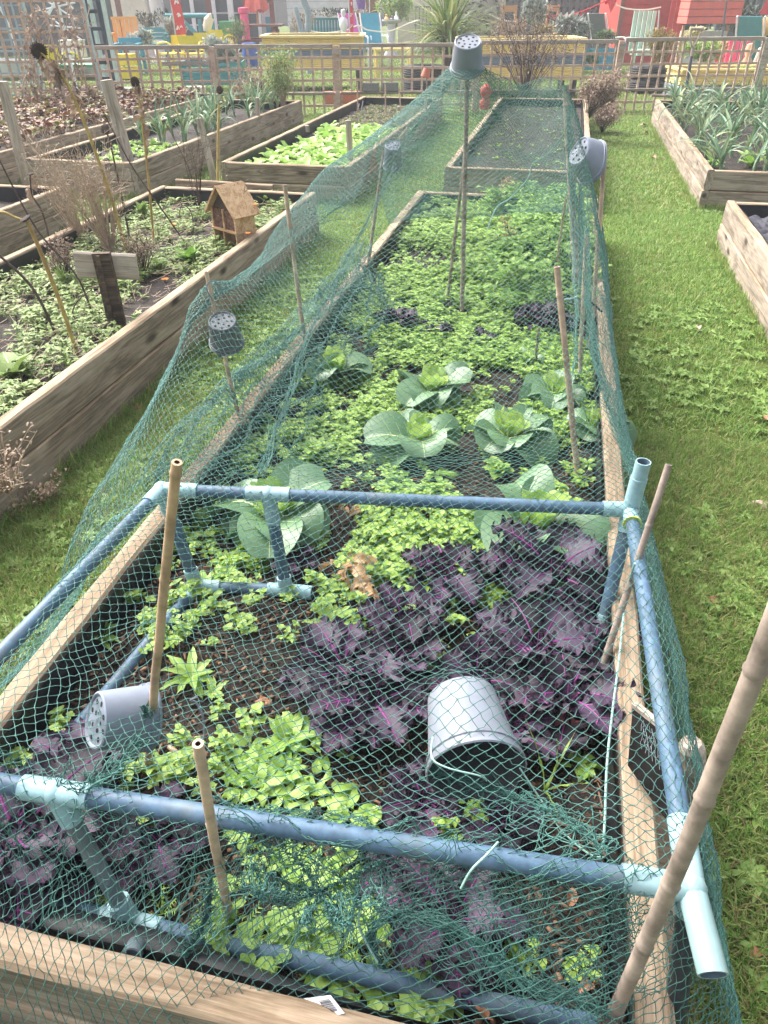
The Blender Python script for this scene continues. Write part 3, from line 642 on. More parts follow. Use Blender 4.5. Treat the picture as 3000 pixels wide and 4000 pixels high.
def netpatch(G, a=.0132, slack_u=1.05, slack_v=1.05, amp=.008, freq=14, r=.00060, jit=.0012, cut=None, fold=0, bumps=(), su=None, sv=None, shear=.0):
    G = np.array(G, dtype=float); R, C, _ = G.shape
    du = np.linalg.norm(np.diff(G, axis=0), axis=2).mean(1)*slack_u; dv = np.linalg.norm(np.diff(G, axis=1), axis=2)
    dv = np.sort(dv, axis=0)[R//2:].mean(0)*slack_v
    if su is not None: du = du*np.array(su)
    if sv is not None: dv = dv*np.array(sv)
    cu = np.concatenate([[0], np.cumsum(du)]); cv = np.concatenate([[0], np.cumsum(dv)])
    nu = int(cu[-1]/a); nv = int(cv[-1]/a)
    I, J = np.meshgrid(np.arange(nu+1), np.arange(nv+1), indexing='ij')
    U = np.interp(I*a+shear*np.sin(J*.05)*a, cu, np.arange(R)); V_ = np.interp(J*a+shear*np.sin(I*.06+1)*a, cv, np.arange(C))
    Pn = crom(G, np.clip(U, 0, R-1), np.clip(V_, 0, C-1))
    edge = 1.0
    n1 = nz(Pn, freq); n2 = nz(Pn, freq*.45, 5); n3 = nz(Pn, freq, 11)
    ed = np.clip(J*a/.12, .25, 1); Pn[..., 2] += amp*(n1*.6+n2)*ed; Pn[..., 0] += amp*.6*n3*ed; Pn[..., 1] += amp*.6*nz(Pn, freq, 15)
    if fold:
        fx = nz(np.stack([I*a*6., J*a*30., 0*I], -1), 1.0, 3, 6); Pn[..., 2] += fold*fx; Pn[..., 0] += fold*.7*nz(np.stack([I*a*9., J*a*22., 0*I], -1), 1.0, 9, 6); Pn[..., 1] += fold*.9*nz(np.stack([I*a*20., J*a*13., 0*I], -1), 1.0, 13, 6)
    for (bx, by, bz, br) in bumps:                       # things pushing the net up
        d2 = ((Pn[..., 0]-bx)**2+(Pn[..., 1]-by)**2)/br**2; k = np.exp(-d2); Pn[..., 2] = Pn[..., 2]+(np.maximum(bz-Pn[..., 2], 0))*k
    Pn += rng.normal(0, jit, Pn.shape)
    ok = (I+J) % 2 == 0; A = []; B = []
    for dj in (1, -1):
        src = np.zeros_like(ok); 
        if dj == 1: src[:-1, :-1] = True; tgt = (slice(1, None), slice(1, None)); s = (slice(0, -1), slice(0, -1))
        else: tgt = (slice(1, None), slice(0, -1)); s = (slice(0, -1), slice(1, None))
        m = ok[s]
        a_, b_ = Pn[s][m], Pn[tgt][m]
        A.append(a_); B.append(b_)
    A = np.concatenate(A); B = np.concatenate(B)
    keep = np.linalg.norm(A-B, axis=1) < .09
    if cut is not None: keep &= cut(A)
    strands(A[keep], B[keep], r*(1+.08*np.clip(A[keep][:, 1:2]-1.4, 0, 2.2)))
    return Pn
def v3(p): return (p[0], p[1], p[2])
EL = [P(0, 2453, .14), P(181, 2236, .24), P(313, 2025, .33), P(422, 1850, .42), P(603, 1567, .54), P(711, 1386, .65), P(765, 1253, .73), P(985, 1070, .76), P(1260, 855, .82)]
def el(y):
    for a, b in zip(EL, EL[1:]):
        if a.y <= y <= b.y: return a.lerp(b, (y-a.y)/(b.y-a.y))
    return EL[0] if y < EL[0].y else EL[-1]
N_ = [
 # outer hem ... over left pipe ... across ... over right pipe ... outer hem
 [(-1.22, .20, .13), (-1.05, .20, .15), (-.86, .20, .17), (-.62, .21, .17), (-.40, .24, .20), (-.22, .33, .345), (.12, .37, .34), (.33, .36, .25), (.40, .34, .13)],
 [(-1.22, .30, .14), (-1.02, .31, .30), (-.85, .32, .425), (-.62, .325, .43), (-.40, .335, .42), (-.20, .39, .40), (.15, .41, .42), (.35, .40, .32), (.42, .38, .13)],
 [(-1.22, .42, .13), (-1.0, .42, .36), (-.83, .41, .52), (-.60, .41, .50), (-.38, .42, .50), (-.16, .45, .48), (.20, .46, .52), (.37, .46, .36), (.44, .45, .13)],
 [(-1.21, .55, .13), (-.98, .54, .38), (-.83, .50, .60), (-.58, .50, .60), (-.30, .51, .60), (-.02, .53, .60), (.262, .55, .603), (.37, .56, .38), (.45, .57, .13)],
 [(-1.20, .72, .13), (-.97, .72, .38), (-.83, .70, .60), (-.58, .67, .56), (-.30, .67, .54), (-.02, .68, .55), (.268, .70, .602), (.37, .72, .37), (.45, .73, .13)],
 [(-1.18, .95, .13), (-.96, .95, .38), (-.82, .92, .60), (-.58, .90, .52), (-.30, .90, .505), (-.02, .92, .53), (.268, .96, .602), (.37, .97, .37), (.44, .98, .13)],
 [(-1.16, 1.10, .14), (-.96, 1.10, .40), (-.82, 1.09, .60), (-.56, 1.10, .54), (-.28, 1.12, .53), (.0, 1.15, .55), (.262, 1.2, .602), (.36, 1.2, .38), (.42, 1.2, .14)],
 [v3(EL[2]), (-1.0, 1.27, .46), (-.81, 1.25, .60), (-.54, 1.28, .60), (-.27, 1.31, .60), (.0, 1.34, .60), (.25, 1.385, .604), (.33, 1.40, .42), (.38, 1.42, .2)],
 [v3(EL[4]), (-.99, 1.60, .62), (-.89, 1.6, .68), (-.56, 1.6, .56), (-.27, 1.6, .54), (.0, 1.62, .59), (.20, 1.65, .66), (.28, 1.66, .53), (.32, 1.66, .40)],
 [v3(EL[6]), (-.985, 1.93, .75), (-.955, 1.93, .79), (-.62, 1.92, .66), (-.27, 1.94, .62), (.0, 1.95, .68), (.17, 1.95, .74), (.25, 1.95, .56), (.30, 1.95, .42)],
 [v3(EL[7]), (-.99, 2.35, .75), (-.93, 2.35, .74), (-.62, 2.32, .72), (-.28, 2.32, .76), (.0, 2.32, .80), (.15, 2.32, .82), (.24, 2.32, .60), (.295, 2.32, .42)],
 [v3(EL[8]), (-1.0, 2.78, .82), (-.92, 2.75, .84), (-.62, 2.7, .90), (-.32, 2.7, 1.0), (-.06, 2.7, .98), (.10, 2.7, .98), (.22, 2.7, .66), (.29, 2.7, .42)],
 [v3(P(1400, 740, .85)), (-.95, 3.15, .90), (-.85, 3.1, .98), (-.60, 3.0, 1.10), (-.36, 2.98, 1.20), (-.12, 3.04, 1.10), (.04, 3.08, 1.12), (.20, 3.1, .74), (.29, 3.1, .42)],
 [(-.87, 3.69, .93), (-.83, 3.66, .985), (-.72, 3.52, 1.06), (-.55, 3.36, 1.22), (-.392, 3.24, PD(1821, 215, 3.24).z), v3(PD(1990, 330, 3.30)), (-.01, 3.37, 1.205), (.17, 3.42, .82), (.29, 3.45, .42)],
]
bmp_ = [(OPENPOT[0].x, OPENPOT[0].y+.02, OPENPOT[0].z+.075, .075), (OPENPOT[1].x, OPENPOT[1].y-.06, .585, .07), (-.60, .80, .60, .06)]
netpatch(N_, slack_u=1.06, slack_v=1.05, amp=.007, bumps=bmp_, su=[1, 1, 1.25, 1.1, 1, 1, 1, 1, 1, 1, 1, 1, 1.0], sv=[1.15, 1.1, 1, 1, 1, 1, 1.25, 1.45], shear=1.5)
# back wall of the tent falling behind the tall poles
Bk = [[(-.86, 3.69, .95), (-.70, 3.50, 1.07), (-.54, 3.36, 1.22), (-.392, 3.25, PD(1821, 220, 3.24).z), v3(PD(1960, 310, 3.32)), v3(PD(2070, 352, 3.36)), (-.01, 3.40, 1.2)],
      [(-.90, 3.9, .78), (-.70, 3.8, .9), (-.54, 3.7, 1.0), (-.36, 3.62, 1.08), (-.24, 3.62, .98), (-.10, 3.62, .96), (.04, 3.62, .98)],
      [(-.92, 4.1, .58), (-.72, 4.1, .68), (-.54, 4.08, .74), (-.36, 4.05, .78), (-.22, 4.0, .76), (-.07, 3.95, .73), (.10, 3.85, .74)],
      [(-.93, 4.3, .42), (-.74, 4.35, .45), (-.56, 4.4, .44), (-.38, 4.4, .46), (-.20, 4.3, .52), (-.02, 4.15, .56), (.14, 3.98, .60)]]
netpatch(Bk, a=.0112, r=.0008, slack_u=1.05, slack_v=1.2, amp=.012, su=[1, 1, 1.2])
# gathered slack along the left board, inside the bed
G2 = [[(-.99, 1.42, .42), (-.92, 1.42, .44), (-.84, 1.42, .40), (-.74, 1.40, .33)], [(-1.0, 1.7, .44), (-.93, 1.7, .47), (-.82, 1.7, .42), (-.68, 1.68, .34)], [(-.99, 2.0, .44), (-.93, 2.0, .48), (-.80, 2.0, .43), (-.66, 2.0, .33)],
      [(-.98, 2.4, .43), (-.92, 2.4, .47), (-.80, 2.4, .42), (-.70, 2.4, .33)], [(-.97, 2.8, .43), (-.90, 2.8, .47), (-.77, 2.8, .44), (-.62, 2.85, .33)], [(-.96, 3.15, .43), (-.88, 3.15, .46), (-.78, 3.15, .43), (-.68, 3.2, .34)], [(-.93, 3.5, .44), (-.88, 3.5, .52), (-.84, 3.5, .45), (-.80, 3.5, .36)]]
netpatch(G2, slack_u=1.2, slack_v=2.4, amp=.012, fold=.024, r=.0007)
netpatch([[(x-.05, y, z*.9+.02) for x, y, z in row[:3]] for row in G2], slack_u=1.2, slack_v=1.5, amp=.01, fold=.02)
# gathered slack on the right side round the post feet
G3 = [[(.26, 1.45, .62), (.29, 1.45, .5), (.31, 1.45, .42)], [(.20, 1.75, .62), (.27, 1.75, .5), (.31, 1.75, .41)], [(.16, 2.1, .70), (.22, 2.1, .52), (.29, 2.1, .42)], [(.13, 2.5, .80), (.17, 2.5, .58), (.24, 2.5, .40)], [(.10, 2.9, .92), (.14, 2.9, .64), (.22, 2.9, .40)], [(.04, 3.2, 1.08), (.12, 3.25, .7), (.18, 3.3, .36)], [(.01, 3.42, 1.18), (.10, 3.45, .78), (.16, 3.5, .34)]]
netpatch(G3, slack_u=1.0, slack_v=1.0, amp=.012, fold=.012)
# second fold hanging from the front pipe inside the frame
G4 = [[(-.82, .50, .60), (-.60, .50, .605), (-.35, .51, .605), (-.10, .53, .605), (.12, .54, .605), (.24, .55, .60)], [(-.84, .47, .50), (-.60, .50, .51), (-.34, .53, .50), (-.10, .53, .50), (.12, .52, .50), (.25, .52, .50)],
      [(-.84, .44, .43), (-.60, .47, .42), (-.33, .50, .40), (-.10, .49, .40), (.12, .48, .41), (.25, .48, .42)], [(-.84, .41, .38), (-.60, .41, .38), (-.32, .42, .375), (-.10, .42, .375), (.12, .43, .38), (.25, .44, .38)]]
netpatch(G4, slack_u=1.3, slack_v=1.9, amp=.014, fold=.016)
netpatch([[(x, y-.03, z+.01) for x, y, z in row[2:]] for row in G4[:3]], slack_u=1.5, slack_v=1.6, amp=.014, fold=.014)
# rope-like gathers
def gather(pts, r0, r1, n=26, r=.0008, wob=.006):
    pts = [Vector(p) for p in pts]; K = 40
    cs = []
    for i in range(K+1):
        t = i/K*(len(pts)-1); a = min(int(t), len(pts)-2); f = t-a
        p0, p1, p2, p3 = pts[max(a-1, 0)], pts[a], pts[a+1], pts[min(a+2, len(pts)-1)]
        cs.append(.5*((2*p1)+(p2-p0)*f+(2*p0-5*p1+4*p2-p3)*f*f+(-p0+3*p1-3*p2+p3)*f**3))
    A = []; B = []
    for k in range(n):
        off = rng.normal(0, 1, 3); ph = random.uniform(0, 6.28); prev = None
        for i, c in enumerate(cs):
            rr = r0+(r1-r0)*i/K; w_ = .5+.5*math.sin(i*.9+ph)
            q = np.array(c)+off*rr*w_+rng.normal(0, wob*.2, 3)
            if prev is not None: A.append(prev); B.append(q)
            prev = q
    strands(np.array(A), np.array(B), r)
gather([PD(1775, 290, 3.25), PD(1640, 470, 3.5), PD(1540, 600, 3.7), PD(1380, 760, 3.3), PD(1240, 870, 3.0), PD(1130, 980, 2.8)], .012, .03, 14)
gather([PD(1545, 640, 3.6), PD(1440, 850, 3.2), PD(1330, 1050, 2.9), PD(1200, 1320, 2.4), PD(1120, 1560, 2.0), P(1010, 1850, .6)], .008, .02, 12)
gather([PD(2212, 380, 3.35), PD(2225, 700, 3.2), PD(2240, 1000, 2.9), PD(2250, 1300, 2.4), PD(2230, 1500, 2.2)], .006, .03, 12)
gather([PD(2290, 700, 3.2), PD(2300, 900, 2.9), PD(2300, 1200, 2.5)], .02, .012, 7)
gather([P(1500, 3780, .33), P(1440, 3650, .36), P(1540, 3570, .42), P(1720, 3600, .44), P(1900, 3720, .42), P(2060, 3850, .40), P(2250, 3900, .40), P(2370, 3960, .40)], .006, .018, 30)
gather([P(1660, 3000, .46), P(1850, 3060, .44), P(2020, 3120, .48), P(2200, 3200, .52), P(2350, 3330, .58)], .006, .022, 18)
gather([P(820, 3420, .42), P(800, 3600, .38), P(700, 3760, .36)], .008, .02, 16)
gather([P(560, 2760, .57), P(560, 2860, .50), P(430, 3020, .56), P(300, 3100, .6)], .004, .03, 14)
Mi = P(1250, 3480, .52)                                 # a knot where the net is tied in
for k in range(9):
    a = random.uniform(0, 6.28); gather([v3(Mi), v3(Mi+Vector((.05*math.cos(a), .04*math.sin(a), .01))), v3(Mi+Vector((.1*math.cos(a), .06*math.sin(a), .04)))], .001, .014, 5)
net = fast_mesh('garden_netting', np.concatenate(NETV), np.concatenate(NETF), None, M['net'])
tag(net, 'green mesh netting tented over the near bed from pipe cage to tall poles', 'netting')
print('net quads', sum(len(f) for f in NETF))
# ---------------------------------------------------------------- twine
def curve_pts(pts, K=60):
    pts = [Vector(p) for p in pts]; cs = []
    for i in range(K+1):
        t = i/K*(len(pts)-1); a = min(int(t), len(pts)-2); f = t-a
        p0, p1, p2, p3 = pts[max(a-1, 0)], pts[a], pts[a+1], pts[min(a+2, len(pts)-1)]
        cs.append(.5*((2*p1)+(p2-p0)*f+(2*p0-5*p1+4*p2-p3)*f*f+(-p0+3*p1-3*p2+p3)*f**3))
    return cs
def twine(label, pts, r=.0019, mat='twine', name='twine', group='pale green cords tied to the netting'):
    o = MB().tube(curve_pts(pts), r, 6).build(name, [M[mat]], smooth=True); return tag(o, label, 'cord', group)
twine('pale cord looping from the tall right post down across the bare bed', [PD(2215, 365, 3.34), PD(2235, 430, 3.36), PD(2225, 480, 3.38), PD(2195, 530, 3.4), PD(2140, 600, 3.42), PD(2080, 640, 3.42), PD(2060, 700, 3.4), PD(1990, 775, 3.38), PD(1940, 810, 3.35), PD(1905, 895, 3.3)], .0028)
twine('pale cord running down the inside of the right board', [P(2480, 2200, .62), P(2445, 2330, .5), P(2420, 2560, .46), P(2390, 2800, .44), P(2370, 3000, .43), P(2360, 3250, .42), P(2345, 3330, .4)], .0022)
twine('pale cord tied round the rim of the large open pot', [P(1690, 2880, .55), P(1688, 2960, .56), P(1750, 3000, .56), P(1870, 3030, .55), P(1900, 3050, .53)], .0014)
twine('pale cord dangling from the netting knot below the front pipe', [P(1500, 3470, .5), P(1430, 3480, .5), P(1400, 3600, .45), P(1430, 3680, .42), P(1475, 3760, .40)], .0016)
twine('loose cord lying from the open pot to the right board', [P(2030, 3000, .5), P(2110, 3120, .46), P(2200, 3250, .44), P(2300, 3335, .44), P(2360, 3350, .43)], .0016)
twine('green cord drooping over the right board near the weeds', [P(2280, 1270, .62), P(2330, 1320, .56), P(2370, 1360, .47), P(2373, 1400, .42)], .0018)
twine('cord tied across the front pipe near its right end', [P(1945, 3290, .6), P(1900, 3340, .615), P(1840, 3400, .6), P(1800, 3470, .57)], .0017)
twine('wire loop sticking out above the left slate pot', [PD(832, 1175, 2.06), PD(808, 1130, 2.06), PD(820, 1100, 2.06), PD(850, 1108, 2.06), PD(872, 1150, 2.06)], .0016, 'pipe', 'wire_loop')
twine('frayed rag tie on the left pot cane', [PD(940, 1615, 2.06), PD(965, 1625, 2.04), PD(955, 1650, 2.04), PD(945, 1700, 2.04), PD(975, 1680, 2.05), PD(968, 1640, 2.05)], .004, 'bamboo', 'rag_tie')
twine('black cable tie end poking out beside the right canes', [PD(2292, 1168, 2.7), PD(2320, 1190, 2.68), PD(2352, 1218, 2.65)], .004, 'hole', 'cable_tie')
twine('white cable tie on the red brown cane', [PD(2205, 1170, 2.4), PD(2240, 1165, 2.4), PD(2255, 1158, 2.4)], .003, 'fitting', 'cable_tie')
twine('white twisted wire peg standing by the pinkish cane', [P(775, 2910, .36), P(798, 2870, .37), P(790, 2790, .41), P(765, 2745, .43), P(745, 2735, .44), P(770, 2722, .45)], .0022, 'pot', 'wire_peg')
# ---------------------------------------------------------------- vegetation in the near bed
M['chick'] = leafmat('chickweed_leaf', [(.12, .23, .03), (.24, .39, .06), (.38, .54, .13)], .45, .3)
M['bright'] = leafmat('bright_weed_leaf', [(.14, .28, .04), (.26, .43, .08), (.38, .55, .15)], .45, .3)
M['nettle'] = leafmat('dull_weed_leaf', [(.09, .19, .035), (.18, .32, .06), (.29, .45, .11)], .5, .3)
M['stemg'] = plain('green_stem', (.20, .30, .08), .6, .2, 50)
M['stemr'] = plain('brown_stem', (.16, .10, .06), .7, .3, 60)
def sprig(n=4, h=.05, L=.016, W=.013, shape='ovate', sub=4, spread=.03):
    mb = MB()
    for k in range(n):
        az = random.uniform(0, 6.28); r = random.uniform(.3, 1)*spread; top = Vector((r*math.cos(az), r*math.sin(az), h*random.uniform(.4, 1.1)))
        mb.tube([(0, 0, 0), top*.55+Vector((0, 0, .004)), top], .0011, 3, cap=False, mi=1)
        for j in range(sub): mb.leaf(top, az+j*6.28/sub+random.uniform(-.4, .4), random.uniform(.0, .6), L*random.uniform(.7, 1.2), W*random.uniform(.8, 1.1), .6, .2, 0, 3, 1, shape)
        for j in range(2): mb.leaf(top*.6, az+1.57+j*3.14, .3, L*.8, W*.8, .5, .2, 0, 2, 1, shape)
    return mb
def weedlet(n=6, L=.045, W=.028, h=.04, ruf=.003):
    mb = MB()
    for k in range(n):
        az = k*2.4+random.uniform(-.3, .3); b = Vector((.012*math.cos(az), .012*math.sin(az), h*random.uniform(.3, 1)))
        mb.tube([(0, 0, 0), b], .0012, 3, cap=False, mi=1); mb.leaf(b, az, random.uniform(.1, .7), L*random.uniform(.6, 1.15), W*random.uniform(.7, 1.1), 1.0, .25, 0, 5, 2, 'ovate', ruf, 6, seed=k)
    return mb
def ferny(n=7, L=.05):
    mb = MB()
    for k in range(n):
        az = random.uniform(0, 6.28); el_ = random.uniform(.5, 1.2); d = Vector((math.cos(az)*math.cos(el_), math.sin(az)*math.cos(el_), math.sin(el_)))
        for j in range(5):
            for s_ in (-1, 1): mb.leaf(d*L*(.25+.17*j), az+s_*.9, .3, L*.22, .0022, .2, .1, 0, 1, 1, 'blade')
        mb.leaf((0, 0, 0), az, el_, L*1.1, .0018, .1, .1, 0, 2, 1, 'blade')
    return mb
def dens_far(x, y):
    n = mnoise.noise(Vector((x*2.3+3, y*1.9, 4)))+.5*mnoise.noise(Vector((x*7, y*6, 8)))
    if x < -.83 or x > .21: n -= .1
    return n
T_ch = [sprig(5, .045) for _ in range(5)]; T_ch2 = [sprig(6, .05, .020, .017, 'round', spread=.045) for _ in range(4)]; T_w = [weedlet(6, .045, .026, .018, .006) for _ in range(4)]+[weedlet(7, .06, .03, .03, .008)]
T_f = [ferny() for _ in range(3)]
pc, pw, pf = [], [], []
while len(pc) < 5200:
    x = random.uniform(BX0+.07, BX1-.07); y = random.uniform(1.30, 5.24)**1.0
    d = dens_far(x, y)
    if d < -.10+(.2 if y < 1.6 else 0)-(.2 if y > 3.8 and x > -.5 else 0) and random.random() < .9: continue
    pc.append((x, y, sz(x, y)+.002+(max(0, (y-3.4))*.02)))
    if random.random() < .16: pw.append((x, y, sz(x, y)))
    if random.random() < .05: pf.append((x, y, sz(x, y)))
def patch(px, py, rx, ry, n, kind):
    c = P(px, py, .31)
    for _ in range(n):
        x, y = random.gauss(c.x, rx), random.gauss(c.y, ry)
        if BX0+.07 < x < BX1-.06 and BY0+.09 < y < BY1-.1: (pc if kind == 'c' else pw if kind == 'w' else pf if kind == 'f' else pc2).append((x, y, sz(x, y)))
pc2 = []
for a in [(1130, 2850, .05, .04, 26, 'w'), (1080, 3060, .06, .03, 28, 'w'), (1250, 3130, .07, .03, 26, 'w'), (1050, 2960, .05, .03, 18, 'w'), (1240, 3420, .10, .025, 34, 'w'), (1020, 3330, .06, .02, 26, 'w'),
          (1150, 3560, .10, .02, 40, '2'), (900, 3700, .07, .02, 22, '2'), (1250, 3760, .09, .012, 30, '2'), (1400, 3850, .05, .015, 16, 'w'), (1500, 3960, .09, .01, 26, '2'), (1250, 3950, .09, .008, 20, '2'), (1100, 3650, .1, .02, 20, 'f'),
          (1500, 2350, .10, .06, 70, 'c'), (1600, 2250, .10, .05, 50, 'c'), (1450, 2480, .07, .04, 24, 'w'), (1000, 2100, .1, .05, 10, 'w'), (880, 2200, .04, .05, 22, 'w'), (760, 2120, .04, .06, 26, 'w'), (700, 2380, .05, .05, 26, 'c'),
          (640, 2500, .03, .03, 10, 'c'), (1750, 2560, .12, .05, 26, 'c'), (2250, 2600, .05, .05, 16, 'c'), (2150, 2850, .07, .02, 10, '2'), (2260, 2950, .03, .02, 8, 'w'), (1420, 2880, .09, .03, 10, 'c'), (1780, 3130, .05, .02, 14, '2'),
          (130, 2900, .05, .05, 30, 'c'), (330, 3050, .09, .04, 40, 'c'), (700, 3000, .08, .03, 26, 'c'), (1850, 2260, .1, .04, 60, 'c'), (2000, 2350, .1, .05, 40, 'c'), (2300, 2100, .04, .08, 26, 'c'),
          (980, 2420, .12, .08, 12, 'c'), (1500, 3560, .07, .02, 20, '2'), (1620, 3800, .05, .01, 10, 'w'), (1550, 3280, .06, .02, 14, 'c'), (2050, 3800, .1, .02, 10, 'c'), (860, 2900, .05, .03, 6, 'c'), (1050, 2230, .1, .04, 10, 'w'), (1600, 2080, .1, .04, 30, 'w')]:
    patch(a[0], a[1], a[2], a[3], int(a[4]*(.22 if a[5] == '2' else .38 if a[5] == 'w' else .7)), a[5])
tag(scatter('chickweed', T_ch, pc, [M['chick'], M['stemg']], tilt=.4, sc=rng.uniform(.5, 1.15, len(pc))), 'low bright chickweed carpet covering the compost of the netted bed', 'ground cover', kind='stuff')
tag(scatter('young_weeds', T_w, pw, [M['bright'], M['stemg']], sc=rng.uniform(.4, .95, len(pw)), tilt=.25), 'soft lime green weed seedlings between the cabbages and kale', 'weeds', kind='stuff')
tag(scatter('round_leaved_weeds', T_ch2, pc2, [M['bright'], M['stemg']], sc=rng.uniform(.5, .95, len(pc2)), tilt=.25), 'round leaved weeds trailing at the near end of the bed', 'weeds', kind='stuff')
tag(scatter('feathery_weeds', T_f, pf, [M['bright'], M['stemg']], tilt=.2), 'feathery mayweed seedlings in the netted bed', 'weeds', kind='stuff')
# bushier greenery at the far right of the bed
pts = []
while len(pts) < 520:
    x = random.gauss(.0, .16); y = random.gauss(4.35, .55)
    if BX0+.1 < x < BX1-.07 and 3.2 < y < 5.2: pts.append((x, y, .31+random.uniform(0, .17)*math.exp(-((x-.02)/.25)**2)))
for _ in range(160):
    x = random.gauss(-.02, .2); y = random.gauss(5.1, .08)
    if x < .2 and y < 5.24: pts.append((x, y, .32+random.uniform(0, .12)))
tag(scatter('nettle_growth', [weedlet(8, .055, .034, .07, .004) for _ in range(5)], pts, [M['nettle'], M['stemg']], sc=rng.uniform(.7, 1.2, len(pts)), tilt=.4), 'bushy green nettle like growth at the far right of the netted bed', 'weeds', kind='stuff')
# bark chips, twigs and crumbs on the compost
M['chip'] = leafmat('bark_chips', [(.015, .009, .006), (.035, .02, .013), (.07, .04, .025), (.26, .15, .09)], .8, 0)
def chip(L, w):
    mb = MB(); mb.box((0, 0, .002), (L, w, .003), Euler((random.uniform(-.4, .4), random.uniform(-.4, .4), 0)).to_matrix(), taper=.6); return mb
pts = [(random.uniform(BX0+.07, BX1-.07), .42+abs(random.gauss(0, 1.0)) if random.random() < .8 else random.uniform(.4, 5.2), 0) for _ in range(9000)]
pts = [(x, y, sz(x, y)+.003) for x, y, _ in pts if y < 5.2]
tag(scatter('bark_chips', [chip(.010, .006), chip(.016, .004), chip(.007, .007), chip(.03, .0025), chip(.013, .008)], pts, M['chip'], tilt=.5, sc=rng.uniform(.5, 1.4, len(pts))), 'bark chips and twigs strewn on the dark compost of the near bed', 'bark chips', kind='stuff')
# ------------------------------------------------------------- cabbages
M['cabb'] = leafmat('glaucous_cabbage_leaf', [(.07, .155, .07), (.125, .235, .115), (.20, .33, .18)], .38, .15, spec=.5, bscale=90)
M['heart'] = leafmat('lime_cabbage_heart', [(.20, .34, .07), (.33, .48, .11), (.46, .60, .19)], .4, .3)
M['vein'] = plain('pale_leaf_vein', (.52, .62, .30), .5, .1, 50)
def cabb_leaf(mb, az, el_, L, Wd, droop, mi, seed):
    mb.leaf((.012*math.cos(az), .012*math.sin(az), .03), az, el_, L, Wd, droop, .34, mi, 10, 5, 'cabb', .009, .9, rib=2, ribw=.022, seed=seed, twist=random.uniform(-.3, .3))
    # side veins
    h = Vector((math.cos(az), math.sin(az), 0)); n0 = 11*11
def cabbage(n_out=8, size=.19, seed=0):
    random.seed(100+seed); t = thing('cabbage', '', 'cabbage'); mb = MB()
    for k in range(n_out):
        az = k*2.4+random.uniform(-.2, .2); cabb_leaf(mb, az, random.uniform(.35, 1.05), size*random.uniform(.7, 1.15), size*random.uniform(.9, 1.1), random.uniform(.9, 2.0), 0, seed+k)
    mb.build('outer_leaves', [M['cabb'], M['heart'], M['vein']], t, smooth=True)
    mb = MB()
    for k in range(6):
        az = k*2.4+1; cabb_leaf(mb, az, random.uniform(.95, 1.35), size*random.uniform(.45, .7), size*random.uniform(.38, .55), random.uniform(-.4, .6), 1, seed+k+20)
    for k in range(3): cabb_leaf(mb, k*2.1, 1.4, size*.36, size*.28, -.8, 1, seed+k+40)
    o = mb.build('heart', [M['cabb'], M['heart'], M['vein']], t, smooth=True); return t
protos = [cabbage(n_, .175, s_*7) for s_, n_ in enumerate((7, 9, 6, 8, 10))]
random.seed(21)
cabs = [(1310, 1480, 1.0, 'cabbage nearest the left board just right of the string wound cane'), (1690, 1560, 1.05, 'middle cabbage of the back row with a leaf pointing right'), (1640, 1760, 1.15, 'cabbage in front of the middle of the back row with very broad leaves'),
        (1990, 1740, 1.1, 'cabbage left of the red brown cane foot'), (2170, 1560, .95, 'cabbage growing behind the red brown cane'), (2090, 2110, 1.3, 'largest cabbage, just behind the right part of the rear pipe'),
        (1080, 2060, 1.25, 'cabbage behind the pipe leg at left of the rear pipe'), (2060, 1420, .55, 'smallest yellowish cabbage beside the cane stub'), (2330, 1690, .85, 'cabbage pressed against the right board inside the net')]
for i, (px, py, s_, lb) in enumerate(cabs):
    p = P(px, py, .31); o = protos[i] if i < 5 else copy_tree(protos[i % 5]); o.location = (p.x, p.y, sz(p.x, p.y)-.005); o.rotation_euler = (0, 0, random.uniform(0, 6.28)); o.scale = (s_*.76, s_*.76, s_*.92)
    tag(o, lb, 'cabbage', 'cabbages growing under the net')
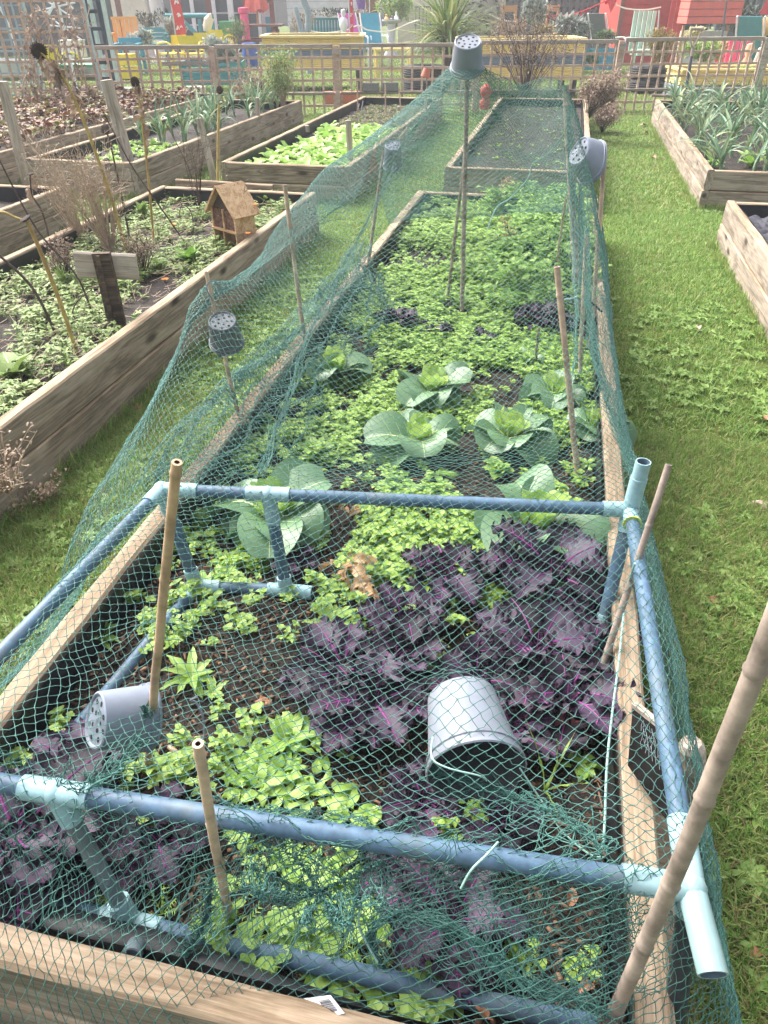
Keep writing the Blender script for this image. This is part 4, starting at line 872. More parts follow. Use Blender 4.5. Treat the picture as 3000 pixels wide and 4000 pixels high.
# ------------------------------------------------------------- kale
M['kale'] = leafmat('dark_purple_kale', [(.012, .007, .016), (.030, .017, .036), (.060, .040, .072)], .55, .05, spec=.35, bscale=140)
M['krib'] = plain('magenta_kale_rib', (.25, .045, .22), .45, .12, 50)
M['kalered'] = leafmat('red_old_kale', [(.12, .03, .04), (.24, .07, .08), (.30, .13, .12)], .5, .15)
def kale_leaf(mb, o, az, el_, L, Wd, droop, mi, seed):
    """lobed blade with a tightly frilled margin: a dense strip grid with growing ruffles"""
    ns, nw = 46, 5; h = Vector((math.cos(az), math.sin(az), 0)); sd = Vector((-h.y, h.x, 0)); p = Vector(o); ang = el_; vs = []; fs = []; rb = []
    for i in range(ns+1):
        t = i/ns; w = 0 if t < .18 else max(.02, math.sin(math.pi*min(1, (t-.18)/.84+.05))**.6)
        w *= .84+.18*math.sin(t*24+seed); w = max(w, .05)*Wd/2
        d = h*math.cos(ang)+Vector((0, 0, 1))*math.sin(ang); n = Vector((0, 0, 1))*math.cos(ang)-h*math.sin(ang); rb.append(p+n*.0015)
        for j in range(-nw, nw+1):
            q = j/nw; e = max(0, abs(q)-.45)/.55; ph = i*1.25+seed+.8*math.sin(i*.37+seed)+(2 if j > 0 else 0)
            vs.append(p+sd*(w*q*(1-.12*e*math.sin(ph*1.7)))+n*(w*.28*abs(q)+e*L*.11*math.sin(ph)*(1 if abs(j) == nw else .45))+d*(e*L*.05*math.cos(ph*1.31)))
        p = p+d*(L/ns); ang -= droop/ns
    m = 2*nw+1
    for i in range(ns):
        for j in range(m-1): a = i*m+j; fs.append((a, a+1, a+m+1, a+m))
    mb.add(vs, fs, mi); mb.tube(rb[::3], [.0024*(1-.05*k) for k in range(len(rb[::3]))], 4, cap=False, mi=1)
    for k in ((14, 22, 30) if seed % 3 < 1 else ()):
        for s_ in (-1, 1): mb.tube([rb[k], rb[min(k+5, ns)]+sd*s_*Wd*.2+Vector((0, 0, .004))], [.0014, .0006], 3, cap=False, mi=1)
def kale(n=10, size=.14, seed=0, mat='kale'):
    random.seed(300+seed); mb = MB()
    for k in range(n):
        az = k*2.4+random.uniform(-.3, .3); st = Vector((.02*math.cos(az), .02*math.sin(az), .02+.006*k)); kale_leaf(mb, st, az, random.uniform(.35, 1.1), size*random.uniform(.7, 1.15), size*random.uniform(.62, .85), random.uniform(.5, 1.3), 0, seed+k*1.7)
    for k in range(4): kale_leaf(mb, (0, 0, .04), k*1.6, 1.25, size*.5, size*.35, .3, 0, seed+k)
    return mb.build('purple_kale', [M[mat], M['krib']], smooth=True)
kp = [kale(14, .135, s_) for s_ in range(4)]; random.seed(33)
kl = [(1150, 2185, .62, 'small purple kale between the pipe leg and the bottom pipe'), (1740, 2260, .95, 'purple kale at the left of the group behind the open pot'), (2150, 2300, 1.25, 'big purple kale in front of the largest cabbage'), (1590, 2450, .85, 'kale with one flat magenta ribbed leaf in the middle of the bed'),
      (2090, 2560, 1.15, 'kale showing bright magenta stalks right of the middle'), (1350, 2680, 1.0, 'left kale of the pair behind the front soil patch'), (1470, 2790, 1.05, 'kale with a long glossy pink midrib left of the open pot'), (1560, 2600, .9, 'kale just behind the pair, nearest the brown withered leaves'), (1850, 2680, .9, 'kale directly behind the open pot'),
      (2220, 2760, 1.05, 'kale by the right board beside the loose cord'), (2010, 2860, .75, 'small kale tucked against the right of the open pot'), (1640, 3130, .6, 'kale between the open pot and the front pipe'), (1960, 3230, .6, 'flattened kale right of the front pipe middle'), (1570, 3390, .6, 'kale under the netting knot'),
      (1760, 3640, .85, 'kale hanging inside the gathered net loop'), (90, 3330, 1.3, 'large kale at the left edge behind the front pipe'), (330, 3020, .85, 'kale behind the left pipe joint'), (210, 3420, .7, 'kale nearest the front board at left'), (620, 3280, .75, 'small kale right of the slanting pipe leg'), (2330, 2430, .85, 'kale against the right board next to the low pipe stub'),
      (1560, 1270, .8, 'distant kale left of the tall centre poles'), (1700, 1290, .6, 'small distant kale at the foot of the tall poles'), (1880, 1330, .5, 'reddish small kale in the middle weeds'), (2090, 1260, .85, 'distant kale left of the red brown cane top'), (2180, 1290, .8, 'distant kale just behind the red brown cane'), (2330, 1290, .5, 'kale leaf tuft poking out over the right board')]
for i, (px, py, s_, lb) in enumerate(kl):
    p = P(px, py, .32); o = kp[i] if i < 4 else copy_tree(kp[i % 4]); o.location = (p.x, p.y, sz(p.x, p.y)-.008); o.rotation_euler = (random.uniform(-.12, .12), random.uniform(-.12, .12), random.uniform(0, 6.28)); s_ *= .92; o.scale = (s_, s_, s_*random.uniform(.75, .95))
    tag(o, lb, 'kale', 'purple kale plants')
rk = MB(); kale_leaf(rk, (0, 0, .0), .4, .3, .10, .08, .6, 0, 3); kale_leaf(rk, (0, 0, .0), 1.9, .25, .08, .07, .6, 0, 5); o = rk.build('fallen_kale_leaf', [M['kalered'], M['krib']]); o.location = P(2120, 2900, .32); tag(o, 'brick red fading kale leaf lying right of the open pot', 'kale leaf')
# withered leaves, individual weeds
M['wither'] = leafmat('withered_leaf', [(.30, .18, .09), (.48, .30, .16), (.62, .44, .26)], .6, .3)
def withered(px, py, s_, label, n=7):
    mb = MB()
    for k in range(n): mb.leaf((random.uniform(-.02, .02), random.uniform(-.02, .02), .005), random.uniform(0, 6.28), random.uniform(.1, .9), s_*random.uniform(.6, 1.1), s_*.35, 1.6, .5, 0, 8, 2, 'cabb', .012, 3, seed=k, twist=1.2)
    o = mb.build('withered_leaves', M['wither'], smooth=True); p = P(px, py, .33); o.location = p; tag(o, label, 'dead leaves', 'withered brown cabbage leaves')
withered(1340, 2210, .085, 'orange brown heap of withered leaves in the middle of the bed'); withered(1400, 2310, .07, 'greenish withered leaf lump just in front of the orange heap', 5); withered(1390, 2010, .05, 'small withered leaf behind the rear pipe middle', 4); withered(1550, 1640, .06, 'pale withered scraps between two back cabbages', 4)
def rosette_thing(px, py, n, L, Wd, el_, mat, label, shape='strap', z=.31, droop=.7, name='weed_plant'):
    random.seed(px); mb = MB()
    for k in range(n): mb.leaf((0, 0, .005), k*2.4+random.uniform(-.3, .3), el_*random.uniform(.5, 1.5), L*random.uniform(.6, 1.1), Wd*random.uniform(.8, 1.1), droop, .3, 0, 7, 2, shape, .003, 3, seed=k, rib=1, ribw=.03)
    o = mb.build(name, [M[mat], M['vein']], smooth=True); p = P(px, py, z); o.location = (p.x, p.y, sz(p.x, p.y)); return tag(o, label, 'weed', 'single plants among the beds')
rosette_thing(750, 2640, 11, .085, .02, .6, 'bright', 'long leaved weed rosette right of the orange cane', 'ovate'); rosette_thing(1290, 2440, 10, .085, .022, .7, 'bright', 'pale long leaved weed rosette left of the middle kale', 'ovate'); rosette_thing(830, 2700, 7, .045, .014, .5, 'bright', 'smaller weed rosette touching the long leaved one', 'ovate')
rosette_thing(400, 2500, 26, .06, .014, 1.0, 'bright', 'lime groundsel tuft beside the left board', 'ovate', droop=1.2); rosette_thing(150, 3530, 9, .05, .018, .7, 'bright', 'weed rosette on the front bottom pipe at left', 'ovate'); rosette_thing(880, 2240, 9, .045, .035, .6, 'bright', 'round crinkled weed by the bottom rear pipe', 'ovate')
rosette_thing(1560, 2050, 9, .05, .03, .6, 'bright', 'broad leaved weed on bare soil behind the rear pipe', 'ovate'); rosette_thing(2130, 3080, 5, .16, .006, 1.2, 'chick', 'tall grass tuft sprouting right of the open pot', 'blade', droop=.5); rosette_thing(780, 2030, 12, .05, .035, .8, 'nettle', 'nettle by the left pipe leg', 'ovate')
rosette_thing(1660, 3880, 8, .06, .045, .5, 'bright', 'broad weed nearest the viewer right of the barcode card', 'ovate'); rosette_thing(1230, 3700, 8, .055, .045, .5, 'bright', 'broad weed between the two front pipes', 'ovate'); rosette_thing(2400, 1380, 7, .07, .05, .6, 'nettle', 'weed sprawling over the right board top', 'ovate', z=.4)
rosette_thing(1950, 1840, 12, .07, .05, .8, 'bright', 'leafy weed in front of the cabbage by the red brown cane', 'ovate'); rosette_thing(1230, 1790, 12, .08, .05, .8, 'nettle', 'leafy weed left of the broad cabbage', 'ovate'); rosette_thing(1120, 2900, 10, .07, .03, .8, 'bright', 'frilly mustard leaved weed in front of the soil patch', 'ovate')
tag(MB().tube([P(660, 2915, .315), P(735, 2980, .32)], .005, 7).build('cane_splinter', [M['bamboo_bright']]), 'short orange splinter of cane on the compost', 'stick')
fl_ = [(140, 2740), (2310, 3860), (1050, 2750), (1900, 3990), (2220, 3550)]
for i, (px, py) in enumerate(fl_):
    fallen_leaf(px, py, .315, .03, ['curled leaf by the left board under the net', 'tan leaf near the foot of the big grey stick', 'orange leaf at the end of the yellow stalk', 'pale dry leaf at the bottom edge', 'brown leaf near the right board behind the front pipe'][i])
# ---------------------------------------------------------------- chalk board and paddle at right
sg = thing('slate_sign', 'black chalk slate on a wooden stake leaning outside the right board', 'slate sign')
s0, s1_, s2, s3 = P(2472, 2755, .47), P(2592, 2850, .49), P(2640, 3290, .42), P(2455, 2975, .33)
s2 = s1_+(s3-s0)*1.15+(s3-s0)*0; n_ = (s1_-s0).cross(s3-s0).normalized()
ex = (s2-s3); q1 = s0; q2 = s1_; q3 = P(2690, 3330, .44); q4 = P(2452, 2990, .425); n_ = (q2-q1).cross(q4-q1).normalized()
n_ = -n_ if n_.dot(CP-q1) < 0 else n_
mb = MB(); mb.add([q1, q2, q3, q4, q1-n_*.008, q2-n_*.008, q3-n_*.008, q4-n_*.008], [(0, 1, 2, 3), (7, 6, 5, 4), (0, 4, 5, 1), (1, 5, 6, 2), (2, 6, 7, 3), (3, 7, 4, 0)]); mb.build('slate', plain('black_slate', (.012, .011, .011), .95, .3, 30, bmp=.1, spec=.05), sg)
mb = MB(); mb.bar(q1-n_*.004, q2-n_*.004, .012, .016); mb.build('edge_strip', M['greypost'], sg)
mb = MB(); rs = random.Random(9)
for r_ in range(3):
    for k in range(6):
        u = .15+.10*r_; v = .30+.085*k; 
        c = q1.lerp(q2, v).lerp(q4.lerp(q3, v), u*1.2)+n_*.002; e = (q2-q1).normalized()*.006; f_ = (q4-q1).normalized()*.010
        mb.tube([c+f_, c+e*rs.uniform(-1, 1), c-f_+e*rs.uniform(.2, 1), c+e*1.1], .0004, 4)
mb.build('chalk_marks', plain('chalk', (.22, .26, .28), .9, .1), sg)
stk = MB(); a_, b_ = P(2700, 2900, .40), P(2720, 3250, .16); stk.tube([a_, a_.lerp(b_, .05), b_], [.018, .024, .023], 10); tag(stk.build('wooden_stake', [M['greypost']]), 'blunt pale wooden stake end outside the right board behind the blue pipe', 'stake')
st2 = MB(); st2.box((0, 0, 0), (.05, .34, .03)); o = st2.build('wood_offcut', M['sleeper_top']); o.location = P(2600, 3400, .16); o.rotation_euler = (0, 0, -.1); tag(o, 'tan wooden offcut lying on the grass against the right board', 'offcut')
# ---------------------------------------------------------------- contents of the other beds
random.seed(50)
M['salad'] = leafmat('salad_leaf', [(.22, .38, .07), (.34, .52, .13), (.48, .64, .24)], .42, .3)
M['leek'] = leafmat('leek_leaf', [(.06, .14, .075), (.11, .21, .115), (.20, .31, .18), (.36, .37, .19)], .45, .15)
M['strawb'] = leafmat('autumn_strawberry_leaf', [(.05, .03, .022), (.10, .045, .03), (.22, .09, .05), (.15, .20, .06), (.34, .18, .08)], .5, .2)
M['dry'] = leafmat('dry_brown_foliage', [(.15, .10, .07), (.28, .20, .145), (.42, .33, .26)], .75, .15)
M['drystem'] = plain('dry_stem', (.42, .32, .23), .7, .3, 50)
M['darkstem'] = plain('dark_stem', (.085, .055, .045), .7, .3, 50)
M['ystalk'] = plain('yellow_sunflower_stalk', (.42, .31, .10), .6, .25, 30, dirt=(.22, .11, .05))
M['sunhead'] = plain('dead_sunflower_head', (.045, .030, .026), .9, .4, 60)
M['ocalyx'] = plain('pale_calyx', (.36, .24, .10), .8, .3, 60)
M['flower'] = plain('orange_petals', (.80, .28, .03), .6, .15, 60, bmp=0)
def salad(n=7, L=.075, W=.05, el_=.9):
    mb = MB()
    for k in range(n): mb.leaf((0, 0, .0), k*2.4+random.uniform(-.3, .3), el_*random.uniform(.7, 1.3), L*random.uniform(.7, 1.15), W*random.uniform(.8, 1.1), .9, .25, 0, 5, 1, 'round', .004, 3, seed=k)
    return mb
sp = [salad().build('salad_plant', M['salad'], smooth=True) for _ in range(4)]; used = 0
def put(protos, used, pts, label, group, cat, sc=(.8, 1.2), tilt=.15):
    for i, (x, y, z) in enumerate(pts):
        o = protos[i] if (not used and i < len(protos)) else copy_tree(protos[i % len(protos)])
        o.location = (x, y, z); o.rotation_euler = (random.uniform(-tilt, tilt), random.uniform(-tilt, tilt), random.uniform(0, 6.28)); s_ = random.uniform(*sc); o.scale = (s_,)*3
        tag(o, label, cat, group)
pts = []
for j in range(20):
    for i in range(10): pts.append((-2.66+.105*i+random.uniform(-.03, .03), 6.20+j*.125+random.uniform(-.04, .04)+.05*(i % 2), .295))
pts = [p for p in pts if p[0] > -2.62 and not (p[1] > 7.2 and p[0] < -2.55+(p[1]-7.2)*.0)]
put(sp, 0, pts, 'bright green salad plant in the dense block filling the front half of its bed', 'bright salad seedlings in rows', 'salad plant', (1.2, 1.75))
pts = [(random.uniform(-4.3, -3.5), random.uniform(6.05, 7.5), .295) for _ in range(80)]
put(sp, 1, pts, 'low pale green salad plant in the front of the bed with leeks', 'pale salad in the leek bed', 'salad plant', (.6, 1.0))
def leek(n=9, L=.42, W=.04, seed=0, flop=1.6):
    random.seed(500+seed); mb = MB(); mb.tube([(0, 0, 0), (0, 0, .08), (0, 0, .16)], [.016, .015, .018], 8, mi=0)
    for k in range(n):
        az = (k % 2)*3.14+random.uniform(-.6, .6); mb.leaf((0, 0, .07+.01*k), az, random.uniform(.9, 1.45), L*random.uniform(.6, 1.1), W*random.uniform(.7, 1.1), random.uniform(.3, flop*1.35), .5, 0, 10, 1, 'strap' if random.random() < .5 else 'blade', twist=random.uniform(-.8, .8))
    return mb.build('leek', M['leek'], smooth=True)
lp = [leek(seed=s_) for s_ in range(4)]; random.seed(61)
pts = []
for j in range(14):
    for i in range(5): pts.append((1.30+i*.27+random.uniform(-.05, .05), 6.70+j*.33+random.uniform(-.08, .08), .295))
put(lp, 0, pts, 'floppy grey green leek among those crowding the bed by the right fence', 'leeks in the right hand bed', 'leek', (.75, 1.1), .3)
pts = [(random.uniform(-4.2, -3.55), 7.2+i*.095, .295) for i in range(32)]
put(lp, 1, pts, 'upright leek in the bed behind the tall grey post', 'leeks in the left hand bed', 'leek', (.7, 1.0), .2)
def strawb(seed=0):
    mb = MB()
    for k in range(11):
        az = k*2.4; b = Vector((.07*math.cos(az), .07*math.sin(az), random.uniform(.06, .16))); mb.tube([(0, 0, 0), b*.6+Vector((0, 0, .02)), b], .0025, 3, cap=False, mi=1)
        for j in (-.8, 0, .8): mb.leaf(b, az+j, .1+random.uniform(-.3, .4), .06, .05, .9, .35, 0, 4, 1, 'round', .003, 5, seed=k)
    return mb.build('strawberry_plant', [M['strawb'], M['drystem']])
stp = [strawb(s_) for s_ in range(4)]; pts = []
for j in range(17):
    for i in range(8): pts.append((-6.95+i*.27+random.uniform(-.08, .08), 5.85+j*.30+random.uniform(-.08, .08), .30))
put(stp, 0, pts, 'strawberry plant with red and orange autumn leaves in the far left bed', 'autumn strawberry plants', 'strawberry plant', (.95, 1.4))
# sprouts and tags on the dark soil behind the seedlings
T_small = [salad(4, .035, .015) for _ in range(3)]; M['sprout'] = leafmat('purplish_sprout', [(.08, .10, .04), (.16, .22, .07), (.22, .16, .10)], .6, .2)
tag(scatter('tiny_sprouts', T_small, [(random.uniform(-2.6, -1.75), random.uniform(8.6, 10.9), .30) for _ in range(700)], M['sprout']), 'tiny dark sprouts on the far soil behind the bright salad', 'seedlings', kind='stuff')
tag(scatter('sparse_sprouts', T_small, [(random.uniform(-.8, .18), random.uniform(6.4, 11.0), .30) for _ in range(90)], M['chick']), 'sparse sprouts on the mostly bare bed behind the netting', 'seedlings', kind='stuff')
for px, py in [(1370, 738), (1404, 735)]:
    pass
for i, (px, py) in enumerate([(1400, 440), (1415, 428)]):
    p = P(px, py, .3); o = MB().box((0, 0, .05), (.012, .002, .11), Euler((0, .25, 0)).to_matrix()).build('plant_tag', plain('white_tag', (.75, .75, .75), .4, .05) if i == 0 else bpy.data.materials['white_tag']); o.location = p
    tag(o, ['left white plant tag stuck in the sprout soil', 'right white plant tag stuck in the sprout soil'][i], 'plant tag', 'white plant tags')
for i, (x0, y0, x1, y1) in enumerate([(1397, 445, 1397, 320), (1507, 450, 1505, 330), (1570, 470, 1558, 345)]):
    a = P(x0, y0, .3); cane(['left thin cane in the sprout soil', 'middle thin cane in the sprout soil', 'right thin cane in the sprout soil near the small post'][i], a, PD(x1, y1, (a-CP).dot(fh)), .009, 'bamboo')
# posts
def post(label, b, t, w, mat='greypost', name='wooden_post', thick=None):
    b = Vector(b); t = Vector(t); L = (t-b).length; d = (t-b).normalized(); thick = thick or w; mb = MB(); vs = []; n = 10
    prof = [(-w/2, -thick*.42), (-w*.42, -thick/2), (w*.42, -thick/2), (w/2, -thick*.42), (w/2, thick*.42), (w*.42, thick/2), (-w*.42, thick/2), (-w/2, thick*.42)]
    for i in range(n+1):
        for (y, z) in prof: vs.append((-L/2+L*i/n, y+.002*mnoise.noise(Vector((i*.6, y*40, b.x*9))), z))
    mb.add(vs, [(i*8+j, i*8+(j+1) % 8, (i+1)*8+(j+1) % 8, (i+1)*8+j) for i in range(n) for j in range(8)]+[tuple(range(8))[::-1], tuple(n*8+j for j in range(8))])
    o = mb.build(name, M[mat]); y = sh.copy(); y = (y-d*y.dot(d)).normalized(); z = d.cross(y); c = (b+t)/2
    o.matrix_world = Matrix(((d.x, y.x, z.x, c.x), (d.y, y.y, z.y, c.y), (d.z, y.z, z.z, c.z), (0, 0, 0, 1))); return tag(o, label, 'post', 'wooden posts among the beds')
def gpost(label, x0, y0, x1, y1, w, z0=GZ, **k):
    a = P(x0, y0, z0); return post(label, a, PD(x1, y1, (a-CP).dot(fh)), w, **k)
gpost('tall weathered grey post at the corner of the leek bed', 530, 735, 415, 312, .085)
gpost('weathered grey post near the left picture edge', 112, 735, 8, 318, .075)
gpost('leaning wedge shaped board between the leek bed and the salad bed', 842, 720, 778, 462, .06, thick=.02)
gpost('short post at the right front corner of the salad bed', 1376, 735, 1360, 470, .05, thick=.035)
gpost('thin post on the right side of the leek bed', 1012, 560, 1005, 382, .045)
gpost('thin far post on the right side of the salad bed', 1562, 500, 1560, 416, .05)
gpost('thin far post nearest the fence right of the salad bed', 1660, 530, 1663, 372, .035)
gpost('small post in the left side of the salad bed', 1202, 515, 1200, 490, .04, z0=.35)
# yellow straight cane
a = P(850, 765, .3); cane('thin straight yellow cane standing before the salad bed', a, PD(855, 410, (a-CP).dot(fh)), .010, 'ystalk')
# ------------------------------------------------------------- left weedy bed
pts = [(random.uniform(-2.72, -1.70), random.uniform(1.1, 5.05), 0) for _ in range(2500)]
pts = [(x, y, sz(x, y)) for x, y, _ in pts if mnoise.noise(Vector((x*3, y*2.5, 2)))+.5*mnoise.noise(Vector((x*8, y*7, 3))) > -.22]
M['dull'] = leafmat('dusty_weed_leaf', [(.11, .16, .05), (.20, .30, .08), (.33, .42, .16)], .55, .25)
tag(scatter('weed_carpet', [weedlet(7, .05, .014, .03), sprig(5, .05, .022, .014), weedlet(6, .06, .012, .06), sprig(4, .07, .02, .009)], pts, [M['dull'], M['stemg']], sc=rng.uniform(.5, 1.15, len(pts)), tilt=.35), 'loose carpet of pale green weeds in the left bed', 'weeds', kind='stuff')
strw = MB()
for _ in range(1500):
    x, y = random.uniform(-2.7, -1.75), random.uniform(1.2, 5); a = random.uniform(0, 3.14); l = random.uniform(.03, .12); z = sz(x, y)+random.uniform(.01, .05)
    strw.tube([(x, y, z), (x+l*math.cos(a), y+l*math.sin(a), z+random.uniform(-.01, .03))], .0014, 3, cap=False)
tag(strw.build('straw_litter', M['drystem']), 'dry straw and dead stalk litter over the left bed', 'straw', kind='stuff')
rosette_thing(745, 1030, 14, .13, .07, .9, 'nettle', 'dark leafy foxglove like plant beside the right side of the weedy left bed', 'ovate', name='leafy_plant')
rosette_thing(620, 1060, 12, .10, .04, 1.1, 'dull', 'marigold plant with an orange flower beside the T sign', 'ovate', name='marigold')
rosette_thing(60, 1480, 9, .16, .09, .8, 'dull', 'large mottled mildewed leaves at left edge', 'ovate', name='leafy_plant')
rosette_thing(250, 1120, 18, .12, .025, 1.2, 'dull', 'upright tuft of pale leaves at left of the T sign', 'ovate', name='leafy_plant'); rosette_thing(560, 850, 16, .12, .05, 1.0, 'dull', 'broad pale foliage at the foot of the yellow stalks', 'ovate', name='leafy_plant'); rosette_thing(1045, 800, 12, .13, .05, 1.0, 'dull', 'wilting green plant just right of the insect house', 'ovate', name='leafy_plant')
def flower(px, py, D, r, label):
    mb = MB()
    for k in range(14): mb.leaf((0, 0, 0), k*.449, .35, r, r*.35, .3, .1, 0, 2, 1, 'ovate')
    mb.blob((0, 0, .002), (r*.3, r*.3, r*.2), amp=0); o = mb.build('flower', M['flower']); o.location = PD(px, py, D); tag(o, label, 'flower', 'small orange flowers')
flower(678, 878, 4.6, .022, 'single orange marigold in the left bed behind the seed heads'); flower(645, 1093, 3.7, .024, 'orange marigold just right of the T sign board'); flower(968, 912, 4.15, .018, 'yellow flower hanging before the insect house opening'); flower(938, 852, 4.25, .015, 'yellow flower on the insect house front'); flower(85, 1420, 2.85, .01, 'tiny yellow flower near the mottled leaves')
flower(998, 800, 4.3, .02, 'yellow flower at the right corner of the insect house roof')
# dry stalks
def stalk(label, pts, r0, r1, mat='ystalk', head=None, hr=.06, name='sunflower_stalk', leaves=0, group='dead sunflower stalks', D=None, base=None):
    b = P(*pts[0], .30); D = (b-CP).dot(fh) if D is None else D
    Q = [b]+[PD(x, y, D+i*.0) for i, (x, y) in enumerate(pts[1:])]; t = thing(name, label, 'sunflower' if head else 'dry stalk', (0, 0, 0), 0, group)
    cs = curve_pts(Q, 30); mb = MB(); mb.tube(cs, [r0+(r1-r0)*i/30 for i in range(31)], 8); mb.build('stem', M[mat], t, smooth=True)
    if leaves:
        mb = MB()
        for k in range(leaves):
            c = cs[random.randint(14, 29)]; mb.leaf(c, random.uniform(0, 6.28), random.uniform(-1.2, .2), random.uniform(.05, .11), .035, 1.0, .8, 0, 5, 1, 'ovate', .008, 3, seed=k, twist=2)
        mb.build('withered_leaf', M['dry'], t)
    if head:
        c = cs[-1]; mb = MB(); dn = Vector(head).normalized(); q = Vector((0, 0, 1)).rotation_difference(dn).to_matrix().to_4x4(); Mx = Matrix.Translation(c) @ q
        mb.lathe([(.001, -hr*.25), (hr*.6, -hr*.22), (hr, -hr*.02), (hr*.97, hr*.14), (hr*.6, hr*.26), (.001, hr*.22)], 18, Mx)
        for k in range(22):
            a = k*.2856; v0 = len(mb.v); mb.leaf((hr*.9*math.cos(a), hr*.9*math.sin(a), 0), a, random.uniform(-.3, 1.1), hr*.3, hr*.2, random.uniform(-1, 1.5), .2, 0, 3, 1, 'ovate')
            mb.v[v0:] = [tuple(Mx @ Vector(v)) for v in mb.v[v0:]]
        mb.build('seed_head', M['sunhead'], t)
stalk('biggest dead sunflower with a black drooping head on a thick yellow stalk at upper left', [(502, 1005), (430, 760), (330, 480), (262, 330), (200, 245), (152, 200)], .010, .005, 'ystalk', (.6, -.75, -.1), .036, leaves=16)
stalk('yellow dead sunflower stalk with a small head before the trellis', [(602, 955), (580, 700), (560, 520), (545, 400), (528, 320)], .0075, .005, 'ystalk', (.1, -1, .1), .024, leaves=9)
stalk('orange leaning stalk at left topped by a ragged black seed head', [(305, 1395), (245, 1210), (165, 1000), (118, 890), (100, 855)], .0085, .007, 'ystalk', (-.3, -.3, .9), .022)
stalk('pale dead branch reaching in from the left edge to the ragged head', [(-60, 1280), (-40, 900), (0, 830), (60, 850), (95, 862)], .006, .005, 'ystalk', name='dry_stalk')
stalk('thin dark stalk with green leaves and a star shaped dry head at left', [(200, 960), (165, 830), (125, 760), (118, 680)], .006, .004, 'darkstem', (0, -.2, 1), .018, leaves=4)
stalk('dark stalk with a round black head in front of the tall grey post', [(512, 960), (470, 740), (430, 560), (412, 505)], .006, .004, 'darkstem', (-.1, -.9, .3), .026)
stalk('dark leaning stalk crossing the lower left of the weedy bed', [(225, 1320), (130, 1130), (0, 1000), (-60, 950)], .006, .005, 'darkstem', name='dry_stalk')
stalk('dark stalk slanting from the weeds behind the T sign to the upper left', [(365, 1240), (300, 1080), (140, 890), (-20, 590)], .005, .003, 'darkstem', name='dry_stalk')
stalk('long dark stalk slanting right towards the marigold', [(735, 965), (620, 800), (510, 640), (400, 430)], .005, .003, 'darkstem', name='dry_stalk')
stalk('dark reddish stalk left of the leaning wedge board', [(760, 770), (745, 680), (690, 560), (640, 470)], .004, .002, 'darkstem', name='dry_stalk')
stalk('beige stalk with a nodding pale head near the strawberry bed', [(345, 960), (270, 780), (170, 640), (60, 470)], .006, .004, 'drystem', name='dry_stalk')
stalk('drooping small dead head left of the insect house', [(755, 910), (752, 850), (735, 812), (708, 805), (700, 845)], .003, .0025, 'darkstem', (0, 0, -1), .016)
stalk('tall thin stalk with a curled pale head over the leeks', [(860, 700), (856, 500), (852, 400), (858, 352)], .005, .004, 'drystem', (0, -1, .2), .026)
stalk('curved brown stem in front of the T sign', [(380, 1300), (290, 1240), (300, 1180), (360, 1130)], .004, .002, 'darkstem', name='dry_stalk')
def drybush(px, py, n, h, spread, label, mat='drystem', heads='dry', z=.3, lean=(0, 0), fine=3, name='dry_plant', hl=.012, cat='dry plant', curl=0, r=.003, hn=3):
    c = P(px, py, z); t = thing(name, label, cat, c, 0, 'dead stalky plants'); mb = MB(); hb = MB()
    for k in range(n):
        a = random.uniform(0, 6.28); s_ = random.uniform(.1, 1)*spread; H_ = h*random.uniform(.5, 1.05); tp = Vector((s_*math.cos(a)+lean[0]*H_, s_*math.sin(a)+lean[1]*H_, H_))
        md = tp*.5+Vector((random.gauss(0, .02), random.gauss(0, .02), H_*.08)); mb.tube([(0, 0, 0), md, tp], [r, r*.7, r*.3], 3, cap=False)
        for j in range(fine):
            q = md.lerp(tp, random.uniform(0, 1)); e = q+Vector((random.gauss(0, .4), random.gauss(0, .4), random.uniform(0, .6)))*h*.22
            mb.tube([q, e], r*.4, 3, cap=False)
            for _ in range(hn): hb.leaf(e+Vector((random.gauss(0, hl), random.gauss(0, hl), random.gauss(0, hl))), random.uniform(0, 6.28), random.uniform(-1, 1.3), hl*random.uniform(.6, 1.4), hl*.6, 1, .3, 0, 2, 1, 'ovate')
    mb.build('stems', M[mat], t); tag(hb.build('seed_heads', M[heads], t), kind='stuff')
drybush(440, 1000, 80, .6, .28, 'large tangle of thin beige dead stems in the weedy left bed', hn=1, lean=(-.25, .1), fine=5)
drybush(330, 960, 45, .55, .25, 'paler tangle of curly dry stems left of the yellow stalk', hn=1, lean=(-.35, .1), fine=5)
drybush(560, 1090, 26, .24, .09, 'brown flat topped seed heads behind the T sign', 'darkstem', 'dry', fine=5, hn=5); drybush(270, 1110, 26, .24, .1, 'brown seed heads at left behind the T sign', 'darkstem', 'dry', fine=5, hn=5)
drybush(780, 850, 14, .55, .12, 'reddish brown dry stalks left of the insect house', 'darkstem', 'dry', lean=(.1, 0), fine=4, hn=1); drybush(940, 960, 12, .36, .12, 'thin dark seed stalks standing in front of the insect house', 'darkstem', 'dry', lean=(.05, 0), fine=4, hn=1)
drybush(30, 1930, 22, .22, .14, 'grey dead plant spilling over the near corner of the left sleepers', 'drystem', 'dry', z=.25, lean=(.3, -.2), fine=4, hn=2, hl=.014)
drybush(120, 1980, 9, .10, .10, 'dry grey seed tuft lying on the grass at left', 'drystem', 'dry', z=GZ, lean=(.9, 0), fine=4, hn=7)
drybush(2290, 470, 60, .45, .28, 'grey brown dead plant tumbling over the far right corner of the bare bed', 'darkstem', 'dry', z=.32, lean=(.45, -.2), fine=6, hn=8, hl=.03, r=.004)
drybush(2350, 520, 40, .30, .22, 'lower mass of the dead plant hanging down to the grass', 'darkstem', 'dry', z=GZ, lean=(.1, 0), fine=6, hn=8, hl=.03, r=.004)
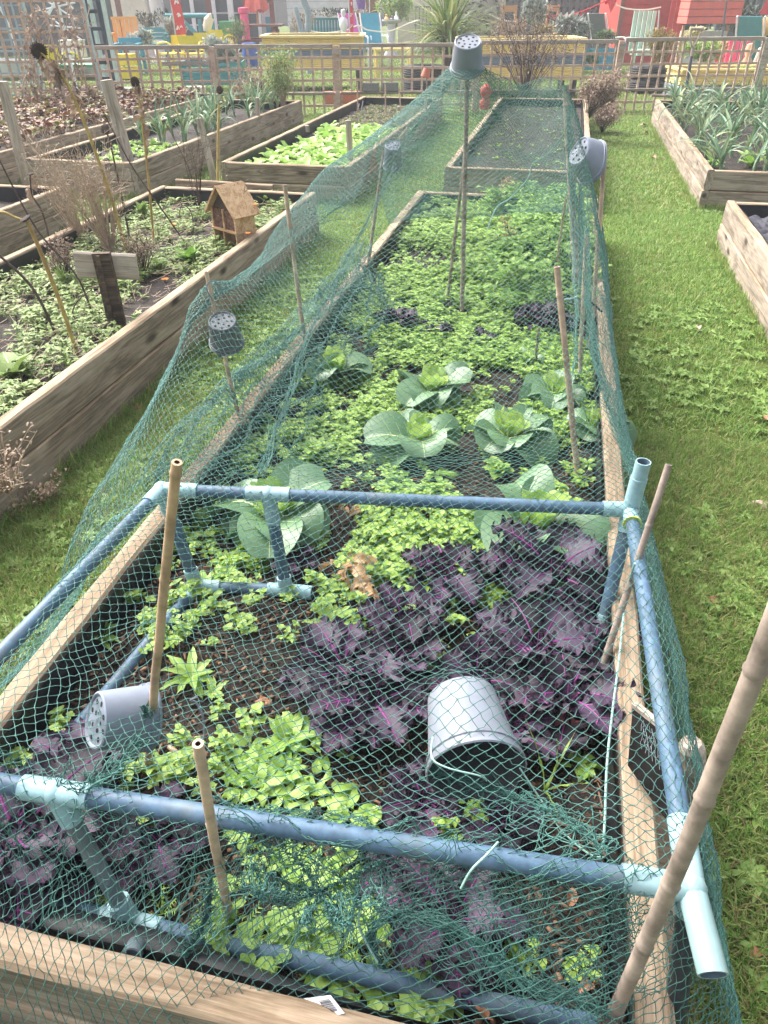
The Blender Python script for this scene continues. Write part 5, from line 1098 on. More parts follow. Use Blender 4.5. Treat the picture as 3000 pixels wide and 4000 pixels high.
drybush(1110, 440, 40, .65, .22, 'withered grey green plant at the back of the leek bed', 'drystem', 'dull', z=.3, fine=5, hn=7, hl=.035, r=.004); drybush(1020, 420, 26, .45, .3, 'brown shrubby growth behind the far leeks', 'darkstem', 'dry', z=.3, fine=5, hn=6, hl=.03, r=.004)
drybush(2050, 395, 60, 1.15, .85, 'tall thicket of dark dead stems in front of the second yellow planter', 'darkstem', 'dry', z=.25, fine=6, hn=3, hl=.03, r=.007)
drybush(1965, 1000, 10, .2, .06, 'withered brown stump of a plant among the far greenery of the netted bed', 'darkstem', 'wither', fine=4, hn=5)
drybush(1985, 790, 26, .13, .07, 'orange brown withered flower head at the back board of the netted bed', 'darkstem', 'wither', fine=5, hn=6, z=.36)
# dead climber on the tall trellis
mb = MB(); hb = MB()
for k in range(15):
    x = random.gauss(125, 30) if k < 9 else random.gauss(285, 22); y = 430; D = 10.6; p = [PD(x, y, D)]
    for j in range(7): x += random.gauss(0, 18); y -= random.uniform(30, 75); p.append(PD(x, y, D+random.gauss(0, .08)))
    mb.tube(curve_pts(p, 20), .006, 4)
    for c in curve_pts(p, 26):
        for _ in range(1): hb.leaf(c+Vector((random.gauss(0, .06), random.gauss(0, .05), random.gauss(0, .06))), random.uniform(0, 6.28), random.uniform(-1.3, .8), random.uniform(.04, .09), .04, 1.4, .5, 0, 3, 1, 'ovate', twist=1)
cl = thing('dead_climber', 'dead brown climber hanging on the tall left trellis', 'climber'); mb.build('stems', M['drystem'], cl); tag(hb.build('withered_leaves', M['dry'], cl), kind='stuff')
# ------------------------------------------------------------- insect house
ih = thing('insect_house', 'wooden insect house with a pitched roof and bark filled front in the weedy left bed', 'insect house', P(925, 975, .30), yaw-.75); ih.scale = (.86, .86, .84)
M['newwood'] = wood('orange_new_wood', (.28, .16, .08), (.48, .31, .17), (.62, .45, .28), ring=3, knots=False); M['bark'] = plain('bark_filling', (.16, .085, .06), .95, .6, 45, bmp=1)
w_, d_ = .125, .16; hb_ = .14
mb = MB(); mb.box((-w_+.005, 0, hb_/2), (.012, d_, hb_)); mb.box((w_-.005, 0, hb_/2), (.012, d_, hb_)); mb.box((0, d_/2-.006, hb_/2), (w_*2-.024, .012, hb_)); mb.box((0, 0, hb_+.005), (w_*2.15, d_*1.1, .012)); mb.box((-.02, -.02, hb_*.5), (.012, d_*.7, hb_-.01)); mb.build('lower_box', M['newwood'], ih)
mb = MB(); mb.box((0, 0, hb_+.075), (w_*2-.02, d_*.9, .125)); mb.build('bark_panel', M['bark'], ih)
for c_, s3 in (((-w_+.004, 0, hb_+.075), (.014, d_, .13)), ((w_-.004, 0, hb_+.075), (.014, d_, .13)), ((0, -d_*.46, hb_+.075), (.014, .014, .13))): mb = MB(); mb.box(c_, s3); mb.build('upright', M['newwood'], ih)
ap = hb_+.285
for s_ in (-1, 1):
    mb = MB(); mb.bar((s_*(w_+.03), 0, hb_+.115), (0, 0, ap), d_*1.35, .014, upv=(0, 1, 0)); 
    mb = MB(); a = Vector((s_*(w_+.035), 0, hb_+.105)); b = Vector((s_*.004, 0, ap)); n = Vector((-(b-a).z, 0, (b-a).x)).normalized()*.007; yy = Vector((0, d_*.68, 0))
    vs = [a-n-yy, a+n-yy, a+n+yy, a-n+yy, b-n-yy, b+n-yy, b+n+yy, b-n+yy]; mb.add(vs, [(0, 1, 2, 3), (7, 6, 5, 4), (0, 4, 5, 1), (1, 5, 6, 2), (2, 6, 7, 3), (3, 7, 4, 0)]); mb.build('roof_panel', M['newwood'], ih)
mb = MB(); mb.add([(-w_+.01, -d_*.42, hb_+.14), (w_-.01, -d_*.42, hb_+.14), (0, -d_*.42, ap-.02), (-w_+.01, d_*.42, hb_+.14), (w_-.01, d_*.42, hb_+.14), (0, d_*.42, ap-.02)], [(0, 1, 2), (5, 4, 3), (0, 3, 4, 1)]); mb.build('gable_filling', M['darkstem'], ih)
# T sign
ts = thing('wooden_sign', 'T shaped sign of a pale board on a dark post in the left bed', 'sign', P(458, 1290, .29), yaw+.08); ts.scale = (1.05, 1.05, 1.22)
M['darkwood'] = wood('dark_stained_wood', (.030, .022, .018), (.07, .05, .038), (.15, .11, .08), ring=3, knots=False)
o = board((-.100, -.02, .205), (.140, -.02, .187), .02, .088, ts, 'sign_board', M['greypost'], M['greypost'], .001)
mb = MB(); mb.box((.02, -.045, .135), (.068, .03, .31)); mb.build('sign_post', M['darkwood'], ts)
mb = MB(); mb.box((.008, -.064, .135), (.016, .012, .30)); mb.build('batten', M['darkwood'], ts)
# fleece in right hand bed
mb = MB(); n = 44; vs = []
for j in range(n):
    for i in range(n):
        x = 1.2+.55*i/n; y = 4.55+.78*j/n; f = mnoise.noise(Vector((x*7, y*6, 2)))+.6*mnoise.noise(Vector((x*16, y*13, 5))); vs.append((x+.03*mnoise.noise(Vector((x*9, y*9, 1))), y-.35*(x-1.2), .325+.05*abs(f)*1.4))
mb.add(vs, [(j*n+i, j*n+i+1, (j+1)*n+i+1, (j+1)*n+i) for j in range(n-1) for i in range(n-1)])
tag(mb.build('garden_fleece', plain('black_fleece', (.045, .045, .06), .8, .3, 60, bmp=.3), smooth=True), 'crumpled dark fleece cloth lying in the corner of the right edge bed', 'fleece')
rosette_thing(2780, 650, 8, .16, .07, .9, 'salad', 'pale broad leaves at the front right corner of the leek bed by the fence', 'ovate', name='leafy_plant'); rosette_thing(2930, 650, 10, .2, .09, .9, 'salad', 'larger pale leaves at the right edge in front of the leeks', 'ovate', name='leafy_plant')
# bent boards loose on the left bed
board((-2.72, 5.22, .17), (-1.95, 5.16, .17), .03, .26, None, 'spare_board', M['sleeper2'], M['sleeper_top']); tag(bpy.data.objects['spare_board'], 'loose grey board standing behind the far end of the weedy left bed', 'board')
o = board((-1.56, 8.1, .22), (-1.50, 7.35, .22), .02, .20, None, 'spare_board', M['sleeper'], M['sleeper_top']); tag(o, 'tan board leaning on the right side of the salad bed', 'board')
# ---------------------------------------------------------------- fence
def ztop(py, D): return PD(1500, py, D).z
FA = PD(368, 195, 11.8); FB = PD(2965, 136, 12.25)
def fpt(px, z):                       # point on the fence line seen at column px
    d = ray(px, 250); n = (FB-FA); n = Vector((-n.y, n.x, 0)).normalized(); k = (FA-CP).dot(n)/d.dot(n); q = CP+d*k; return Vector((q.x, q.y, z))
def topz(px): return .955+(.05 if px > 1640 else 0)*(px-1640)/1300
PZ = [(368, 835), (835, 1315), (1315, 1862), (1862, 2415), (2415, 2975), (2975, 3300)]
names = ['leftmost low trellis panel with a repair strip, joining the tall trellis', 'low trellis panel in front of the teal planter and planter corner', 'low trellis panel behind the sprout soil, in front of the spiky palm', 'low trellis panel behind the highest pot and the dark dead stems', 'low trellis panel with the garden fork leaning on it', 'end trellis panel cut by the right picture edge']
nrm = Vector((-(FB-FA).y, (FB-FA).x, 0)).normalized()
for k, (xa, xb) in enumerate(PZ):
    t = thing('trellis_panel', names[k], 'fence panel', (0, 0, 0), 0, 'low trellis fence panels'); a, b = fpt(xa+14, 0), fpt(xb-14, 0); L = (b-a).length; d = (b-a).normalized(); zt = topz((xa+xb)/2); mb = MB(); m2 = MB()
    n = max(3, round(L/.148))
    for i in range(n+1):
        p = a+d*(L*i/n+random.gauss(0, .004)); mb.bar(p+Vector((0, 0, .40)), p+Vector((random.gauss(0, .004), 0, zt-.02)), .030, .018, upv=nrm)
        if i % 2 == 0 or k in (1, 4): m2.bar(p+nrm*.002+Vector((0, 0, GZ-.02)), p+nrm*.002+Vector((0, 0, .37)), .030, .018, upv=nrm)
    for j in range(1, 4): z = .40+(zt-.40)*j/4; mb.bar(a+nrm*.019+Vector((0, 0, z)), b+nrm*.019+Vector((0, 0, z)), .018, .030)
    m2.bar(a+nrm*.021+Vector((0, 0, .22)), b+nrm*.021+Vector((0, 0, .22)), .018, .03)
    mb.build('upper_lattice', M['lath'], t); m2.build('lower_lattice', M['lath'], t)
    q = board(a+Vector((0, 0, zt-.025)), b+Vector((0, 0, zt-.025+random.gauss(0, .004))), .04, .05, t, 'top_rail', M['rail'], M['rail'], .001)
    board(a-nrm*.03+Vector((0, 0, .365)), b-nrm*.03+Vector((0, 0, .365)), .09, .032, t, 'bottom_rail', M['sleeper'], M['sleeper'], .001)
    if k == 0: mb = MB(); mb.bar(fpt(635, .76)-nrm*.03, fpt(823, .765)-nrm*.03, .015, .05); mb.build('repair_strip', M['rail'], t)
lb = ['fence post where the low and the first panels meet at left', 'stout fence post with a capped top behind the sprout soil', 'fence post hidden behind the highest pot', 'fence post with a square cap right of the dead hanging plant', 'thick fence post at the right picture edge']
for k, px in enumerate([835, 1315, 1862, 2415, 2975]):
    b = fpt(px, GZ-.05); w = .10 if k == 4 else .065; t = thing('fence_post', lb[k], 'fence post', (0, 0, 0), 0, 'fence posts'); mb = MB(); mb.box((b.x, b.y, (topz(px)+b.z)/2-.01), (w, w, topz(px)-b.z+.02), Matrix.Rotation(yaw, 3, 'Z')); mb.build('shaft', M['lath'] if k < 4 else M['greypost'], t)
    if k in (1, 3): mb = MB(); mb.box((b.x-nrm.x*.045, b.y-nrm.y*.045, topz(px)-.07), (.085, .03, .07), Matrix.Rotation(yaw, 3, 'Z')); mb.build('cap_block', M['rail'], t)
# tall trellis at left
def trellis(label, xa, xb, D, z0, z1, st, mat, w=.028, grp=None):
    t = thing('tall_trellis', label, 'trellis', (0, 0, 0), 0, grp); a, b = PD(xa, 250, D), PD(xb, 250, D+.0); a.z = b.z = 0; L = (b-a).length; d = (b-a).normalized(); nn = Vector((-d.y, d.x, 0)); mb = MB(); m2 = MB(); n = round(L/st)
    for i in range(n+1): p = a+d*(L*i/n); mb.bar(p+Vector((0, 0, z0)), p+Vector((0, 0, z1)), w, .016, upv=nn)
    for j in range(int((z1-z0)/st)+1): z = z0+st*j+.03; m2.bar(a+nn*.018+Vector((0, 0, z)), b+nn*.018+Vector((0, 0, z)), .016, w)
    mb.build('upright_laths', M[mat], t); m2.build('cross_laths', M[mat], t)
    for e in (a, b): mb = MB(); mb.bar(e+nn*.045+Vector((0, 0, GZ)), e+nn*.045+Vector((0, 0, z1)), .05); mb.build('side_post', M['palepost'], t)
M['palepost'] = plain('pale_mint_post', (.48, .60, .58), .6, .1, 10)
M['greyblue'] = plain('grey_blue_lath', (.30, .36, .42), .6, .12, 10)
trellis('tall square lattice trellis at the upper left', -60, 366, 11.3, .30, 2.1, .165, 'lath')
trellis('grey blue lattice behind the tall trellis at the left edge', -80, 140, 13.6, .2, 2.1, .15, 'greyblue')
# slatted arch side
t = thing('garden_arch', 'pale garden arch upright with dark ladder rungs beside the tall trellis', 'garden arch', (0, 0, 0)); M['navy'] = plain('navy_paint', (.035, .05, .075), .5, .1, 10)
Da = 13.2
def pz(px, D, z): q = PD(px, 250, D); return Vector((q.x, q.y, z))
mb = MB(); mb.bar(pz(372, Da, GZ), pz(372, Da, 2.1), .05); mb.bar(pz(448, Da, GZ), pz(448, Da, 2.1), .05); mb.bar(pz(398, Da+.6, GZ), pz(398, Da+.6, 2.1), .06); mb.build('uprights', M['palepost'], t)
mb = MB(); mb.bar(pz(430, Da+.1, GZ), pz(430, Da+.1, 2.1), .05); mb.bar(pz(382, Da+.1, GZ), pz(382, Da+.1, 2.1), .04)
for j in range(8): mb.bar(pz(382, Da+.13, .25+.22*j), pz(430, Da+.13, .25+.22*j), .03, .05)
mb.build('ladder', M['navy'], t)
# concrete blocks, fork
M['concrete'] = plain('grey_concrete', (.21, .21, .20), .95, .25, 60, bmp=.4)
for i, (xa, xb) in enumerate([(1416, 1479), (1495, 1556)]):
    c = (fpt(xa, .455)+fpt(xb, .455))/2-nrm*.035; o = MB().box((0, 0, 0), ((fpt(xa, 0)-fpt(xb, 0)).length, .10, .10)).build('concrete_block', M['concrete']); o.location = c; o.rotation_euler = (0, 0, yaw); tag(o, ['left grey concrete block standing on the fence rail', 'right grey concrete block standing on the fence rail'][i], 'concrete block', 'concrete blocks on the fence rail')
t = thing('garden_fork', 'old garden fork with a D shaped grey handle leaning on the right fence panel', 'garden fork'); D_ = (fpt(2700, 0)-CP).dot(fh)-.12
h0 = PD(2706, 190, D_); sh_b = PD(2676, 385, D_-.1); mb = MB(); mb.tube([sh_b, h0], .020, 8); mb.build('shaft', M['navy'], t, smooth=True); mb = MB(); mb.tube([h0.lerp(sh_b, .15), h0], .022, 8); mb.tube(curve_pts([h0, PD(2697, 150, D_), PD(2700, 110, D_)], 8), .013, 6); mb.tube(curve_pts([h0, PD(2728, 150, D_), PD(2745, 112, D_)], 8), .013, 6); mb.tube([PD(2698, 113, D_), PD(2748, 113, D_)], .02, 8); mb.build('handle', M['rail'], t, smooth=True)
mb = MB()
for i in range(4): q = sh_b+sh*(.04*(i-1.5)); mb.tube([q, q-Vector((0, 0, .2))], .006, 5)
mb.bar(sh_b-sh*.07, sh_b+sh*.07, .02); mb.build('tines', M['navy'], t)
p0 = PD(2545, 372, 11.5); o = MB().tube([p0, PD(2660, 377, 11.5)], .018, 8).build('tool_pole', M['bamboo_old'], smooth=True); tag(o, 'wooden tool pole lying along the fence rail left of the fork', 'handle')
# ---------------------------------------------------------------- background furniture
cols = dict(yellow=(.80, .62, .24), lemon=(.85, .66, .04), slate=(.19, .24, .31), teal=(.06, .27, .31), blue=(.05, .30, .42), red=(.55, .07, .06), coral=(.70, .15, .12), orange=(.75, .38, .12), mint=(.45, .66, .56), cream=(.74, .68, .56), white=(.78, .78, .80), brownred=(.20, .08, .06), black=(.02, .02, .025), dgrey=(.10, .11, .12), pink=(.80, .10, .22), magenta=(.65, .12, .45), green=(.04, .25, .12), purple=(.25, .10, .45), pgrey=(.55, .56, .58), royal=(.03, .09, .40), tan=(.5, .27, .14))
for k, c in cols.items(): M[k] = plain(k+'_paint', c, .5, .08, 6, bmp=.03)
def at(px, D, name, label, cat, rz=0, group=None, z=GZ):
    q = PD(px, 250, D); return thing(name, label, cat, (q.x, q.y, z), yaw+rz, group)
def sc_(D): return D/1.19/2800           # metres per photo pixel at distance D
def ribbed(mb, x0, x1, y0, y1, z0, z1, n, mi=0):
    """box with n horizontal rounded ribs"""
    h = (z1-z0)/n; cx, cy = (x0+x1)/2, (y0+y1)/2
    for i in range(n):
        z = z0+h*i; o = .012; vs = []
        for zz, e in ((z, 0), (z+h*.25, o), (z+h*.75, o), (z+h, 0)):
            for x, y in ((x0-e, y0-e), (x1+e, y0-e), (x1+e, y1+e), (x0-e, y1+e)): vs.append((x, y, zz))
        mb.add(vs, [(r*4+k, r*4+(k+1) % 4, (r+1)*4+(k+1) % 4, (r+1)*4+k) for r in range(3) for k in range(4)], mi)
def planter(px, D, w, d, zb, zt, label, bands, rz=0, top='yellow', legs=True, grp='raised yellow and slate planters'):
    t = at(px, D, 'raised_planter', label, 'planter', rz, grp); H = zt-zb; z = zb
    for m, f, n in bands: mb = MB(); ribbed(mb, -w/2, w/2, 0, d, z-GZ, z-GZ+H*f-.006, n); mb.build('side_band', M[m], t); z += H*f
    mb = MB(); zt_ = zt-GZ+.015
    for a, b in (((-w/2-.03, -.02), (w/2+.03, -.02)), ((-w/2-.03, d+.02), (w/2+.03, d+.02))): mb.bar((a[0], a[1], zt_), (b[0], b[1], zt_), .10, .03)
    for x in (-w/2, w/2): mb.bar((x, .035, zt_+.002), (x, d-.035, zt_+.002), .10, .03)
    mb.build('top_rim', M[top], t); mb = MB(); mb.box((0, d/2, zt_-.06), (w-.06, d-.06, .02)); mb.build('soil', M['soil'], t)
    if legs:
        for x in (-w/2+.08, w/2-.08):
            for y in (.08, d-.08): mb = MB(); mb.box((x, y, (zb-GZ)/2), (.09, .09, zb-GZ)); mb.build('leg', M['black'], t)
    return t
B3 = [('yellow', .36, 6), ('slate', .28, 5), ('yellow', .36, 6)]
planter(1225, 15.1, 1.76, 1.1, .44, .935, 'first yellow and slate ribbed planter on black legs left of the palm', B3)
planter(2045, 13.9, 1.95, .9, .36, .92, 'second yellow and slate ribbed planter behind the dark dead stems', B3, rz=.06)
planter(2880, 13.4, 1.7, .7, .12, .52, 'third low yellow and slate planter at the right edge', [('slate', .5, 4), ('yellow', .5, 4)], legs=False)
def slats(mb, x0, x1, y, z0, z1, n, w=None, th=.02, horiz=True):
    for i in range(n):
        if horiz: h = (z1-z0)/n; mb.box(((x0+x1)/2, y, z0+h*(i+.5)), (x1-x0, th, h*.8))
        else: h = (x1-x0)/n; mb.box((x0+h*(i+.5), y, (z0+z1)/2), (h*.75, th, z1-z0))
t = at(822, 15.4, 'slatted_planter', 'weathered teal slatted planter holding the silvery grey shrub', 'planter'); mb = MB(); slats(mb, -.56, .56, 0, .08, .44, 5); slats(mb, -.56, .56, .5, .08, .50, 5); mb.bar((.57, 0, .27), (.57, .5, .30), .02, .36); mb.bar((-.57, 0, .27), (-.57, .5, .27), .02, .36); mb.build('slats', M['teal'], t)
t = at(750, 13.6, 'white_bucket', 'white square bucket behind the low trellis below the teal planter', 'bucket'); mb = MB(); mb.box((0, 0, .11), (.30, .2, .22)); mb.build('tub', M['cream'], t)
t = at(2345, 18.6, 'blue_planter', 'bright blue wooden planter with leafy green in front of the red shed', 'planter'); mb = MB(); slats(mb, -.46, .46, 0, .05, .46, 3); slats(mb, -.46, .46, .4, .05, .46, 3); mb.bar((.47, 0, .25), (.47, .4, .25), .02, .4); mb.bar((-.47, 0, .25), (-.47, .4, .25), .02, .4); mb.build('boards', M['blue'], t)
mb = MB(); mb.box((-.42, -.02, .52), (.14, .12, .09)); mb.box((.42, -.02, .52), (.14, .12, .09)); mb.build('corner_caps', M['blue'], t)
# bushes
M['bush'] = leafmat('shrub_leaf', [(.04, .08, .03), (.09, .16, .05), (.18, .27, .09)], .6, .25, bscale=20)
M['silver'] = leafmat('silver_shrub_leaf', [(.18, .21, .19), (.32, .36, .33), (.48, .50, .46)], .7, .2, bscale=20)
M['lime'] = leafmat('lime_shrub_leaf', [(.14, .24, .05), (.27, .40, .09), (.42, .52, .16)], .5, .3, bscale=20)
M['bronze'] = leafmat('bronze_conifer_leaf', [(.13, .10, .03), (.24, .19, .05), (.36, .29, .09)], .6, .2, bscale=20)
M['ivy'] = leafmat('dark_ivy', [(.008, .016, .010), (.025, .045, .025), (.055, .09, .04)], .5, .1, bscale=20)
M['creamfl'] = leafmat('cream_flowers', [(.52, .46, .22), (.66, .60, .30), (.78, .72, .45)], .6, .2, bscale=20)
def bush(px, D, py_top, py_bot, wpx, mat, label, n=500, L=.07, name='shrub', shape='ovate', up=.4, grp='shrubs beyond the fence', wd=.45, dpt=.6, stems='drystem'):
    z1 = PD(px, py_top, D).z; z0 = max(GZ, PD(px, py_bot, D).z); w = wpx*sc_(D)/2; t = at(px, D, name, label, 'shrub', 0, grp, z0); mb = MB(); h = z1-z0; hs = MB()
    for k in range(12):
        a = random.uniform(0, 6.28); hs.tube([(0, 0, 0), (w*.35*math.cos(a), w*.3*math.sin(a), h*.45), (w*.7*math.cos(a), w*.5*math.sin(a), h*random.uniform(.6, .9))], [.014, .009, .004], 4, cap=False)
    lobes = [(random.uniform(-.6, .6)*w, random.uniform(-.4, .4)*w*dpt, random.uniform(.3, .8)*h, random.uniform(.3, .55)) for _ in range(9)]
    if mat == 'silver': L *= 1.6; wd = .55
    for _ in range(n):
        lx, ly, lz, r = random.choice(lobes); v = Vector((random.gauss(0, 1), random.gauss(0, 1), random.gauss(0, 1))).normalized()*random.uniform(.6, 1.05)*r
        p = Vector((lx+v.x*w, ly+v.y*w*dpt, max(.01, min(h*1.02, lz+v.z*h*.7)))); az = math.atan2(v.y, v.x)+random.gauss(0, .7)
        mb.leaf(p, az, up+random.gauss(0, .6), L*random.uniform(.6, 1.4), L*wd*random.uniform(.7, 1.2), .6, .3, 0, 2, 1, shape)
    hs.build('stems', M[stems], t); mb.build('foliage', M[mat], t); return t
bush(865, 15.6, 145, 285, 175, 'silver', 'silvery grey shrub growing in the teal slatted planter', 900, .05, up=.9)
bush(560, 19.5, 105, 190, 130, 'silver', 'grey brown shrub left of the yellow chairs', 500, .06); bush(700, 21, 85, 165, 90, 'silver', 'upright grey green lavender bush by the red banner', 500, .07, up=1.2); bush(930, 22.5, 75, 180, 110, 'bush', 'grey green bush left of the picnic table', 500, .07, up=1.1)
bush(600, 23, 45, 120, 100, 'ivy', 'dark shrub against the cream house wall', 400, .08); bush(660, 24, 40, 90, 120, 'ivy', 'dark ivy clump behind the log bench', 300, .08)
bush(1200, 20.5, 50, 130, 110, 'dry', 'reddish brown dead flower stems behind the first yellow planter', 500, .06, up=1.3); bush(1410, 22.5, 40, 100, 90, 'dry', 'brown dry shrub behind the deck chairs', 400, .07, up=1.2)
bush(1540, 24.5, -30, 125, 150, 'lime', 'bright green climber behind the bird bath', 700, .14); bush(2075, 18.8, 0, 120, 120, 'silver', 'tall blue green lavender shrub behind the second yellow planter', 800, .08, up=1.25); bush(2215, 18.0, 65, 150, 150, 'silver', 'silver leaved shrub with purple stems behind the second yellow planter', 700, .11)
bush(1985, 17.5, 75, 165, 160, 'dry', 'brown dead border stems right of the palm', 700, .06, up=1.3); bush(2120, 17.2, 100, 150, 110, 'bronze', 'yellowing low shrub at the planter back', 400, .06); bush(2340, 18.7, 125, 172, 95, 'bush', 'trailing green plant in the blue planter', 400, .09)
bush(2310, 17.6, 200, 262, 70, 'bush', 'small dark green shrub hanging below the blue planter', 300, .07); bush(2580, 14.6, 118, 275, 175, 'bronze', 'bronze green conifer growing in the stacked tyres', 1300, .06, up=.5); bush(2740, 15.0, 165, 250, 190, 'lime', 'lush green leafy shrub behind the garden fork', 800, .10)
bush(2690, 15.6, 100, 150, 75, 'creamfl', 'cream flowered top of a shrub left of the fork handle', 300, .07, shape='round'); bush(2870, 22.0, 20, 130, 220, 'ivy', 'dark undergrowth right of the red playhouse', 500, .16); bush(2930, 13.5, 262, 285, 130, 'lime', 'row of young green plants in the third planter', 200, .05)
bush(1290, 24.5, 38, 66, 240, 'ivy', 'clipped dark ivy strip under the white clad wall', 600, .08); bush(1800, 12.8, 300, 380, 60, 'bush', 'low green weeds at the foot of the fence near the palm', 160, .06); bush(1360, 13.6, 345, 385, 60, 'lime', 'small weedy shrub in front of the planter leg', 100, .06)
bush(930, 12.9, 325, 420, 90, 'dry', 'dark shrubby remains in front of the fence behind the leeks', 300, .06, up=1.0)
# hedge and picket fence far behind
t = at(2270, 24.5, 'picket_fence', 'dark weathered picket fence at the back between the palm and the red shed', 'fence'); mb = MB()
for i in range(26): mb.box((-2.2+i*.17, 0, .75), (.09, .03, 1.7))
mb.bar((-2.3, .03, .5), (2.3, .03, .5), .03, .1); mb.bar((-2.3, .03, 1.2), (2.3, .03, 1.2), .03, .1); mb.build('pickets', M['dgrey'], t)
t = at(2980, 23.5, 'picket_fence', 'dark picket fence at the back right of the red playhouse', 'fence'); mb = MB()
for i in range(16): mb.box((-1.5+i*.19, 0, .75), (.10, .03, 1.7))
mb.bar((-1.6, .03, .5), (1.6, .03, .5), .03, .1); mb.build('pickets', M['dgrey'], t)
def hedge(px, D, w, h, label, n, mat='ivy'):
    t = at(px, D, 'hedge', label, 'hedge'); mb = MB()
    for _ in range(n):
        p = (random.uniform(-w/2, w/2), random.uniform(-.4, .1), random.uniform(.0, h)*random.uniform(.8, 1.0)); mb.leaf(p, random.uniform(0, 6.28), random.uniform(-.4, .8), random.uniform(.12, .26), .12, .6, .3, 0, 2, 1, 'ovate')
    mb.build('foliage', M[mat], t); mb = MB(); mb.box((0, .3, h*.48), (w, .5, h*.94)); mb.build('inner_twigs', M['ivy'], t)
hedge(2250, 27, 8, 3.0, 'dark hedge behind the back picket fence', 2600); hedge(3150, 27, 6, 3.0, 'dark hedge behind the red playhouse at right', 1600, 'bush')
# buildings
t = at(520, 26.0, 'house', 'cream rendered house with a dark glazed veranda at the upper left', 'house')
S26 = sc_(26.0)
def wallrect(x0, x1, z0, z1, mat, nm, par, y=0, th=.2, px0=520): mb = MB(); mb.box((((x0+x1)/2-px0)*S26, y, (z0+z1)/2), ((x1-x0)*S26, th, z1-z0)); return mb.build(nm, M[mat], par)
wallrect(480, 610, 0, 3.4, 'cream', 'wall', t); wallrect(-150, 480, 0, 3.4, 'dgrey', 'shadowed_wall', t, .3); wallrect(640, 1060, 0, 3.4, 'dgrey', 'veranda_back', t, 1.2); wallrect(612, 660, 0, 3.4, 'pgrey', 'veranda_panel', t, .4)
for x in (690, 750, 835, 905, 1010): wallrect(x, x+14, .0, 3.4, 'white', 'window_frame', t, .9, .08)
wallrect(905, 925, .5, 3.4, 'white', 'white_panel', t, .5, .06)
for x in (533, 862, 993, 1092): wallrect(x, x+16, 0, 3.4, 'brownred', 'veranda_post', t, -1.0, .12)
for z in (.7, 1.0): wallrect(640, 1060, z, z+.04, 'pgrey', 'window_sill', t, 1.05, .1)
t = at(1290, 27.5, 'white_shed', 'white horizontally clad wall of a building behind the teal bench', 'building'); mb = MB()
for j in range(12): mb.box((0, 0, .70+j*.17), (2.55, .1, .158))
mb.build('cladding', M['white'], t); mb = MB(); mb.box((0, .08, 1.5), (2.5, .1, 3)); mb.build('backing', M['pgrey'], t)
t = at(1730, 27.0, 'garden_wall', 'cream rendered garden wall behind the spiky palm', 'wall'); mb = MB(); mb.box((.2, 0, 1.6), (3.3, .2, 3.2)); mb.build('render', M['cream'], t)
mb = MB()
for i in range(7): mb.tube([(-.9+i*.11, -.25, .4), (-.9+i*.11, -.25, 1.15)], .012, 4)
mb.bar((-.95, -.25, 1.15), (-.15, -.25, 1.15), .03); mb.bar((-.95, -.25, .7), (-.15, -.25, .7), .03); mb.build('railing', M['dgrey'], t)
t = at(1455, 26.5, 'brick_pillar', 'reddish brown brick pillar between white shed and climber', 'pillar'); mb = MB(); mb.box((0, 0, 1.5), (.35, .3, 3)); mb.build('shaft', plain('brick', (.30, .16, .11), .9, .3, 12), t)
M['redwall'] = plain('red_cladding', (.42, .05, .04), .6, .12, 5, bmp=.1)
t = at(2490, 21.0, 'red_shed', 'dark red wooden garden shed behind the mint chair', 'shed'); mb = MB()
for j in range(12): mb.box((0, 0, .12+j*.2), (1.28, .08, .19))
mb.build('cladding', M['redwall'], t)
for x in (-.62, .6): mb = MB(); mb.box((x, -.06, 1.2), (.09, .06, 2.4)); mb.build('corner_board', M['brownred'], t)
mb = MB(); mb.box((0, 1.1, 1.2), (1.2, 2.1, 2.4)); mb.build('shed_body', M['redwall'], t)
t = at(2612, 20.0, 'red_door', 'half open red boarded door beside the red shed', 'door'); mb = MB()
for i in range(3): mb.box((-.15+i*.15, .1*i, 1.2), (.10, .03, 2.2))
mb.build('boards', M['redwall'], t)
t = at(2730, 18.6, 'red_playhouse', 'bright red boarded playhouse on a white base at the upper right', 'playhouse'); mb = MB(); zb = PD(2730, 98, 18.6).z-GZ
for j in range(12): mb.box((0, -.0, zb+.09+j*.13), (1.13, .6, .118), taper=.995)
mb.build('wall_boards', M['coral'], t); mb = MB()
for j in range(5): mb.box((0, .12, .05+j*.16), (.92, .3, .15))
mb.build('base', M['pgrey'], t); mb = MB(); mb.box((.45, .0, zb/2), (.05, .05, zb)); mb.box((-.5, .0, zb/2), (.05, .05, zb)); mb.build('leg', M['tan'], t); mb = MB(); mb.box((.18, -.31, zb+.72), (.2, .02, .16)); mb.build('vent', M['black'], t)
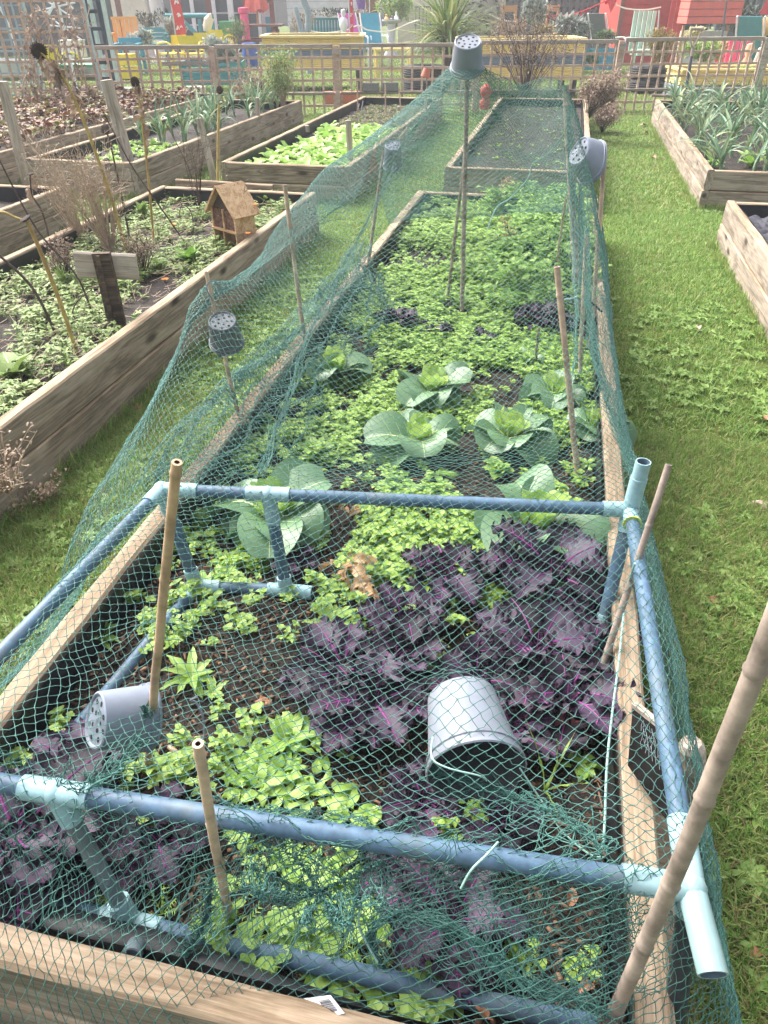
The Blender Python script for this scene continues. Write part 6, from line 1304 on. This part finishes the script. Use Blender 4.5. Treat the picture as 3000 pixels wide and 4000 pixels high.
# chairs, benches
def ychair(px, D, rz, label, proto=[None]):
    if proto[0] is None:
        t = at(px, D, 'plastic_chair', label, 'chair', rz, 'lemon yellow plastic chairs'); mb = MB(); n = 8; vs = []
        for j in range(4):
            for i in range(n+1): a = -1.0+2.0*i/n; vs.append((.26*math.sin(a)*(1+.05*j), .20+.08*math.cos(a)*1.0+.03*j, .52+.10*j))
        mb.add(vs, [(j*(n+1)+i, j*(n+1)+i+1, (j+1)*(n+1)+i+1, (j+1)*(n+1)+i) for j in range(3) for i in range(n)]); m2 = [(x, y-.02, z) for x, y, z in vs]; mb.add(m2, [(j*(n+1)+i, (j+1)*(n+1)+i, (j+1)*(n+1)+i+1, j*(n+1)+i+1) for j in range(3) for i in range(n)]); mb.build('backrest', M['lemon'], t)
        mb = MB(); mb.box((0, 0, .43), (.48, .46, .03)); mb.build('seat', M['lemon'], t)
        for x in (-.22, .22):
            for y in (-.2, .2): mb = MB(); mb.tube([(x, y, .43), (x*1.12, y*1.15, 0)], .022, 6); mb.build('leg', M['lemon'], t)
        for x in (-.26, .26): mb = MB(); mb.tube(curve_pts([(x, -.2, .43), (x*1.05, -.2, .62), (x, .1, .68), (x*.9, .25, .62)], 8), .02, 6); mb.build('armrest', M['lemon'], t)
        t.scale = (.9,)*3; proto[0] = t; return t
    q = PD(px, 250, D); return copy_tree(proto[0], (q.x, q.y, GZ), (0, 0, yaw+rz), label=label, scale=.9)
ychair(678, 19.2, 1.0+3.14, 'leftmost yellow plastic chair turned sideways'); ychair(757, 19.0, 3.14, 'middle yellow plastic chair with its back to the fence'); ychair(815, 20.6, 3.2, 'right yellow plastic chair behind the silvery shrub'); ychair(885, 22.5, 2.6, 'farthest yellow plastic chair mostly hidden by the grey bush'); ychair(240, 15.5, 2.8, 'yellow plastic chair behind the tall trellis')
t = at(497, 17.8, 'yellow_case', 'stack of two rounded yellow plastic cases left of the yellow chairs', 'plastic case')
for z in (.12, .36): mb = MB(); mb.box((0, 0, z), (.36, .3, .2), taper=.94); mb.build('case', M['lemon'], t)
def bench(px, D, w, mat, label, name='bench', seat=.42, back=.9, vert=True, rz=0, n=11, logs=False):
    t = at(px, D, name, label, 'bench', rz, 'painted wooden garden benches'); mb = MB(); slats(mb, -w/2, w/2, .22, seat+.08, back, n if vert else 3, horiz=not vert, th=.025); mb.bar((-w/2, .22, back), (w/2, .22, back), .04, .06); mb.build('backrest', M[mat], t)
    mb = MB()
    for j in range(4): mb.box((0, -.18+j*.12, seat), (w, .10, .03))
    mb.build('seat', M[mat], t)
    for x in (-w/2, w/2):
        for y in (-.2, .22): mb = MB(); mb.box((x, y, (seat+.2)/2), (.06, .06, seat+.2)); mb.build('leg', M[mat], t)
        mb = MB(); mb.box((x, 0, seat+.22), (.07, .5, .03)); mb.build('armrest', M[mat], t)
    return t
bench(1283, 24.5, .95, 'teal', 'teal slatted bench under the white clad wall'); bench(505, 20.5, .62, 'orange', 'orange yellow wooden armchair before the cream wall', 'armchair', n=6, back=1.02, seat=.5); bench(512, 19.0, .5, 'blue', 'low blue armchair in front of the orange armchair', 'armchair', vert=False, back=.66, seat=.36); bench(610, 22.6, .8, 'teal', 'teal bench partly hidden left of the log bench', vert=False, back=.75)
t = at(755, 23.0, 'log_bench', 'teal painted log bench with diagonal braces behind the red banner', 'bench', 0, 'painted wooden garden benches'); s_ = sc_(23.0); W_ = .62
for nm, segs in (('top_log', [((-W_, .2, 1.02), (W_, .2, 1.02))]), ('back_brace', [((-.2, .2, .95), (.25, .2, .52)), ((.28, .2, .95), (.28, .2, .5)), ((-W_+.05, .2, .95), (-W_+.05, .2, .5))]), ('seat_log', [((-W_, -.15, .45), (W_, -.15, .45)), ((-W_, .0, .47), (W_, .0, .47)), ((-W_, .15, .5), (W_, .15, .5))]), ('leg', [((-W_, .2, 0), (-W_, .2, 1.05)), ((W_, .2, 0), (W_, .2, 1.05)), ((-W_, -.2, 0), (-W_, -.2, .6)), ((W_, -.2, 0), (W_, -.2, .6))])):
    for a, b in segs: mb = MB(); mb.tube([a, b], .05, 8); mb.build(nm, M['teal'], t, smooth=True)
mb = MB(); mb.blob((0, 0, 0), (.13, .05, .22), amp=.5, seed=3); o = mb.build('cushion_cloth', M['cream'], smooth=True); o.location = PD(812, 92, 22.8); o.rotation_euler = (0, .5, 0); tag(o, 'crumpled pale cloth on the right end of the log bench', 'cloth')
def banner(px, D, w, z0, z1, label, mat='coral', tw=.1):
    t = at(px, D, 'feather_banner', label, 'banner', .1, 'red feather banners'); mb = MB(); n = 12; vs = []
    for i in range(n+1): z = z0+(z1-z0)*i/n; k = .05*math.sin(i*.7); vs += [(-w/2+k*.3, k*.5, z), (w/2*(1-.0*i)+k*.3, k*.8, z)]
    mb.add(vs, [(2*i, 2*i+1, 2*i+3, 2*i+2) for i in range(n)]); mb.add([(x, y+.006, z) for x, y, z in vs], [(2*i+1, 2*i, 2*i+2, 2*i+3) for i in range(n)]); mb.build('cloth', M['redcloth'], t)
    mb = MB(); mb.tube([(-w/2-.01, 0, 0), (-w/2-.01, 0, z1)], .015, 6); mb.build('pole', M['pgrey'], t)
    mb = MB(); rs = random.Random(4)
    for i in range(7):
        z = z0+.12+i*(z1-z0)/7.5
        for k in range(3): x = rs.uniform(-w*.25, w*.25); mb.tube([(x-w*.12, -.05, z+rs.uniform(-.03, .03)), (x, -.052, z+.05), (x+w*.12, -.05, z+rs.uniform(-.03, .03))], w*.06, 4)
    mb.build('white_lettering', M['white'], t)
M['redcloth'] = plain('red_cloth', (.68, .06, .07), .7, .08, 10, bmp=0)
banner(722, 20.5, .22, .45, 2.3, 'red feather banner with white marks left of the log bench'); banner(1377, 20.3, .08, .72, 2.3, 'narrow red banner seen edge on behind the deck chairs')
# picnic table
t = at(1030, 24.0, 'picnic_table', 'dark brown picnic table behind the first yellow planter', 'table'); 
for j in range(4): mb = MB(); mb.box((0, -.3+j*.2, .78), (1.25, .18, .05)); mb.build('top_plank', M['brownred'], t)
for x in (-.42, .42):
    for s_ in (-1, 1): mb = MB(); mb.bar((x, s_*.12, .74), (x, s_*.6, 0), .10, .05); mb.build('leg', M['brownred'], t)
    mb = MB(); mb.box((x, 0, .62), (.06, 1.2, .12)); mb.build('cross_beam', M['brownred'], t)
for s_ in (-1, 1): mb = MB(); mb.box((0, s_*.65, .45), (1.25, .22, .05)); mb.build('bench_plank', M['brownred'], t)
t = at(1022, 24.0, 'parasol', 'closed coral parasol standing through the picnic table', 'parasol', z=.9); mb = MB(); mb.tube([(0, 0, 0), (0, 0, 1.5)], .03, 8); mb.build('pole', M['tan'], t)
mb = MB(); vs = []; n = 16
for j in range(6):
    for i in range(n): a = 6.283*i/n; r = (.26-.03*j)*(1+.35*math.sin(a*4)); vs.append((r*math.cos(a), r*math.sin(a)*.7, .32+j*.22+(.06*math.sin(a*4) if j == 0 else 0)))
mb.add(vs, [(j*n+i, j*n+(i+1) % n, (j+1)*n+(i+1) % n, (j+1)*n+i) for j in range(5) for i in range(n)]); mb.build('canopy', M['coral'], t)
t = at(972, 23.5, 'red_bollard', 'pinkish red cylindrical bollard left of the picnic table', 'bollard'); mb = MB(); mb.lathe([(.001, 1.2), (.15, 1.18), (.15, 1.08), (.11, 1.05), (.11, .5), (.14, .45), (.14, 0)], 16); mb.build('body', M['pink'], t, smooth=True)
t = at(1065, 25.3, 'notice_board', 'white notice board with blue poster behind the picnic table', 'notice board'); mb = MB(); mb.box((0, 0, .8), (.42, .04, .95)); mb.build('board', M['pgrey'], t); mb = MB(); mb.box((.03, -.03, .75), (.26, .02, .4)); mb.build('poster', M['blue'], t)
t = at(870, 23.4, 'royal_blue_pot', 'royal blue pot right of the log bench', 'pot'); mb = MB(); mb.lathe([(.001, 0), (.16, 0), (.22, .42), (.24, .42), (.24, .47), (.001, .45)], 14); mb.build('pot', M['royal'], t)
t = at(905, 23.0, 'wheelie_bin', 'green bin with a pale panel left of the picnic table', 'bin'); mb = MB(); mb.box((0, 0, .45), (.35, .35, .9), taper=1.1); mb.build('body', M['green'], t); mb = MB(); mb.box((.08, -.2, .5), (.14, .02, .5)); mb.build('label_panel', M['yellow'], t)
t = at(980, 21.0, 'blue_barrel', 'blue barrel partly hidden at the fence left of the first yellow planter', 'barrel'); mb = MB(); mb.lathe([(.001, .5), (.17, .5), (.19, .25), (.17, 0)], 14); mb.build('body', M['royal'], t, smooth=True)
t = at(1205, 19.0, 'driftwood_trunk', 'forked blue grey painted tree trunk behind the first yellow planter', 'tree trunk'); mb = MB(); mb.tube(curve_pts([(0.02, 0, 0), (.0, 0, .6), (.06, 0, 1.1), (-.08, 0, 1.5), (-.1, 0, 2.2)], 14), .07, 8); mb.tube(curve_pts([(0, 0, .5), (-.12, 0, .85), (-.22, 0, 1.22)], 8), [.07-.003*i for i in range(9)], 8); mb.build('trunk', M['greyblue'], t, smooth=True)
t = at(1347, 20.2, 'garden_statue', 'small white garden statue behind the planter rim', 'statue'); mb = MB(); mb.lathe([(.001, 1.18), (.05, 1.16), (.06, 1.08), (.03, 1.03), (.09, .98), (.10, .85), (.05, .75), (.10, .62), (.07, .5), (.12, .46), (.12, 0)], 12); mb.build('figure', M['white'], t, smooth=True)
t = at(1528, 24.0, 'bird_bath', 'stone bird bath with ornaments in front of the green climber', 'bird bath'); mb = MB(); mb.lathe([(.001, .82), (.18, .84), (.26, .90), (.26, .86), (.12, .80), (.11, .2), (.2, .1), (.2, 0)], 16); mb.build('basin', M['pgrey'], t, smooth=True)
for i, (x, m_, h_) in enumerate([(-.13, 'orange', .16), (.02, 'dgrey', .12), (.14, 'white', .22)]): o = MB().lathe([(.001, h_), (.03, h_*.8), (.02, h_*.6), (.07, h_*.3), (.05, 0)], 10).build('ornament', M[m_], smooth=True); q = PD(1528, 250, 24); o.location = Vector((q.x, q.y, GZ+.87))+sh*x; tag(o, ['small orange ornament on the bird bath', 'small dark ornament on the bird bath', 'small white gnome like ornament on the bird bath'][i], 'ornament', 'ornaments on the bird bath')
def deckchair(px, D, rz, mat, label):
    t = at(px, D, 'deck_chair', label, 'garden chair', rz, 'reclining garden chairs'); mb = MB(); mb.bar((0, .05, .40), (0, .42, 1.08), .44, .015, upv=(0, 1, 0)); 
    a, b = Vector((0, .08, .38)), Vector((0, .42, 1.08)); mb = MB(); vs = [a-Vector((.23, 0, 0)), a+Vector((.23, 0, 0)), b+Vector((.21, 0, 0)), b-Vector((.21, 0, 0))]; of = Vector((0, .015, -.004)); mb.add(vs+[v+of for v in vs], [(0, 1, 2, 3), (7, 6, 5, 4), (0, 4, 5, 1), (1, 5, 6, 2), (2, 6, 7, 3), (3, 7, 4, 0)]); mb.build('back_fabric', M[mat], t)
    mb = MB(); mb.box((0, -.18, .38), (.46, .48, .015)); mb.build('seat_fabric', M[mat], t)
    for x in (-.25, .25): mb = MB(); mb.tube(curve_pts([(x, -.42, 0), (x, -.42, .5), (x, -.35, .62), (x, 0, .62), (x, .2, .6)], 12), .018, 6); mb.tube([(x, .42, 1.08), (x, .05, .38), (x, .3, 0)], .018, 6); mb.build('tube_frame', M['white'], t, smooth=True)
deckchair(1462, 21.2, .25, 'blue', 'bright blue garden chair with white tube arms left of the palm'); deckchair(1388, 21.6, .5, 'magenta', 'magenta and yellow garden chair behind the first yellow planter'); deckchair(2350, 19.6, 2.2, 'dgrey', 'pair of folded white framed chairs left of the red shed'); deckchair(2920, 16.2, 2.4, 'teal', 'white tubular chair at the right edge')
t = at(1535, 18.0, 'low_table', 'pale yellow low wooden table frame left of the palm tyre', 'table', .1); 
for y in (-.2, .2): mb = MB(); mb.box((0, y, .50), (.82, .08, .04)); mb.build('top_rail', M['lemon2'] if 'lemon2' in M else M['yellow'], t)
for x in (-.36, .36): 
    for y in (-.18, .18): mb = MB(); mb.box((x, y, .24), (.06, .06, .48)); mb.build('leg', M['yellow'], t)
mb = MB(); mb.box((0, -.2, .14), (.8, .04, .05)); mb.build('stretcher', M['yellow'], t)
def chair_lb(px, D, rz, label):
    t = at(px, D, 'wooden_chair', label, 'chair', rz, 'orange brown wooden chairs in the border', z=.35)
    for x in (-.15, .15): mb = MB(); mb.box((x, .15, .5), (.045, .04, 1.0)); mb.build('back_post', M['tan'], t); mb = MB(); mb.box((x, -.15, .22), (.04, .04, .44)); mb.build('leg', M['tan'], t)
    mb = MB(); mb.box((0, 0, .46), (.36, .34, .03)); mb.build('seat', M['tan'], t); mb = MB(); mb.box((0, .15, .93), (.30, .03, .12)); mb.build('crest_rail', M['tan'], t)
chair_lb(1980, 19.5, .1, 'orange brown upright chair standing in the border right of the palm'); chair_lb(2155, 19.5, .5, 'orange brown upright chair draped by the red bunting')
t = at(2510, 19.2, 'adirondack_chair', 'mint green slatted garden chair in front of the red shed', 'chair', .15); mb = MB(); slats(mb, -.28, .28, .3, .35, 1.12, 5, horiz=False, th=.025); mb.build('backrest', M['mint'], t); mb = MB(); slats(mb, -.28, .28, -.05, .3, .42, 2, th=.4); mb.build('seat', M['mint'], t)
for x in (-.36, .36): mb = MB(); mb.box((x, -.25, .3), (.07, .05, .6)); mb.build('leg', M['mint'], t); mb = MB(); mb.box((x, -.02, .62), (.12, .62, .03)); mb.build('armrest', M['mint'], t)
def tyre(mb, z, R=.38, r=.11):
    n = 28; pr = [(R-.17, -.08), (R-.12, -.10), (R-.02, -.09), (R, -.05)]+[(R-(.012 if k % 2 else 0), -.05+.1*k/6) for k in range(7)]+[(R, .05), (R-.02, .09), (R-.12, .10), (R-.17, .08)]
    mb.lathe([(a, b+z) for a, b in pr], n)
for px, D, lb_ in ((2545, 14.7, 'stack of two black tyres holding the bronze conifer'), (1660, 14.9, 'stack of two black tyres around the foot of the spiky palm')):
    t = at(px, D, 'tyre_planter', lb_, 'tyre planter', 0, 'stacked tyre planters')
    for z in (.11, .32): mb = MB(); tyre(mb, z); mb.build('tyre', plain('tyre_rubber', (.028, .030, .034), .7, .2, 20), t, smooth=False)
    mb = MB(); mb.lathe([(.001, .36), (.26, .36)], 16); mb.build('soil', M['soil'], t)
# spiky palm
t = at(1745, 15.6, 'spiky_palm', 'big spiky cordyline palm bursting above the fence behind the highest pot', 'palm tree'); mb = MB(); mb.tube([(0, 0, 0), (.02, 0, .5), (-.02, 0, .85)], [.09, .08, .1], 8); mb.build('trunk', M['darkstem'], t); mb = MB(); M['palm'] = leafmat('palm_blade', [(.06, .12, .04), (.12, .20, .06), (.24, .32, .10), (.38, .36, .16)], .45, .2, bscale=10)
for k in range(300):
    a = random.uniform(0, 6.28); e = random.choice([random.uniform(.9, 1.5), random.uniform(.1, 1.0), random.uniform(-.1, .7)]); mb.leaf((random.gauss(0, .04), random.gauss(0, .04), .8+random.uniform(-.25, .12)), a, e, random.uniform(.7, 1.2), .05, random.uniform(.1, 1.5) if e < 1 else random.uniform(.0, .5), .35, 0, 7, 1, 'strap' if k % 3 else 'blade')
mb.build('crown', M['palm'], t)
# red plant pot on a cane and red ornament near the netted bed
a = PD(1667, 330, 9.6); cane('thin cane carrying a terracotta pot at the far fence', PD(1664, 500, 9.6), PD(1668, 285, 9.6), .009, 'bamboo_old'); pot('small terracotta pot tipped on a thin cane by the fence', PD(1660, 302, 9.6), PD(1670, 268, 9.6), .055, .75, 'terracotta', name='terracotta_pot', group='reddish pots near the fence', holes=False)
t = at(1905, 11.0, 'red_lantern', 'two red glossy lanterns hanging behind the highest pot', 'lantern', z=0)
for py in (355, 405): mb = MB(); mb.lathe([(.001, .09), (.03, .08), (.07, .03), (.075, -.02), (.05, -.07), (.001, -.08)], 14); o = mb.build('globe', M['red'], t, smooth=True); o.matrix_parent_inverse.identity(); q = PD(1903, py, 11.0); o.location = (0, 0, q.z)
t = at(1355, 13.2, 'window_trough', 'terracotta trough on the ground under the fence rail', 'trough'); mb = MB(); mb.box((-.1, .0, .09), (.55, .2, .16), taper=1.1); mb.build('trough', M['terracotta'], t)
t = at(275, 10.9, 'black_tub', 'black tub standing at the foot of the tall trellis', 'tub'); mb = MB(); mb.lathe([(.001, .02), (.2, .02), (.24, .26), (.26, .28), (.24, .28), (.19, .2), (.001, .2)], 18); mb.build('tub', M['black'], t)
t = at(455, 13.6, 'tyre_planter', 'grey car tyre lying behind the low trellis at left', 'tyre planter', 0, 'stacked tyre planters'); mb = MB(); tyre(mb, .1); mb.build('tyre', M['dgrey'], t)
# clothes airer, junk behind the tall trellis
t = at(280, 14.6, 'clothes_airer', 'white tubular clothes airer folded behind the tall trellis', 'clothes airer'); mb = MB(); rs = random.Random(5)
for k in range(9): z = 1.0+rs.uniform(0, .55); a = rs.uniform(-.8, .8); mb.tube([(-.28*math.cos(a), 0, z-.2*math.sin(a)*2), (.28*math.cos(a), 0, z+.2*math.sin(a)*2)], .014, 6)
mb.tube([(0, 0, 0), (0, 0, 1.3)], .018, 6); mb.build('tubes', M['white'], t)
t = at(30, 15.0, 'clothes_airer', 'white curved tube frame at the far left edge', 'clothes airer'); mb = MB()
for k in range(4): mb.tube(curve_pts([(-.3, 0, .9+.1*k), (0, 0, 1.3+.06*k), (.15, 0, 1.2), (.25, 0, .8-.1*k)], 10), .016, 6)
mb.tube([(0, 0, 0), (0, 0, 1.2)], .018, 6); mb.build('tubes', M['white'], t)
t = at(170, 16.0, 'rowing_boat', 'grey wooden boat like trough stored behind the tall trellis', 'boat'); mb = MB(); n = 14; vs = []
for i in range(n+1):
    u = -1+2*i/n; w = .32*(1-u*u)**.6+.02
    for y, z in ((-w, .45+.08*u*u), (-w*.8, .2), (0, .12), (w*.8, .2), (w, .45+.08*u*u)): vs.append((u*1.3, y, z))
mb.add(vs, [(i*5+j, (i+1)*5+j, (i+1)*5+j+1, i*5+j+1) for i in range(n) for j in range(4)]); mb.build('hull', M['pgrey'], t)
t = at(300, 15.3, 'green_table', 'dark green low table behind the tall trellis', 'table'); mb = MB(); mb.box((0, 0, .42), (.9, .5, .04)); mb.build('top', M['green'], t)
for x in (-.4, .4): mb = MB(); mb.box((x, 0, .2), (.06, .4, .4)); mb.build('leg', M['dgrey'], t)
t = at(300, 17.0, 'storage_box', 'white box on the green table behind the trellis', 'box', z=.55); mb = MB(); mb.box((0, 0, .14), (.4, .3, .26)); mb.box((0, 0, .285), (.42, .32, .03)); mb.build('box', M['cream'], t)
# pink chairs and toys at right
t = at(2825, 15.6, 'pink_chair', 'left hot pink slatted chair behind the third planter', 'chair', .2, 'hot pink chairs'); mb = MB(); slats(mb, -.2, .2, 0, .35, .72, 4, horiz=False); mb.build('backrest', M['pink'], t); mb = MB(); mb.box((0, -.2, .3), (.42, .4, .03)); mb.build('seat', M['pink'], t)
for x in (-.18, .18): mb = MB(); mb.box((x, -.35, .15), (.04, .04, .3)); mb.build('leg', M['pink'], t)
q = PD(2872, 250, 15.4); copy_tree(t, (q.x, q.y, GZ), (0, 0, yaw-.1), label='right hot pink slatted chair behind the third planter')
t = at(2915, 14.8, 'garden_ornament', 'pale orange and cream figure ornaments behind the third planter', 'ornament'); mb = MB(); mb.lathe([(.001, .72), (.06, .70), (.08, .6), (.05, .52), (.10, .4), (.08, .2), (.12, 0)], 12); mb.build('figure', plain('peach', (.72, .42, .25), .6), t, smooth=True); mb = MB(); mb.lathe([(.0011, .66), (.05, .64), (.07, .5), (.1, .3), (.1, 0)], 12, Matrix.Translation((.2, 0, 0))); mb.build('figure', M['cream'], t, smooth=True)
t = at(2980, 14.6, 'toy_truck', 'small blue and orange toy at the right edge behind the planter', 'toy'); mb = MB(); mb.box((0, 0, .5), (.16, .12, .10)); mb.build('cab', M['blue'], t); mb = MB(); mb.lathe([(.05, -.03), (.05, .03)], 12, Matrix.Translation((-.05, -.08, .42)) @ Matrix.Rotation(1.57, 4, 'X')); mb.build('wheel', M['black'], t)
mb = MB(); mb.box((0, 0, .2), (.3, .2, .4)); mb.build('stand', M['magenta'], t)
# rope and bunting
rope = [PD(1140, 95, 21), PD(1250, 128, 21), PD(1350, 118, 21), PD(1400, 100, 21), PD(1440, 118, 21), PD(1520, 122, 21), PD(1600, 90, 21), PD(1640, 78, 20.5)]
tag(MB().tube(curve_pts(rope, 50), .016, 5).build('rope', M['cream']), 'sagging pale rope strung across the far border left of the palm', 'rope')
tag(MB().tube(curve_pts([PD(2385, 5, 20), PD(2440, 32, 20), PD(2520, 38, 20), PD(2582, 28, 20)], 24), .014, 5).build('rope', M['cream']), 'pale rope hanging in front of the red shed', 'rope')
tag(MB().tube(curve_pts([PD(1910, 55, 19), PD(1960, 78, 19), PD(2020, 85, 19)], 14), .012, 5).build('rope', M['cream']), 'short pale rope tied to the left orange chair', 'rope')
mb = MB(); c = curve_pts([PD(2120, 62, 18.8), PD(2200, 60, 18.8), PD(2270, 45, 18.8), PD(2370, 2, 18.8), PD(2400, -15, 18.8)], 40); mb.tube(c, .012, 5)
for i in range(2, 40, 2): mb.leaf(c[i], random.uniform(0, 6.28), -1.2, random.uniform(.06, .11), .07, .3, .2, 0, 2, 1, 'ovate')
mb.leaf(c[34], -1.0, -1.3, .26, .3, .2, .2, 0, 4, 1, 'blade'); tag(mb.build('bunting', M['redcloth']), 'string of ragged red bunting rising to the red shed roof', 'bunting')
tag(MB().tube([PD(2575, 40, 19.6), PD(2568, 130, 19.6)], .016, 6).build('metal_pole', M['pgrey']), 'thin grey pole beside the mint chair', 'pole'); tag(MB().tube([PD(2838, 5, 17.5), PD(2820, 150, 17.5)], .02, 6).build('metal_pole', M['dgrey']), 'dark pole right of the red playhouse', 'pole')
t = at(2980, 19.0, 'red_canopy', 'pinkish red cloth canopy at the top right corner', 'canopy'); mb = MB(); mb.add([(-.35, 0, 1.05), (.5, 0, 1.0), (.8, .2, 2.2), (.05, .2, 2.2), (-.35, .02, 1.05), (.5, .02, 1.0), (.8, .22, 2.2), (.05, .22, 2.2)], [(0, 1, 2, 3), (7, 6, 5, 4)]); mb.build('cloth', M['redcloth'], t)
mb = MB(); mb.blob((0, 0, 0), (.3, .2, .16), amp=.3); o = mb.build('coloured_ball', M['orange'], smooth=True); o.location = PD(2975, 105, 17.5); tag(o, 'orange and teal bundle at the right edge above the white chair', 'bundle')
t = at(1690, 11.7, 'purple_basket', 'small purple basket', 'basket') if False else None
t = at(1415, 25.2, 'purple_pot', 'purple hanging pot on a white frame beside the brick pillar', 'pot', z=1.22); mb = MB(); mb.lathe([(.001, 0), (.10, 0), (.14, .22), (.15, .24), (.001, .22)], 14); mb.build('pot', M['purple'], t, smooth=True); mb = MB(); mb.bar((-.2, 0, -.6), (-.2, 0, .45), .03); mb.bar((.24, 0, -.6), (.24, 0, .45), .03); mb.bar((-.2, 0, .45), (.24, 0, .45), .03); mb.build('frame', M['white'], t)
pv = MB(); pv.add([PD(440, 222, 20.5)*1, PD(640, 226, 20), PD(1000, 190, 26), PD(420, 175, 26)], []); q0, q1 = PD(300, 235, 19), PD(900, 235, 26)
pv = MB(); a, b = P(380, 248), P(640, 252); c, d = P(1150, 185), P(380, 178); pv.add([(v.x, v.y, GZ+.006) for v in (a, b, c, d)], [(0, 1, 2, 3)])
o = pv.build('patio', plain('patio_paving', (.36, .31, .29), .9, .2, 6)); tag(o, kind='structure')
